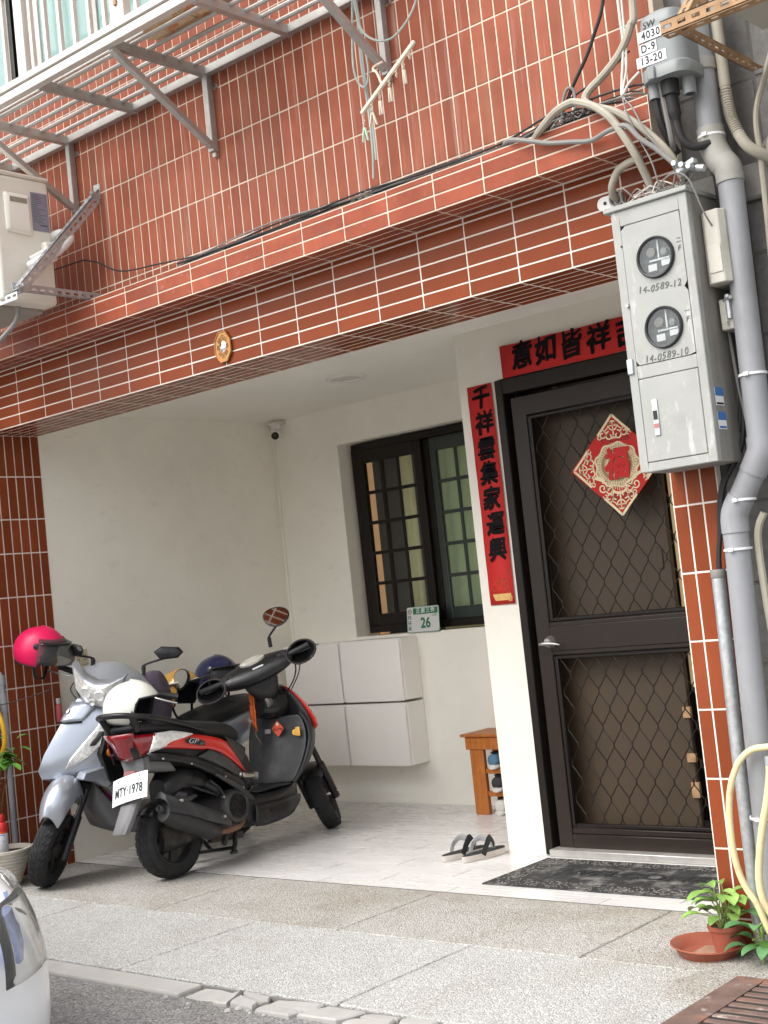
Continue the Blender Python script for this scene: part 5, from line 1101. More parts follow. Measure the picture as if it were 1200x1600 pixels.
def leaf(b, p0, d, L, w, droop=.5, fold=.25, up=V((0, 0, 1)), n=6):
    """pointed leaf with a folded midrib, curving down towards the tip"""
    d = V(d).normalized(); side = d.cross(up); side = side.normalized() if side.length > .1 else V((1, 0, 0)); rows_ = []; p_ = V(p0)
    for i in range(n+1):
        t = i/n; ww = w*(sin(pi*min(1, t*.93+.05))**.8)*(1 if t < .97 else .25); nn = side.cross(d).normalized()
        rows_.append([p_-side*ww/2+nn*ww*fold, p_.copy(), p_+side*ww/2+nn*ww*fold]); p_ = p_+d*L/n; d = (d-V((0, 0, 1))*droop/n).normalized()
    b.grid(rows_)
sx0, sy0 = .0, -.125
sa = thing('plant_saucer', (sx0, sy0, 0), 'terracotta coloured plastic saucer on the pavement by the pillar', 'saucer')
MB().lathe([(0, .004), (.085, .004), (.092, .008), (.110, .036), (.124, .040), (.125, .036), (.114, .030), (.095, .0), (0, 0)], 48, Mx.Translation((sx0, sy0, -.003)) @ Mx.Rotation(rad(3), 4, 'Y')).build('dish', TERRA, sa, smooth=50)
MB().lathe([(0, .0055), (.084, .0055)], 32, Mx.Translation((sx0, sy0, -.002))).build('dried_silt', mat('dried_silt', (.38, .22, .15), .9, var=.2, vs=30), sa)
pt = thing('potted_pothos', (.062, -.105, .005), 'bright green pothos in a small terracotta pot standing on the saucer', 'potted plant')
MB().lathe([(0, .0), (.040, .0), (.054, .078), (.059, .078), (.060, .092), (.054, .092), (.050, .075)], 32, Mx.Translation((.066, -.108, .006))).build('pot', TERRA, pt, smooth=50)
MB().lathe([(0, .083), (.052, .080)], 20, Mx.Translation((.066, -.108, .006))).build('soil', SOIL, pt)
lv = []
for k in range(24):
    a = rr.uniform(0, 2*pi) if k > 5 else [2.6, 3.3, 3.9, 2.2, .6, 4.6][k]; h_ = rr.uniform(.03, .135); base = V((.066+rr.uniform(-.02, .02), -.108+rr.uniform(-.02, .02), .085)); out = rr.uniform(.02, .07)
    tip = base+V((cos(a)*out, sin(a)*out*.7, h_)); MB().tube(spline([base, base.lerp(tip, .5)+V((0, 0, .015)), tip], 4), .0022, 5).build('stalk', STEM, pt)
    b = MB(); leaf(b, tip, (cos(a), sin(a)*.8, .25), rr.uniform(.065, .10), rr.uniform(.036, .052), 1.1, .18); b.build('leaf', LEAF2, pt, smooth=80)
pl2 = thing('broadleaf_weed', (.22, -.16, 0), 'grey green leafy weed growing at the foot of the downpipe', 'plant')
for k in range(16):
    a = [3.3, 3.8, 4.3, 4.9, 5.4, 2.8, 2.2, .5][k % 8]+rr.uniform(-.2, .2); base = V((.215+rr.uniform(-.03, .05), -.16+rr.uniform(-.02, .02), .03+.006*k)); d_ = V((cos(a), sin(a)*.9, .75 if k > 7 else .35))
    m_ = base+d_*.03; MB().tube([base, m_], .0028, 5).build('stalk', STEM, pl2); b = MB(); leaf(b, m_, d_, rr.uniform(.075, .115), rr.uniform(.038, .055), 1.3, .15); b.build('leaf', LEAF3 if k % 4 else LEAF, pl2, smooth=80)
MB().tube([(.215, -.16, -.01), (.222, -.155, .12)], .006, 6).build('stem', STEM, pl2)
gr = thing('drain_cover', (.5, -.6, 0), 'rusty slotted iron drain cover with flaked paint in the pavement', 'drain cover')
gx0, gx1, gy0, gy1 = .215, .83, -.90, -.345
b = MB(); b.box(gx0, gx0+.10, gy0, gy1, -.02, .010); b.box(gx1-.1, gx1, gy0, gy1, -.02, .010); b.box(gx0+.1, gx1-.1, gy1-.045, gy1, -.02, .010); b.box(gx0+.1, gx1-.1, gy0, gy0+.045, -.02, .010)
b.build('frame', RUST_PL, gr, smooth=0, bevel=.004)
ny = 9; st = (gy1-gy0-.09)/ny
for j in range(ny+1):
    y = gy0+.045+st*j; MB().box(gx0+.098, gx1-.098, y-(.0 if j == 0 else st*.30), y+(.0 if j == ny else st*.30), -.018, .0085).build('bar', RUST_PL, gr, smooth=0, bevel=.004)
struct(MB().box(gx0+.02, gx1-.02, gy0+.02, gy1-.02, -.012, .0052).build('slot_shade_plate', DARK_SHADE, None, smooth=0), 'dark plate painting the shade in the drain cover slots')  # near-black plate just below the bar tops paints the slots' shade
b = MB(); rr = random.Random(8); ring = []
for k in range(26):
    a = 2*pi*k/26; ring.append((.42+.42*cos(a)*(1+rr.uniform(-.1, .1)), -.42+.26*sin(a)*(1+rr.uniform(-.12, .12))))
b.loft([[(x, y, -.004) for x, y in ring], [(.42+(x-.42)*.86, -.42+(y+.42)*.86, .0005) for x, y in ring]])
struct(b.build('cement_apron', PEBBLE_D, None, smooth=60), 'smeared cement patch round the drain cover')

# ------------------------------------------------------------------ left corner: planter, spray can, tap pipe, hose
po = thing('planter_pot', (-4.10, -.13, 0), 'ribbed white planter pot by the tiled strip at the left edge', 'plant pot')
prof = [(0, 0), (.075, 0), (.085, .012)]
for k in range(9): r = .088+.0068*k; z = .022+.0175*k; prof += [(r, z), (r+.004, z+.006), (r+.004, z+.011), (r+.001, z+.0165)]
prof += [(.155, .182), (.156, .196), (.146, .198), (.142, .17)]
MB().lathe(prof, 48, Mx.Translation((-4.15, -.145, 0))).build('pot', POTW, po, smooth=50)
MB().lathe([(0, .175), (.143, .172)], 24, Mx.Translation((-4.15, -.145, 0))).build('soil', SOIL, po)
sh = thing('leafy_shrub', (-4.17, -.15, .18), 'leafy green shrub growing in the ribbed white planter', 'plant')
rr = random.Random(33)
for k in range(5):
    a = rr.uniform(0, 6.3); MB().tube(spline([(-4.17+.03*cos(a), -.15+.03*sin(a), .17), (-4.17+.05*cos(a), -.15+.05*sin(a), .4), (-4.08+.06*cos(a+.5), -.15+.05*sin(a), .55), (-4.01+.05*cos(a), -.17+.04*sin(a), .70)], 5), .004, 5).build('twig', TWIG, sh)
for k in range(34):
    a = rr.uniform(0, 2*pi); p_ = V((-4.0+rr.gauss(0, .035), -.18+rr.gauss(0, .03), .675+rr.gauss(0, .045))); b = MB()
    leaf(b, p_, (cos(a), sin(a)*.8, rr.uniform(-.3, .6)), rr.uniform(.065, .095), rr.uniform(.034, .048), .9, .12); b.build('leaf', LEAF, sh, smooth=80)
for k in range(9):
    z = rr.uniform(.35, .6); a = rr.uniform(-.6, 1.5); MB().tube([(-4.16, -.14, z), (-4.16+.05*cos(a), -.14+.03*sin(a), z+.02)], .0018, 4).build('twig', TWIG, sh)
spc = thing('spray_can', (-4.10, -.14, .17), 'spray can with red cap and white label standing in the ribbed planter', 'spray can')
cm = Mx.Translation((-4.115, -.165, .165)) @ Mx.Rotation(rad(1.5), 4, 'Y')
MB().lathe([(0, 0), (.030, 0), (.033, .004), (.033, .15), (.032, .152)], 28, cm).build('can', SPRAYW, spc, smooth=50)
MB().lathe([(.0332, .128), (.0332, .152), (.031, .166), (.022, .176), (.019, .178)], 28, cm).build('shoulder', SPRAYR, spc, smooth=50)
MB().lathe([(.0334, .120), (.0334, .129)], 28, cm).build('orange_band', LANY, spc, smooth=50)
MB().lathe([(.019, .176), (.020, .180), (.019, .212), (.017, .216), (0, .217)], 20, cm).build('cap', SPRAYR, spc, smooth=50)
tp = thing('tap_pipe', (-4.09, -.09, 0), 'thin grey water pipe with elbow and tap at the far left', 'pipe')
MB().tube(spline([(-4.35, -.10, 1.112), (-4.16, -.10, 1.112), (-4.11, -.10, 1.11), (-4.088, -.10, 1.09), (-4.083, -.10, 1.04), (-4.08, -.10, .8), (-4.085, -.10, .2), (-4.085, -.10, 0)], 6), .0155, 12).build('tube', PVC, tp)
for z, l in ((1.075, .05), (.95, .10), (.80, .04)): MB().tube([(-4.082, -.10, z-l/2), (-4.082, -.10, z+l/2)], .020, 12).build('coupling', PVC, tp)
b = MB(); b.tube([(-4.082, -.10, .84), (-4.13, -.14, .835), (-4.16, -.16, .83)], .013, 10); b.build('tap', PVC, tp)
yh = MB().tube(spline([(-4.22, -.12, .98), (-4.14, -.13, .955), (-4.085, -.135, .90), (-4.062, -.13, .83), (-4.072, -.12, .75), (-4.11, -.12, .68), (-4.16, -.13, .6)], 8), .013, 10).build('yellow_hose', HOSE_Y, None); tag(yh, 'yellow hose looped round the water pipe at the far left', 'hose')
yh2 = MB().tube(spline([(-4.20, -.16, .93), (-4.14, -.165, .90), (-4.108, -.165, .85), (-4.105, -.16, .78), (-4.125, -.15, .7)], 8), .012, 10).build('yellow_hose', HOSE_Y, None); tag(yh2, 'inner strand of yellow hose left of the water pipe', 'hose')
lg = thing('plastic_bottle', (XL+.01, .31, .83), 'small pink plastic bottle wedged beside the tiled strip behind the silver scooter', 'bottle')
MB().lathe([(0, 0), (.016, 0), (.017, .01), (.017, .085), (.010, .10), (.010, .12), (0, .121)], 14, Mx.Translation((-4.17, .31, .80))).build('body', mat('pink_plastic', (.55, .10, .12), .3), lg)
MB().lathe([(.011, .10), (.012, .102), (.012, .13), (0, .132)], 14, Mx.Translation((-4.17, .31, .80))).build('cap', WHITEPL, lg)

for o_, d_ in ((po, (.105, -.065, 0)), (spc, (.105, -.065, 0)), (sh, (.05, -.035, 0)), (tp, (-.055, .035, 0))): o_.location = o_.location+V(d_)
# ------------------------------------------------------------------ scooters
def veh_matrix(o, yaw, lean):
    fwd = V((-sin(yaw), cos(yaw), 0)); r0 = V((cos(yaw), sin(yaw), 0)); z = V((0, 0, 1))
    rt = cos(lean)*r0+sin(lean)*z; up = cos(lean)*z-sin(lean)*r0
    return frame_m(o, rt, fwd, up)
AX_P = V((0, .935, .80)); RAKE = rad(26); AX_D = V((0, -sin(RAKE), cos(RAKE)))
def steer_matrix(th): return Mx.Translation(AX_P) @ Mx.Rotation(th, 4, AX_D) @ Mx.Translation(-AX_P)
def oval(y, z, rx, ry, rz, n=16, e=2.4, x=0):
    """ring in the plane normal to Y"""
    out = []
    for k in range(n):
        a = 2*pi*k/n; c, s_ = cos(a), sin(a)
        out.append((x+rx*math.copysign(abs(c)**(2/e), c), y, z+rz*math.copysign(abs(s_)**(2/e), s_)))
    return out
def body(stations, n=20, e=2.6):
    """loft along Y: (y, z_top, z_bottom, half width[, exponent])"""
    return [oval(s[0], (s[1]+s[2])/2, s[3], 0, (s[1]-s[2])/2, n, s[4] if len(s) > 4 else e) for s in stations]
def wheel(par, name, c, r, w, T=None, disc=False):
    m4 = Mx.Translation(V(c)) @ Mx.Rotation(pi/2, 4, 'Y'); m4 = (T @ m4) if T else m4
    b = MB(); prof = [(r*.66, -w*.40), (r*.74, -w*.5), (r*.86, -w*.52), (r*.945, -w*.42), (r*.985, -w*.24), (r, 0), (r*.985, w*.24), (r*.945, w*.42), (r*.86, w*.52), (r*.74, w*.5), (r*.66, w*.40)]
    b.lathe(prof, 56, m4)
    n = 30
    ty = b.build('tyre', TYRE, par, local=True, smooth=50)
    b = MB()                                        # tread blocks: slanted ribs proud of the carcass, both shoulders
    for k in range(n):
        for sg in (-1, 1):
            for (t0, t1, da) in ((.06, .24, .05), (.25, .42, .05)):
                q = []
                for f in (0, .5, 1):
                    zz = sg*w*(t0+(t1-t0)*f); rr_ = r*(1-.24*(abs(zz)/w)**2.2)+.0012
                    a = 2*pi*(k+.5*(sg > 0))/n+da*f*2.2
                    for e_ in (-.075, .075): q.append(m4 @ V((rr_*cos(a+e_), rr_*sin(a+e_), zz)))
                b.add(q, [(0, 1, 3, 2), (2, 3, 5, 4)])
    b.build('tread', TYRE, ty, smooth=0, solid=.0025, weld=False, kind='stuff', local=True)
    b = MB(); b.lathe([(r*.67, -w*.42), (r*.64, -w*.43), (r*.60, -w*.30), (r*.58, 0), (r*.60, w*.30), (r*.64, w*.43), (r*.67, w*.42)], 48, m4)
    rm = b.build('rim', RIM, par, local=True)
    b = MB(); b.lathe([(0, -w*.32), (r*.18, -w*.34), (r*.21, -w*.2), (r*.21, w*.2), (r*.18, w*.34), (0, w*.34)], 24, m4)
    for k in range(5):
        a = 2*pi*k/5; d = V((cos(a), sin(a), 0)); pd = V((-sin(a), cos(a), 0))
        rings = []
        for f, ww in ((.16, .030), (.38, .020), (.61, .030)):
            cc = d*r*f; rings.append([m4 @ (cc+pd*ww+V((0, 0, w*.20))), m4 @ (cc-pd*ww+V((0, 0, w*.20))), m4 @ (cc-pd*ww-V((0, 0, w*.20))), m4 @ (cc+pd*ww-V((0, 0, w*.20)))])
        b.loft(rings)
    b.build('spokes', RIM, rm, smooth=30, local=True)
    b = MB()
    for zz in (-w*.10, w*.10): b.lathe([(r*.18, zz), (r*.60, zz)], 40, m4)
    b.build('wheel_dish', RIM, rm, local=True, smooth=30)
    b = MB()
    for k in range(6):
        a = 2*pi*(k+.5)/6
        for sg in (-1, 1): b.add([m4 @ V((r*q*cos(a+d), r*q*sin(a+d), sg*w*.115)) for q, d in ((.34, -.16), (.52, -.24), (.54, 0), (.52, .24), (.34, .16))], [(0, 1, 2, 3, 4)])
    b.build('vent_slots', BLACKPL, rm, local=True, smooth=0, weld=False, kind='stuff')
    b = MB(); b.lathe([(0, w*.62), (.014, w*.62), (.016, w*.34)], 12, m4); b.build('axle_nut', METALB, rm, local=True)
    if disc:
        b = MB(); b.lathe([(r*.30, -w*.50), (r*.30, -w*.54), (r*.50, -w*.54), (r*.50, -w*.50)], 36, m4); b.build('brake_disc', METALB, rm, local=True)
    return ty
def mirror(par, T, base, head, nrm, w, h, sharp=False, W=None):
    b = MB(); b.T = T; b.tube(spline([base, V(base)+V((0, -.005, .045)), V(head)+V((0, .012, -h*.55)), V(head)+V((0, .010, 0))], 5), .0062, 8); b.tube([V(base)-V((0, 0, .01)), V(base)+V((0, -.003, .045))], .011, 10)
    st = b.build('mirror_stem', TRIM, par, local=True)
    nq = V(nrm).normalized()
    if W is not None: nq = ((W @ T).to_3x3().inverted() @ nq).normalized()
    u = V((0, 0, 1)).cross(nq).normalized(); v_ = nq.cross(u)
    def pt(a, f, dz):
        if sharp: P = [(1.0, .25), (.45, .95), (-.75, .75), (-1.05, .05), (-.65, -.7), (.55, -.85)]; x, y = P[a % 6]
        else: aa = 2*pi*a/20; x, y = cos(aa)*(1+.12*sin(aa)), sin(aa)
        return V(head)+u*x*w*f+v_*y*h*f+nq*dz
    n = 6 if sharp else 20
    b = MB(); b.T = T; b.loft([[pt(a, .35, -.026) for a in range(n)], [pt(a, .8, -.020) for a in range(n)], [pt(a, 1.0, -.004) for a in range(n)], [pt(a, 1.0, .004) for a in range(n)], [pt(a, .93, .005) for a in range(n)]])
    b.build('mirror_shell', TRIM, st, local=True, smooth=50 if not sharp else 25, bevel=.003 if sharp else 0)
    b = MB(); b.T = T; b.add([pt(a, .90, .0055) for a in range(n)], [tuple(range(n))]); b.build('mirror_glass', MIRROR, st, local=True, smooth=0)
    return st
def fork(par, T, m_leg, m_fender, fr=.212, hi=False):
    wc = V((0, 1.27, .19))
    for sg in (-1, 1):
        b = MB(); b.T = T; lo = wc+V((sg*.075, .0, .0)); up_ = lo+AX_D*.36
        b.tube([lo-AX_D*.035, lo+AX_D*.20], .024, 12); b.tube([lo+AX_D*.19, up_], .017, 12)
        b.build('fork_leg', m_leg, par, local=True)
    b = MB(); b.T = T; b.bar(wc+V((-.085, 0, 0))+AX_D*.36, wc+V((.085, 0, 0))+AX_D*.36, .045, .035); b.tube([wc+AX_D*.33+V((0, -.005, 0)), AX_P+AX_D*.1], .026, 12); b.build('steering_stem', TRIM, par, local=True, smooth=40)
    b = MB(); b.T = T; rows_ = []
    if hi: prof = [(.150, .225, .050), (.125, .295, .070), (.070, .360, .082), (-.01, .395, .090), (-.09, .380, .090), (-.150, .310, .084), (-.195, .20, .070)]
    else: prof = [(fr*cos(rad(a_)), fr*sin(rad(a_)), .064+.022*sin(pi*i/8)) for i, a_ in enumerate([28+14.5*q for q in range(9)])]
    sp_ = spline([V(q) for q in prof], 3)
    for q in sp_:
        row = []; dn = V((0, q.x, q.y)).normalized()
        for k in range(-4, 5):
            t = k/4; row.append(wc+V((q.z*t, q.x, q.y))-dn*(.085 if hi else .05)*abs(t)**2.6)
        rows_.append(row)
    b.grid(rows_); b.build('front_fender', m_fender, par, local=True, smooth=70, solid=.004, sub=1)
    b = MB(); b.T = T; b.lathe([(0, -.004), (.010, -.004), (.010, .008), (0, .01)], 10, Mx.Translation(wc+V((.10, 0, 0))) @ Mx.Rotation(pi/2, 4, 'Y')); b.build('axle_nut', METALB, par, local=True)
def grips(par, T, c=(0, .775, .975), half=.33, sweep=.05):
    for sg in (-1, 1):
        a = V(c)+V((sg*.13, 0, .0)); e_ = V(c)+V((sg*half, -sweep, .0)); g0 = a.lerp(e_, .38)
        b = MB(); b.T = T; b.tube([a, e_], .011, 10); b.build('handlebar', METALB, par, local=True)
        b = MB(); b.T = T; b.tube([g0, g0.lerp(e_, .02), e_.lerp(g0, .05), e_], [.017, .0165, .0165, .020], 14); b.build('grip', RUBBER, par, local=True)
        b = MB(); b.T = T; q0 = g0+V((0, .025, -.005)); b.tube(spline([q0-V((sg*.02, .02, 0)), q0+V((sg*.02, .035, 0)), q0+V((sg*.09, .045, 0)), q0+V((sg*.165, .025, -.004))], 5), .0062, 8); b.build('brake_lever', METALB, par, local=True)
def leg_rows(rows, name, m, par, front=True, T=None, smooth=60, sub=1, e=1.0):
    """rows: (h, y_back, y_front, half width): closed rings stacked in height; pointed or round towards the front"""
    R = []
    for h, yb, yf, w in rows:
        ring = []
        for k in range(9): t = -1+2*k/8; ring.append((w*t, yb+(yf-yb)*(1-abs(t)**e)*1.0, h))
        for k in range(1, 8): t = 1-2*k/8; ring.append((w*t*.96, yb-.010*(1-t*t), h))
        R.append(ring)
    b = MB(); b.loft(R); return b.build(name, m, par, local=True, smooth=smooth, sub=sub)
def side_patch(par, top, bot, name, m, x_of, thick=.004, n=14, sides=(-1, 1), mid=1, xoff=0.0, sm=60):
    """skin strip between two side-view polylines (y, z) laid on the body side; x_of(y, z) is the half width there"""
    def resample(P, n):
        P = [V((p[0], p[1], 0)) for p in P]; L = [0]
        for i in range(1, len(P)): L.append(L[-1]+(P[i]-P[i-1]).length)
        out = []
        for k in range(n+1):
            s_ = L[-1]*k/n; i = 1
            while i < len(P)-1 and L[i] < s_: i += 1
            f = (s_-L[i-1])/max(1e-9, L[i]-L[i-1]); out.append(P[i-1].lerp(P[i], f))
        return out
    A, Bq = resample(top, n), resample(bot, n)
    for sg in sides:
        rows_ = []
        for a, c in zip(A, Bq):
            row = []
            for j in range(5):
                p_ = a.lerp(c, j/4); bul = .006*sin(pi*j/4); row.append((sg*(x_of(p_.x, p_.y)+xoff+bul), p_.x, p_.y))
            rows_.append(row)
        b = MB(); b.grid(rows_); b.build(name, m, par, local=True, smooth=sm, solid=thick)
def interp(tab, y):
    if y <= tab[0][0]: return tab[0][1]
    for (a, u), (c, v_) in zip(tab, tab[1:]):
        if y <= c: return u+(v_-u)*(y-a)/(c-a)
    return tab[-1][1]

# ================= red scooter, tail towards the street
RM = veh_matrix((-3.18, .2, 0), rad(3.6), rad(3))
rs = thing('scooter', (0, 0, 0), 'black and red scooter parked tail out with plate on its rear fender', 'scooter', 'scooters parked in the recess', m=RM)
ST = steer_matrix(rad(38))
wheel(rs, 'rear', (0, .020, .197), .197, .102); wheel(rs, 'front', (0, 1.27, .19), .19, .092, T=ST, disc=True)
fork(rs, ST, TRIM, TRIM)
WT = [(-.26, .06), (-.2, .115), (-.1, .150), (.05, .168), (.2, .172), (.35, .165), (.5, .135), (.62, .12)]
xo = lambda y, z: interp(WT, y)
# core under the seat, black
b = MB(); b.loft(body([(-.235, .755, .70, .05), (-.19, .765, .625, .10), (-.10, .765, .61, .135), (.05, .74, .555, .155), (.2, .70, .50, .160), (.35, .66, .43, .15), (.47, .62, .36, .125), (.56, .56, .33, .115)], 24, 3.2)); b.build('body_shell', TRIM, rs, local=True, smooth=60)
side_patch(rs, [(-.035, .738), (.08, .712), (.2, .683), (.30, .655), (.36, .625), (.42, .555), (.49, .455)], [(-.12, .668), (.02, .645), (.13, .622), (.22, .612), (.30, .580), (.40, .515), (.485, .450)], 'red_side_panel', REDP, xo, xoff=.004)
side_patch(rs, [(.22, .609), (.30, .577), (.40, .511), (.47, .462)], [(.13, .585), (.25, .530), (.36, .470), (.44, .428)], 'grey_side_panel', TRIM_G, xo, xoff=.001)
side_patch(rs, [(.35, .655), (.44, .62), (.52, .575)], [(.365, .622), (.42, .556), (.47, .49)], 'front_side_panel', TRIM_G, xo, xoff=.001)
side_patch(rs, [(-.175, .655), (-.05, .630), (.10, .592), (.24, .525), (.38, .452), (.50, .40)], [(-.165, .610), (-.04, .588), (.08, .548), (.22, .477), (.34, .405), (.46, .342)], 'lower_trim', TRIM, xo, xoff=.006)
side_patch(rs, [(.23, .488), (.36, .42), (.47, .36), (.54, .30)], [(.22, .474), (.34, .400), (.45, .335), (.52, .275)], 'trim_edge', TRIM_G, xo, xoff=.010)
# tail lamp: red centre, clear indicator wedges on the sides
b = MB(); rows_ = []
for t in [i/6 for i in range(7)]:
    row = []; z = .762-.135*t; wq = .112*(1-.55*t)
    for k in range(-5, 6): f = k/5; row.append((wq*f, -.262+.05*t+.035*f*f, z+.0*f))
    rows_.append(row)
b.grid(rows_); b.build('tail_lamp', REDLENS, rs, local=True, smooth=70, solid=.01)
side_patch(rs, [(-.232, .748), (-.18, .746), (-.12, .743)], [(-.195, .640), (-.175, .648), (-.155, .655)], 'tail_lamp_side', REDLENS, lambda y, z: .066+(y+.26)*.58, xoff=.004)
side_patch(rs, [(-.125, .744), (-.02, .741), (.11, .708)], [(-.165, .652), (-.09, .664), (.10, .702)], 'indicator', CHROMEF, lambda y, z: xo(y, z), xoff=.006)
# plate carrier, mudguard, plate
b = MB(); P0 = [(-.165, .63, .085), (-.155, .57, .075), (-.175, .50, .060), (-.205, .43, .058), (-.255, .35, .056), (-.305, .275, .048)]
b.loft([[(-w, y, z), (-w*.6, y-.016, z+.006), (w*.6, y-.016, z+.006), (w, y, z), (w, y+.028, z), (-w, y+.028, z)] for y, z, w in P0]); b.build('mudguard', TRIM_L, rs, local=True, smooth=40, bevel=.003)
b = MB(); b.loft([[(-.105, -.165, .665), (.105, -.165, .665), (.105, -.02, .63), (-.105, -.02, .63)], [(-.085, -.135, .56), (.085, -.135, .56), (.10, .05, .53), (-.10, .05, .53)]]); b.build('tail_underside', TRIM_L, rs, local=True, smooth=0, bevel=.012)
b = MB(); b.obox((0, -.187, .562), (.085, .006, .03), Mx.Rotation(rad(-18), 3, 'X')); b.build('rear_reflector', mat('dark_red_reflector', (.18, .012, .015), .2, coat=1), rs, local=True, smooth=0, bevel=.003)
PM = Mx.Translation((.015, -.222, .492)) @ Mx.Rotation(rad(-22), 4, 'X') @ frame_m((0, 0, 0), (1, 0, 0), (0, 0, 1), (0, -1, 0)) @ Mx.Rotation(rad(11), 4, 'Z')
PB = lambda x, y, z: PM @ V((x, y, z-.9*x*x))
b = MB(); xs_ = [-.125+.25*i/12 for i in range(13)]
b.loft([[PB(x, -.068, 0), PB(x, .068, 0), PB(x, .068, .002), PB(x, -.068, .002)] for x in xs_]); pl8 = b.build('number_plate', PLATEW, rs, local=True, smooth=40)
tx = text('MTY·1978', .068, PRINTK, Mx.Identity(4), pl8, local=True, sx=.66, off=.0011, ext=.0002, spacing=1.05)
for v in tx.data.vertices: v.co = PB(v.co.x, v.co.y-.012, .0044+v.co.z)
b = MB()
for x in (-.075, .075): b.lathe([(0, .005), (.006, .005), (.007, .002)], 8, PM @ Mx.Translation((x, .050, -.003)))
b.build('plate_bolt', METALB, rs, local=True)
# seat and grab rail
b = MB(); b.loft(body([(-.225, .800, .772, .085, 2.4), (-.17, .812, .745, .125, 2.6), (-.05, .806, .722, .140, 2.8), (.10, .787, .69, .142, 2.8), (.25, .765, .655, .140, 2.8), (.38, .748, .63, .128, 2.6), (.48, .728, .612, .105, 2.5), (.555, .685, .60, .07, 2.2), (.575, .655, .61, .04, 2)], 24)); b.build('seat', SEATM, rs, local=True, smooth=70, sub=1)
gp_ = spline([(.158, .20, .715), (.162, .10, .752), (.160, -.02, .792), (.150, -.14, .826), (.115, -.235, .848), (.06, -.275, .858), (0, -.285, .860), (-.06, -.275, .858), (-.115, -.235, .848), (-.150, -.14, .826), (-.160, -.02, .792), (-.162, .10, .752), (-.158, .20, .715)], 6)
b = MB(); b.tube(gp_, .019, 12, flat=.8); b.build('grab_rail', TRIM, rs, local=True)
b = MB(); b.tube([(-.1, -.19, .77), (-.115, -.225, .85)], .02, 10); b.tube([(.1, -.19, .77), (.115, -.225, .85)], .02, 10); b.build('grab_rail_post', TRIM, rs, local=True)
# engine, muffler
b = MB(); b.loft(body([(-.06, .27, .13, .05), (.06, .30, .14, .085), (.2, .34, .16, .10), (.32, .37, .19, .115), (.44, .35, .20, .105), (.54, .30, .20, .06)], 16, 3)); b.build('engine_block', ENGINE, rs, local=True, smooth=40)
b = MB(); b.loft(body([(-.02, .50, .36, .06), (.06, .545, .42, .105), (.18, .545, .41, .12), (.26, .50, .38, .10), (.30, .46, .38, .06)], 16, 3.2)); b.build('air_box', TRIM, rs, local=True, smooth=40)
b = MB(); b.loft([oval(0, 0, .1, 0, .1)]*1) if False else None
b = MB(); b.tube(spline([(.06, .18, .47), (.09, .26, .42), (.085, .33, .37)], 5), .028, 10); b.tube([(.13, .23, .45), (.12, .30, .40), (.13, .33, .34)], .008, 6); b.tube([(.135, .10, .44), (.12, .20, .40), (.11, .30, .36)], .007, 6); b.build('engine_hose', RUBBER, rs, local=True)
fm = Mx.Translation((.115, .385, .29)) @ Mx.Rotation(pi/2, 4, 'Y')
b = MB(); b.lathe([(.088, -.03), (.092, .03), (.085, .042), (.070, .046), (.062, .040), (0, .034)], 40, fm); fcv = b.build('fan_cover', TRIM_G, rs, local=True, smooth=40)
b = MB()
for r_ in (.014, .025, .036, .047, .058): b.lathe([(r_-.0028, .036), (r_-.0028, .047), (r_+.0028, .047), (r_+.0028, .036)], 32, fm)
for k in range(4): 
    a = pi/4+k*pi/2; b.T = fm; b.bar((0, 0, .044), (.066*cos(a), .066*sin(a), .044), .006, .006); b.T = None
b.build('fan_grille', TRIM, fcv, local=True, smooth=30, weld=False)
for y, z in ((.475, .315), (.30, .35), (.32, .215)): MB().lathe([(0, .05), (.008, .05), (.009, .03)], 8, Mx.Translation((.10, y, z)) @ Mx.Rotation(pi/2, 4, 'Y')).build('bolt', METALB, rs, local=True)
b = MB(); mp_ = [(.150, -.135, .352), (.150, -.130, .350), (.153, -.08, .325), (.152, .06, .262), (.148, .17, .205), (.142, .235, .180)]
b.tube(mp_, [.022, .046, .058, .060, .052, .024], 20); mf = b.build('muffler', MUFF, rs, local=True, smooth=50)
b = MB(); b.tube([(.152, -.105, .350), (.152, -.165, .378)], [.016, .016], 14, cap=False); b.build('muffler_tip', MUFF, mf, local=True, solid=.003)
hsP = [(-.155, .40, .43), (-.14, .335, .448), (0, .30, .385), (.10, .255, .345), (.26, .205, .275)]
b = MB(); rings = []
for y, zb, zt in hsP:
    c = [(.150+.066*sin(rad(a)), y+.0, (zb+zt)/2-.03+.0+.070*cos(rad(a))*((zt-zb)/.11+.3)) for a in (-50, -20, 10, 40, 70, 95)]
    rings.append(c)
b.grid(rings); b.build('heat_shield', TRIM_G, mf, local=True, smooth=50, solid=.006, bevel=.001)
for y, z in ((-.06, .395), (.22, .262)): MB().lathe([(0, .012), (.008, .012), (.009, 0)], 8, Mx.Translation((.208, y, z)) @ Mx.Rotation(pi/2, 4, 'Y')).build('shield_screw', METALB, mf, local=True)
b = MB(); b.tube(spline([(.142, .23, .182), (.14, .32, .175), (.13, .41, .185), (.10, .47, .22), (.06, .50, .27)], 6), .016, 12); b.build('exhaust_pipe', EXRUST, rs, local=True)
b = MB(); b.bar((.10, .20, .15), (.12, .42, .135), .03, .035); b.tube([(.13, .30, .15), (.13, .27, .11)], .014, 8); b.build('bracket', ENGINE, rs, local=True, smooth=30)
b = MB(); b.tube([(.11, .38, .16), (.155, .33, .105), (.165, .30, .065)], .014, 8); b.tube([(-.11, .38, .16), (-.155, .33, .05), (-.165, .30, .008)], .014, 8); b.tube([(-.16, .31, .06), (.16, .31, .085)], .010, 8); b.lathe([(0, 0), (.022, 0), (.022, .012), (0, .012)], 10, Mx.Translation((.165, .30, .058))); b.build('centre_stand', BLACKPL, rs, local=True)
rf = MB(); rows_ = []
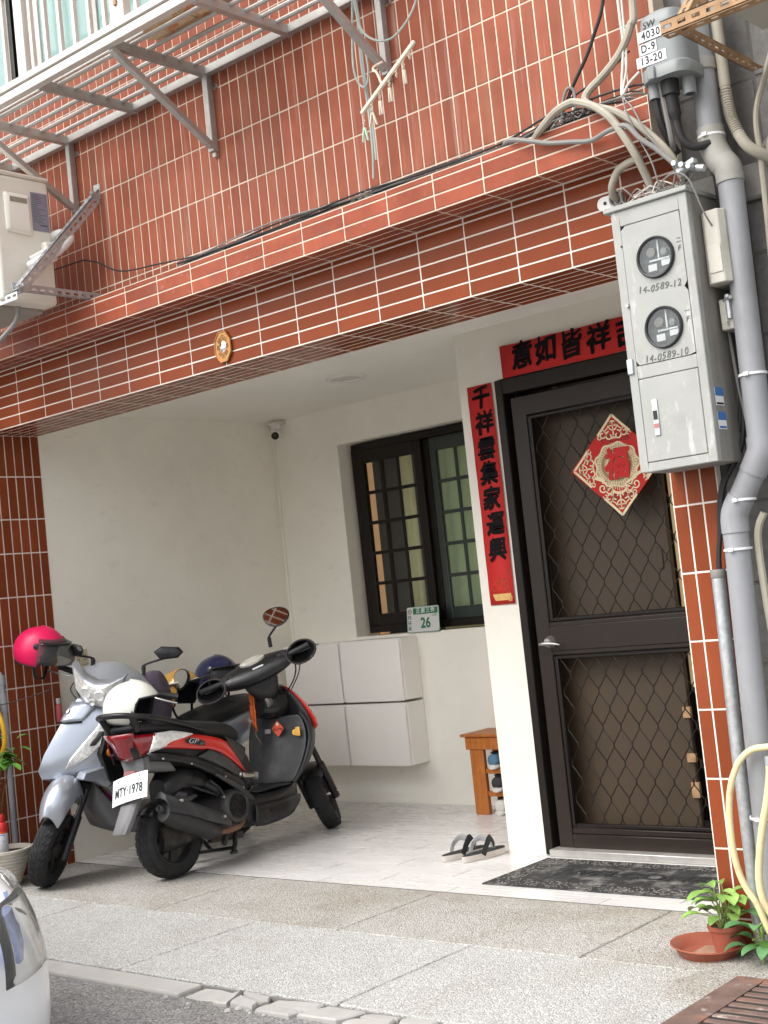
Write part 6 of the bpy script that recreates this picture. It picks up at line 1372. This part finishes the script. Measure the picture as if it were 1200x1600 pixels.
for i in range(10):
    a = rad(40+95*i/9); row = []
    for k in range(-3, 4): t = k/3; rr_ = .222-.02*abs(t)**2; row.append((.062*t, .012+rr_*cos(a), .188+rr_*sin(a)))
    rows_.append(row)
rf.grid(rows_); rf.build('inner_fender', TRIM, rs, local=True, smooth=70, solid=.004)
# screws and hanging control cables
for y, z in ((-.10, .612), (.07, .558), (.30, .455), (.44, .375)):
    MB().lathe([(0, .004), (.005, .004), (.006, 0)], 8, Mx.Translation((xo(y, z)+.012, y, z)) @ Mx.Rotation(pi/2, 4, 'Y')).build('body_screw', METALB, rs, local=True)
b = MB(); b.T = ST; b.tube(spline([(.20, .80, .955), (.21, .78, .90), (.17, .80, .84), (.10, .86, .80), (.05, .90, .80)], 6), .0045, 6); b.tube(spline([(.22, .80, .96), (.24, .80, .92), (.20, .84, .86), (.12, .90, .80)], 6), .0035, 6); b.tube(spline([(-.20, .80, .955), (-.21, .78, .90), (-.15, .82, .84), (-.08, .88, .80)], 6), .0045, 6)
b.build('control_cables', CABLE_K, rs, local=True)
# floorboard and lower fairing
b = MB(); b.loft(body([(.44, .36, .20, .115), (.50, .335, .155, .150), (.58, .325, .148, .165), (.72, .32, .155, .165), (.82, .335, .175, .150), (.90, .36, .22, .12), (.96, .42, .28, .07)], 24, 4.5)); b.build('floor_fairing', TRIM, rs, local=True, smooth=45)
side_patch(rs, [(.50, .275), (.60, .272), (.75, .268), (.86, .268), (.90, .26)], [(.48, .16), (.56, .152), (.70, .158), (.80, .175), (.88, .22)], 'lower_side_panel', TRIM, lambda y, z: .168-max(0, y-.75)*.22, xoff=.004)
b = MB(); b.box(.172, .1735, .585, .635, .232, .25); b.build('side_label', STICKW, rs, local=True, smooth=0)
b = MB(); b.box(-.14, .14, .56, .84, .326, .336); b.build('floor_mat', RUBBER, rs, local=True, bevel=.004)
b = MB(); b.tube([(.150, .43, .445), (.175, .50, .428)], .015, 8); b.obox((.178, .475, .432), (.022, .10, .020), Mx.Rotation(rad(-10), 3, 'X')); b.build('pillion_peg', METALB, rs, local=True, bevel=.004)
b = MB(); b.tube([(.165, .52, .425), (.178, .54, .42)], .02, 10); b.build('peg_mount', TRIM_L, rs, local=True)
# leg shield
leg_rows([(.30, .845, .97, .13), (.36, .875, 1.06, .185), (.46, .915, 1.17, .232), (.56, .95, 1.20, .258), (.66, .965, 1.17, .25), (.75, .955, 1.11, .205), (.82, .94, 1.04, .15), (.87, .92, .98, .10)], 'front_cover', TRIM, rs, e=1.7)
leg_rows([(.575, 1.02, 1.205, .262), (.66, 1.005, 1.178, .256), (.75, .985, 1.118, .212), (.82, .965, 1.048, .158), (.872, .945, .988, .106)], 'red_front_panel', REDP, rs, e=1.7)
b = MB(); rows_ = []
for h, y, w in ((.335, .850, .150), (.38, .872, .180), (.46, .905, .212), (.56, .938, .228), (.64, .948, .215), (.70, .945, .185)):
    rows_.append([(w*t, y-.012-.012*cos(t*pi*.5)+.030*(1-abs(t))**2*0-(.028*math.exp(-(t/.30)**2)), h) for t in [-1+k/6 for k in range(13)]])
b.grid(rows_); b.build('inner_leg_panel', TRIM_G, rs, local=True, smooth=70, solid=.006, sub=1)
b = MB(); b.tube(spline([(.155, .845, .335), (.19, .865, .38), (.224, .895, .46), (.240, .93, .56), (.228, .94, .64), (.19, .935, .71)], 5), .009, 8); b.build('leg_panel_rim', RUBBER, rs, local=True)
b = MB(); b.obox((.062, .873, .455), (.022, .006, .115), Mx.Rotation(rad(-18), 3, 'X')); b.build('pocket_slot', BLACKPL, rs, local=True, smooth=0, bevel=.003)
b = MB(); b.loft([oval(.80, .785, .060, 0, .065), oval(.85, .785, .085, 0, .09), oval(.92, .78, .12, 0, .10), oval(.97, .78, .11, 0, .10)]); b.build('key_housing', BLACKPL, rs, local=True, smooth=60)
km = Mx.Translation((.062, .818, .785)) @ Mx.Rotation(pi/2+rad(10), 4, 'X')
b = MB(); b.lathe([(.027, -.02), (.027, .006), (.020, .010), (.012, .008), (0, .008)], 24, km); b.build('key_barrel', mat('worn_lock_grey', (.16, .16, .15), .5, metal=.4), rs, local=True)
MB().lathe([(0, .0095), (.010, .0095), (.011, .008)], 14, km).build('key_slot', METALB, rs, local=True)
b = MB(); b.tube([(.15, .925, .60), (.158, .905, .60)], .018, 12); b.obox((.185, .900, .605), (.03, .008, .05), None); b.build('side_reflector', YELLOWR, rs, local=True, bevel=.006, segs=2)
dm4 = Mx.Translation((.055, .882, .632)) @ Mx.Rotation(pi/2+rad(-2), 4, 'X') @ Mx.Rotation(rad(45), 4, 'Z')
o = MB().prism(rrect(.066, .066, .006), .001, dm4).build('diamond_sticker', mat('coral_red_sticker', (.62, .10, .06), .5), rs, local=True, smooth=0)
text('出入平安', .019, mat('dark_maroon', (.12, .01, .01), .6), dm4 @ Mx.Rotation(rad(-45), 4, 'Z') @ Mx.Translation((0, -.006, .0014)), rs, local=True, off=.0006)
b = MB(); b.lathe([(0, .0016), (.010, .0016), (.010, .001)], 14, dm4 @ Mx.Translation((.018, .018, 0))); b.build('sticker_badge', IVORY, rs, local=True)
b = MB(); b.obox((-.022, .880, .622), (.042, .002, .024), Mx.Rotation(rad(-4), 3, 'X')); b.build('info_sticker', mat('silver_sticker', (.42, .43, .44), .4, metal=.3), rs, local=True, smooth=0)
# steering cowl, dash
b = MB(); b.T = ST; R = []
for x, y, z, ry, rz in ((-.225, .775, .968, .034, .034), (-.18, .785, .966, .058, .048), (-.10, .80, .966, .088, .066), (0, .812, .966, .102, .074), (.10, .80, .966, .088, .066), (.18, .785, .966, .058, .048), (.225, .775, .968, .034, .034)):
    R.append([(x, y+ry*cos(2*pi*k/16), z+rz*sin(2*pi*k/16)+.35*ry*cos(2*pi*k/16)) for k in range(16)])
b.loft(R); b.build('handlebar_cowl', TRIM, rs, local=True, smooth=60, sub=1)
b = MB(); b.T = ST; b.loft([oval(.745, .93, .115, 0, .03), oval(.765, .895, .10, 0, .06), oval(.80, .86, .08, 0, .07), oval(.86, .82, .06, 0, .06)]); b.build('cowl_neck', TRIM, rs, local=True, smooth=60, sub=1)
dshm = ST @ Mx.Translation((-.005, .772, 1.030)) @ Mx.Rotation(rad(32), 4, 'X')
MB().lathe([(0, .004), (.9, .004), (1.0, 0), (1.0, -.02)], 32, dshm @ Mx.Diagonal((.075, .032, 1, 1))).build('dash_lens', mat('dash_lens', (.55, .52, .47), .08, coat=1, var=.03), rs, local=True)
b = MB(); b.T = ST @ Mx.Translation((.02, .728, .968)) @ Mx.Rotation(rad(8), 4, 'X'); b.box(-.032, .032, -.0015, 0, -.012, .012); b.build('cowl_sticker', STICKW, rs, local=True, smooth=0)
MB().lathe([(0, .004), (.008, .004), (.009, 0)], 12, ST @ Mx.Translation((.05, .752, .905)) @ Mx.Rotation(pi/2, 4, 'X')).build('cowl_screw', STICKW, rs, local=True)
for sg in (-1, 1):
    b = MB(); b.T = ST; b.obox((sg*.165, .752, .985), (.055, .022, .030)); b.obox((sg*.165, .742, .99), (.02, .012, .012)); b.build('switch_block', RUBBER, rs, local=True, bevel=.004)
grips(rs, ST, half=.335)
I4 = Mx.Identity(4)
mirror(rs, I4, (.125, .84, 1.10), (.205, .83, 1.252), (.50, -.76, .46), .076, .060, W=RM); mirror(rs, I4, (-.19, .64, .94), (-.345, .575, .985), (-.22, -.94, .26), .092, .060, W=RM)
# hand muffs on the grips: open fabric hoods
for sg in (-1, 1):
    t = thing('hand_muff', (0, 0, 0), ('black fabric hand muff on the left grip above the seat' if sg < 0 else 'black fabric hand muff on the right grip below the round mirror'), 'hand muff', 'hand muffs on the scooter grips', m=RM)
    c = V((sg*.262, .765, .972)); b = MB(); b.T = ST; rows_ = []
    for i in range(9):
        f = i/8; rr_ = .072*(sin(pi*(.10+.42*f)))**.55; row = []
        for k in range(20): a = 2*pi*k/20; row.append(c+V((rr_*cos(a)*1.15+sg*.012*f, .085-.125*f+.030*f*sin(a), rr_*.90*sin(a)-.016*f+.007*sin(3*a+f*4+sg))))
        rows_.append(row)
    b.loft(rows_, cap=False); b.add(rows_[0], [tuple(range(20))]); mfo = b.build('hood', FABRICK, t, local=True, smooth=70, solid=.005, sub=1)
    b = MB(); b.T = ST; b.loft([[c+V((q*cos(2*pi*k/20)*.072*1.15+sg*.012, .085-.125*f+.030*f*sin(2*pi*k/20), q*.072*.90*sin(2*pi*k/20)-.016*f)) for k in range(20)] for q, f in ((1.02, .62), (1.06, .80), (1.05, 1.0), (.98, 1.02))], cap=False); b.build('cuff', FABRICR, mfo, local=True, smooth=70, solid=.004)
# logo patch
for sg in (1,):
    lm = Mx.Translation((.1815, .115, .664)) @ frame_m((0, 0, 0), (0, .97, -.225), (0, .225, .97), (1, 0, 0))
    MB().prism([(-.075, .0), (-.05, .018), (.03, .014), (.07, .004), (.062, -.016), (-.03, -.014), (-.062, -.012)], .0012, lm @ Mx.Translation((0, 0, .002))).build('logo_patch', PRINTK, rs, local=True, smooth=0)
    text('GP', .040, STICKW, lm @ Mx.Translation((-.02, .001, .0038)), rs, 'logo', local=True, shear=.35, sx=1.35, off=-.0008); text('125', .017, mat('logo_grey', (.30, .30, .31), .4), lm @ Mx.Translation((.042, -.006, .0038)), rs, 'logo', local=True, shear=.3)
# lanyard on the key
ly = thing('key_lanyard', (0, 0, 0), 'orange lanyard hanging from the black scooter under its handlebar', 'lanyard', m=RM)
b = MB()
for dx, ln in ((-.045, .19), (-.028, .215), (-.052, .15)):
    rows_ = [[(dx-.010+.004*sin(i), .80-.004*i*0+.002*sin(2*i), .85-ln*i/6), (dx+.010+.004*sin(i), .796+.003*sin(2*i+1), .85-ln*i/6)] for i in range(7)]
    b.grid(rows_)
b.build('strap', LANY, ly, local=True, smooth=60, solid=.0015)
b = MB(); b.tube(spline([(-.03, .79, .64), (-.02, .78, .61), (-.005, .785, .585), (0, .79, .56)], 4), .0025, 5); b.build('cord', TWIG, ly, local=True)

# ================= silver scooter, nose towards the street
SM = veh_matrix((-3.74, 1.15, 0), rad(178.5), rad(5))
ss = thing('scooter', (0, 0, 0), 'silver blue scooter parked nose out against the white side wall', 'scooter', 'scooters parked in the recess', m=SM)
S2 = steer_matrix(rad(36))
wheel(ss, 'front', (0, 1.27, .195), .195, .095, T=S2); wheel(ss, 'rear', (0, .012, .19), .19, .098)
fork(ss, S2, TRIM, SILVER, hi=True)
# nose cover: beak shaped, sampled so that lamps can sit on it
NR = [(.525, .99, 1.21, .105), (.555, .975, 1.295, .150), (.600, .965, 1.315, .168), (.68, .955, 1.275, .178), (.78, .945, 1.20, .178), (.85, .935, 1.145, .165), (.91, .925, 1.095, .135), (.945, .915, 1.055, .10)]
def nose(h, t):
    i = 0
    while i < len(NR)-2 and NR[i+1][0] < h: i += 1
    a, c = NR[i], NR[i+1]; f = (h-a[0])/(c[0]-a[0]); yb, yf, w = [a[j]+(c[j]-a[j])*f for j in (1, 2, 3)]
    return V((w*t, yb+(yf-yb)*(1-abs(t)**1.25), h))
R = []
for h, *_ in NR: R.append([nose(h, -1+k/7) for k in range(15)]+[nose(h, 1-k/7)*1.0-V((0, .0, 0)) for k in range(1, 14)])
b = MB()
for r_ in R:
    for k in range(15, 28): q = r_[k]; q.y = nose(q.z, 1).y-.012
b.loft(R); b.build('nose_cover', SILVER, ss, local=True, smooth=38)
def on_nose(poly, name, m, off=.004, n=8, solid=.003):
    """poly: list of (h, t_left, t_right)"""
    rows_ = []
    for h, t0, t1 in poly:
        row = []
        for k in range(n+1):
            t = t0+(t1-t0)*k/n; p_ = nose(h, t); d = V((math.copysign(.75, t), .66, .15)).normalized(); row.append(p_+d*off)
        rows_.append(row)
    b = MB(); b.grid(rows_); return b.build(name, m, ss, local=True, smooth=60, solid=solid)
for sg in (-1, 1):
    on_nose([(.60, sg*.42, sg*.46), (.65, sg*.45, sg*.70), (.72, sg*.56, sg*.86), (.79, sg*.70, sg*.93), (.845, sg*.80, sg*.90), (.865, sg*.84, sg*.87)], 'position_lamp', CHROMEF)
    on_nose([(.705, sg*.66, sg*.74), (.74, sg*.70, sg*.80), (.775, sg*.76, sg*.84)], 'lamp_reflector', mat('lamp_dark', (.05, .05, .05), .3) if 'lamp_dark' not in MATS else MATS['lamp_dark'], off=.0075, n=3)
on_nose([(.835, -.42, .42), (.855, -.50, .50), (.90, -.62, .62), (.93, -.7, .7)], 'upper_nose_panel', SILVER, off=.010)
on_nose([(.826, -.44, .44), (.835, -.42, .42)], 'panel_gap', BLACKPL, off=.008)
b = MB(); b.lathe([(0, .006), (.012, .006), (.016, .003), (.016, 0)], 20, Mx.Translation(nose(.885, 0)+V((0, .008, 0))) @ Mx.Rotation(rad(-62), 4, 'X')); b.build('badge', METALB, ss, local=True)
# skirt from the nose down to the floor, inner dark panel with the blinker
def slabside(poly, x0, x1, name, m, bev=.006):
    for sg in (-1, 1):
        b = MB(); n = len(poly); b.add([(sg*x0, y, z) for y, z in poly]+[(sg*x1, y, z) for y, z in poly], [tuple(range(n)), tuple(range(n, 2*n))[::-1]]+[(i, (i+1) % n, n+(i+1) % n, n+i) for i in range(n)])
        b.build(name, m, ss, local=True, smooth=0, bevel=bev)
slabside([(1.14, .58), (1.16, .545), (1.07, .52), (1.0, .475), (.93, .52), (.95, .60)], .10, .165, 'skirt', SILVER)
slabside([(1.0, .478), (.93, .395), (.845, .31), (.78, .26), (.76, .31), (.86, .42), (.93, .50)], .12, .172, 'skirt_leg', TRIM_L)
slabside([(.95, .90), (1.01, .76), (1.045, .66), (1.0, .52), (.88, .40), (.80, .42), (.86, .60), (.89, .80)], .10, .172, 'inner_leg_panel', BLACKPL)
for sg in (-1, 1):
    MB().lathe([(0, .012), (.012, .011), (.022, .006), (.024, 0)], 20, Mx.Translation((sg*.174, .985, .665)) @ Mx.Rotation(sg*pi/2, 4, 'Y') @ Mx.Rotation(rad(0), 4, 'X')).build('blinker', AMBER, ss, local=True)
b = MB(); b.loft(body([(.36, .33, .20, .13), (.48, .31, .185, .165), (.62, .31, .185, .172), (.76, .32, .19, .170), (.86, .35, .20, .14), (.95, .42, .24, .11), (1.02, .52, .36, .08)], 24, 4)); b.build('floor_fairing', TRIM_L, ss, local=True, smooth=50)
b = MB(); b.loft(body([(-.28, .78, .72, .05), (-.2, .80, .62, .11), (-.05, .77, .56, .15), (.15, .72, .48, .165), (.32, .66, .38, .15), (.42, .56, .30, .12)], 24, 3)); b.build('body_shell', SILVER, ss, local=True, smooth=60)
b = MB(); b.loft(body([(-.23, .82, .77, .08), (-.1, .83, .74, .135), (.1, .80, .70, .145), (.3, .76, .66, .135), (.42, .72, .64, .10), (.48, .68, .64, .05)], 24)); b.build('seat', SEATM, ss, local=True, smooth=70, sub=1)
b = MB(); b.loft(body([(-.06, .27, .13, .05), (.06, .30, .14, .085), (.2, .34, .16, .10), (.34, .36, .19, .105), (.46, .30, .20, .06)], 16, 3)); b.build('engine_block', ENGINE, ss, local=True, smooth=40)
b = MB(); b.tube([(-.10, .40, .16), (-.17, .34, .03), (-.20, .33, .0)], .012, 8); b.build('side_stand', BLACKPL, ss, local=True)
leg_rows([(.32, .80, .86, .13), (.5, .86, .93, .165), (.7, .89, .96, .16), (.88, .88, .95, .11)], 'leg_shield', TRIM_G, ss, e=1.7)
# head cowl with the angular headlamp
b = MB(); b.T = S2; R = []
for x, y, z, ry, rz in ((-.225, .785, .985, .028, .022), (-.18, .80, .992, .05, .040), (-.125, .835, 1.00, .10, .065), (-.06, .86, 1.005, .135, .082), (0, .868, 1.008, .15, .088), (.06, .86, 1.005, .135, .082), (.125, .835, 1.00, .10, .065), (.18, .80, .992, .05, .040), (.225, .785, .985, .028, .022)):
    z += .010; rz *= .80
    R.append([(x, y+ry*cos(2*pi*k/18), z+rz*sin(2*pi*k/18)-.25*ry*cos(2*pi*k/18)+.35*max(0, -cos(2*pi*k/18))*rz) for k in range(18)])
b.loft(R); b.build('head_cowl', SILVER, ss, local=True, smooth=60, sub=1)
HM = S2 @ Mx.Translation((0, 1.066, 1.012)) @ Mx.Rotation(rad(-18), 4, 'X') @ Mx.Scale(1.3, 4) @ frame_m((0, 0, 0), (-1, 0, 0), (0, 0, 1), (0, 1, 0))
hl = [(-.108, .078), (-.055, .040), (0, .028), (.055, .040), (.108, .078), (.086, -.020), (.034, -.066), (-.034, -.066), (-.086, -.020)]
def lampring(f, z, dz=0): return [HM @ V((x*f, y*f, z-1.9*(x*f)**2)) for x, y in hl]
b = MB(); b.loft([lampring(1.05, -.035), lampring(1.05, .006), lampring(1.0, .010)], cap=False); b.build('headlamp_bezel', SILVER, ss, local=True, smooth=30, solid=.003)
b = MB(); rr_ = [lampring(1.0, .008), lampring(.72, .016), lampring(.4, .020)]; b.loft(rr_, cap=False); b.add(rr_[-1], [tuple(range(9))]); hlb = b.build('headlamp', CHROMEF, ss, local=True, smooth=20)
for cx, cy, r_ in ((-.030, -.008, .026), (.030, -.008, .026), (0, -.045, .016)):
    b = MB(); b.lathe([(r_, .0), (r_*.8, .010), (r_*.3, .004), (0, .004)], 16, HM @ Mx.Translation((cx, cy, .018-1.9*cx*cx))); b.build('lamp_bowl', CHROMEF, hlb, local=True, smooth=30)
b = MB(); b.T = S2; b.loft([oval(.80, .93, .07, 0, .04), oval(.86, .90, .07, 0, .06), oval(.92, .86, .055, 0, .06), oval(.96, .83, .05, 0, .04)]); b.build('cowl_neck', TRIM, ss, local=True, smooth=60)
grips(ss, S2, c=(0, .78, .985), half=.35, sweep=.06)
mirror(ss, I4, (.115, .87, 1.09), (.19, .92, 1.18), (.1, 1, .05), .070, .040, sharp=True, W=SM); mirror(ss, I4, (-.125, .71, 1.045), (-.30, .675, 1.160), (-.75, .65, -.05), .078, .040, sharp=True, W=SM)
b = MB(); b.T = S2; b.tube(spline([(.19, .80, .98), (.17, .90, .96), (.14, .93, .93), (.10, .92, .88)], 5), .0045, 6); b.tube(spline([(.20, .80, .975), (.19, .92, .94), (.13, .95, .90), (.09, .92, .85)], 5), .0035, 6); b.build('brake_hose', CABLE_K, ss, local=True)

# ------------------------------------------------------------------ helmets
def helmet(name, label, m4, mshell, cut=.62, face=.36, visor=None, r=.135, strap=True, ridge=None):
    """open face shell: ellipsoid with the face window cut out; local -Z down, +Y face"""
    t = thing('helmet', (0, 0, 0), label, 'helmet', 'motorcycle helmets', m=m4)
    def shellpt(u, v, k=1.0):
        a = 2*pi*u; th = v*pi; rr_ = r*k*(1+.04*cos(a-pi/2)); flare = 1-.06*max(0, v-.55)
        return V((rr_*.93*sin(th)*cos(a)*flare, rr_*1.08*sin(th)*sin(a)*flare, rr_*1.0*cos(th)))
    nu, nv = 48, 18
    def vmax(u):
        a = abs(((u-.25+.5) % 1)-.5)*2          # 0 at the face, 1 at the back
        lo = .70-.04*a
        f0 = .30
        if a < f0: return face+.02*(a/f0)**2
        if a < f0+.12: q = (a-f0)/.12; q = q*q*(3-2*q); return face+.02+(lo-face-.02)*q
        return lo
    for nm, k, m in (('shell', 1.0, mshell), ('lining', .93, H_LINE)):
        b = MB(); rows_ = []
        for j in range(nv+1): rows_.append([shellpt(i/nu, .001+(vmax(i/nu)-.001)*j/nv, k) for i in range(nu)])
        b.loft(rows_, cap=False); b.build(nm, m, t, local=True, smooth=80, solid=.006 if nm == 'shell' else .012)
    b = MB(); ring = [shellpt(i/nu, vmax(i/nu), 1.0) for i in range(nu+1)]; b.tube(ring, .0055, 6, cap=False); b.build('edge_trim', RUBBER, t, local=True)
    for sg in (0, .5):
        for v_, rad2 in ((.60, .006), (.52, .005)):
            u = sg+(.06 if sg == 0 else -.06); p_ = shellpt(u, v_, 1.01); MB().sphere(p_, rad2, 10, 6).build('rivet', PRINTK, t, local=True)
    if visor:
        b = MB(); rows_ = []
        for j in range(7):
            v_ = visor[0]+(visor[1]-visor[0])*j/6
            rows_.append([shellpt(.25+(-.21+.42*i/16), v_, 1.06+visor[2]*j/6) for i in range(17)])
        b.grid(rows_); b.build('visor', VISOR, t, local=True, smooth=80, solid=.0025)
        for u in (.03, .47): p_ = shellpt(u, .40, 1.05); b = MB(); b.sphere(p_, .018, 12, 8, sc=(.5, 1, 1)); b.build('visor_pivot', RUBBER, t, local=True)
        b = MB(); b.grid([[shellpt(.25+(-.2+.4*i/14), v_, 1.05+.10*(j)) for i in range(15)] for j, v_ in enumerate((.345, .36, .385))]); b.build('peak', BLACKPL, t, local=True, smooth=80, solid=.004)
    if ridge:
        for du in (-.17, .17):
            b = MB(); b.tube([shellpt(.75+du*(1-.5*j/8), .15+.35*j/8, 1.005) for j in range(9)], [.002]+[.007]*7+[.002], 8, flat=.5); b.build('ridge', mshell, t, local=True)
    if strap:
        b = MB(); p0, p1 = shellpt(.02, .66, .97), shellpt(.48, .66, .97); mid = (p0+p1)/2+V((0, .02, -.09)); pts = spline([p0, p0.lerp(mid, .5)+V((.02, 0, -.03)), mid, p1.lerp(mid, .5)+V((-.02, 0, -.03)), p1], 5)
        b.loft([[q+V((0, -.009, 0)), q+V((0, .009, 0)), q+V((0, .009, .002)), q+V((0, -.009, .002))] for q in pts]); b.build('strap', FABRICK, t, local=True, smooth=60)
    return t, shellpt
def hpose(p_, yaw, pitch=0, roll=0): return Mx.Translation(V(p_)) @ Mx.Rotation(yaw, 4, 'Z') @ Mx.Rotation(pitch, 4, 'X') @ Mx.Rotation(roll, 4, 'Y')
def rsw(x, y, z): return RM @ V((x, y, z))
def ssw(x, y, z): return SM @ V((x, y, z))
wh, sp = helmet('white', 'white open face helmet resting on the seat of the black and red scooter', hpose(rsw(-.01, -.112, .882), rad(-62), rad(-3), rad(0)), H_WHITE, r=.138, ridge=True)
tx = text('TYPHER', .020, PRINTK, Mx.Identity(4), wh, local=True)
for v in tx.data.vertices: x, y = v.co.x, v.co.y; v.co = sp(.028-y*1.05, .47+x*2.3, 1.014)
helmet('pink', 'pink open face helmet with a smoked visor hung on the silver scooter mirror', hpose((-3.985, .085, 1.215), rad(-55), rad(-14), rad(6)), H_PINK, visor=(.30, .58, .34), r=.132)
mh, _ = helmet('mustard', 'mustard yellow helmet with white stripes on the silver scooter seat', hpose((-3.75, .84, .885), rad(-75), rad(0)), H_YEL, visor=None, r=.13)
helmet('navy', 'glossy navy blue helmet with a dark visor behind the mustard one', hpose((-3.82, 1.20, .935), rad(-75), rad(0)), H_NAVY, visor=(.36, .62, .06), r=.13)
b = MB(); b.tube([(.128*cos(a)*1.0, .148*sin(a)*.98, .052+.02*sin(a)) for a in [rad(-30+240*i/24) for i in range(25)]], .016, 8, flat=.35); b.build('white_stripe', WHITEPL, mh, local=True)
for a in (0, 180): b = MB(); b.lathe([(0, .01), (.014, .01), (.018, .0)], 14, Mx.Translation((.130*cos(rad(a)), 0, .05)) @ Mx.Rotation((pi/2) * (1 if a == 0 else -1), 4, 'Y')); b.build('vent_disc', PRINTK, mh, local=True)
# cloth bag behind the white helmet, bundle in the footwell of the silver scooter
pb = thing('cloth_bag', (0, 0, 0), 'grey purple cloth bag slumped behind the white helmet', 'bag', m=Mx.Translation((-3.62, .56, .80)))
b = MB(); rr = random.Random(6); rows_ = []
for j in range(9):
    f = j/8; rows_.append([((.085*sin(pi*(.12+.80*f))**.6)*cos(2*pi*k/18)*(1+.10*sin(5*2*pi*k/18+3*f)), (.10*sin(pi*(.12+.80*f))**.6)*sin(2*pi*k/18)*(1+.08*sin(4*2*pi*k/18+5*f)), -.12+.36*f+.006*sin(6*2*pi*k/18)) for k in range(18)])
b.loft(rows_); b.build('bag', PURPLE, pb, local=True, smooth=70, sub=1)
pk = thing('cloth_bundle', (0, 0, 0), 'bundle of pink, blue and yellow cloth stuffed in the footwell of the silver scooter', 'cloth', m=Mx.Translation((-3.70, .33, .47)))
b = MB(); rows_ = []
for j in range(9):
    f = j/8; rows_.append([((.12*sin(pi*(.1+.82*f))**.6)*cos(2*pi*k/18)*(1+.12*sin(5*2*pi*k/18+4*f)), (.13*sin(pi*(.1+.82*f))**.6)*sin(2*pi*k/18)*(1+.10*sin(4*2*pi*k/18+6*f)), -.13+.30*f+.010*sin(7*2*pi*k/18+f)) for k in range(18)])
b.loft(rows_); b.build('cloth', PINKC, pk, local=True, smooth=70, sub=1)
wr = MB(); wr.tube(spline([(-4.4, -.13, .935), (-4.15, -.12, .94), (-4.0, -.02, .965), (-3.9, .08, 1.0)], 6), .0028, 5); tag(wr.build('wire', CABLE_K, None), 'thin dark wire strung from the water pipe to the silver scooter', 'wire')

# ------------------------------------------------------------------ parked white car, only its front corner in view
CM = Mx.Translation((-1.19, -2.61, -.022))
cr = thing('parked_car', (0, 0, 0), 'white car parked in the lane, only its headlight corner in view at lower left', 'car', m=CM)
def crow(x, w, zb, zm, zt, wt):
    """half profile ring of the car body at station x"""
    L = [(0, zb), (w*.93, zb), (w*.995, zb+.06), (w*1.005, zm-.12), (w*.985, zm), (w*.93, zm+.10), (wt, zt), (wt*.5, zt+.012), (0, zt+.016)]
    return [(x, y, z) for y, z in L]+[(x, -y, z) for y, z in L[-2:0:-1]]
sts = [(.0, .56, .08, .34, .43, .36), (-.03, .70, .06, .36, .47, .50), (-.12, .81, .06, .40, .52, .60), (-.30, .86, .07, .47, .60, .64), (-.7, .875, .18, .66, .86, .70), (-1.1, .88, .18, .72, .95, .74), (-3.2, .88, .18, .74, .98, .74), (-3.75, .84, .22, .72, .96, .70), (-3.95, .74, .30, .68, .88, .60)]
b = MB(); b.loft([crow(*s_) for s_ in sts]); b.build('body', CARW, cr, local=True, smooth=55, sub=2)
b = MB(); b.loft([[(x, y, z) for y, z in ((-w, z0), (-w*.86, z1), (w*.86, z1), (w, z0))] for x, w, z0, z1 in ((-1.05, .70, .93, .95), (-1.65, .70, .96, 1.42), (-2.6, .70, .97, 1.47), (-3.3, .69, .97, 1.38), (-3.7, .66, .95, .98))]); b.build('glasshouse', mat('car_window_dark', (.02, .025, .028), .05, coat=1), cr, local=True, smooth=30, bevel=.03, segs=3)
b = MB(); b.loft([[(x, y, z) for y, z in ((-w, z1-.015), (-w*.9, z1+.03), (w*.9, z1+.03), (w, z1-.015))] for x, w, z1 in ((-1.66, .60, 1.42), (-2.6, .61, 1.47), (-3.3, .59, 1.38))]); b.build('roof', CARW, cr, local=True, smooth=50, bevel=.01)
for x in (-.72, -3.1):
    for sg in (-1, 1):
        m4 = Mx.Translation((x, sg*.80, .30)) @ Mx.Rotation(pi/2, 4, 'X'); wq = MB().lathe([(.19, -.09), (.27, -.10), (.30, -.07), (.305, 0), (.30, .07), (.27, .10), (.19, .09)], 36, m4).build('wheel', TYRE, cr, local=True)
        MB().lathe([(0, -.07*1), (.10, -.08), (.19, -.06), (.195, .0), (.19, .06), (.10, .08), (0, .07)], 24, m4).build('rim', METALB, wq, local=True)
for sg in (-1, 1):
    b = MB(); rows_ = []
    for i in range(9):
        f = i/8; row = []
        for k in range(9):
            g = k/8; a = rad(8+78*f); x = -.14+.17*cos(a)-.16*f*f-.13*g*f; y = .50+.335*sin(a)-.035*g; z = .325+.235*g+.05*f
            row.append((x+.025*sin(pi*g), sg*y, z))
        rows_.append(row)
    b.grid(rows_); hl_ = b.build('headlight', LAMPC, cr, local=True, smooth=80, solid=.004)
    b = MB(); b.grid([[(p_[0]-.035-.02*sin(5*i), p_[1]-sg*.028, p_[2]*.92+.04+.015*sin(3*k)) for k, p_ in enumerate(row[1:-1])] for i, row in enumerate(rows_[1:-1])]); b.build('lamp_reflector', LAMPIN, hl_, local=True, smooth=30)
    b = MB(); b.sphere((-.16, sg*.70, .45), .06, 16, 10, sc=(.8, 1, 1)); b.build('projector', MATS['lamp_dark'], hl_, local=True)
b = MB(); b.obox((.0, 0, .36), (.03, .9, .12)); b.build('grille', BLACKPL, cr, local=True, bevel=.01)
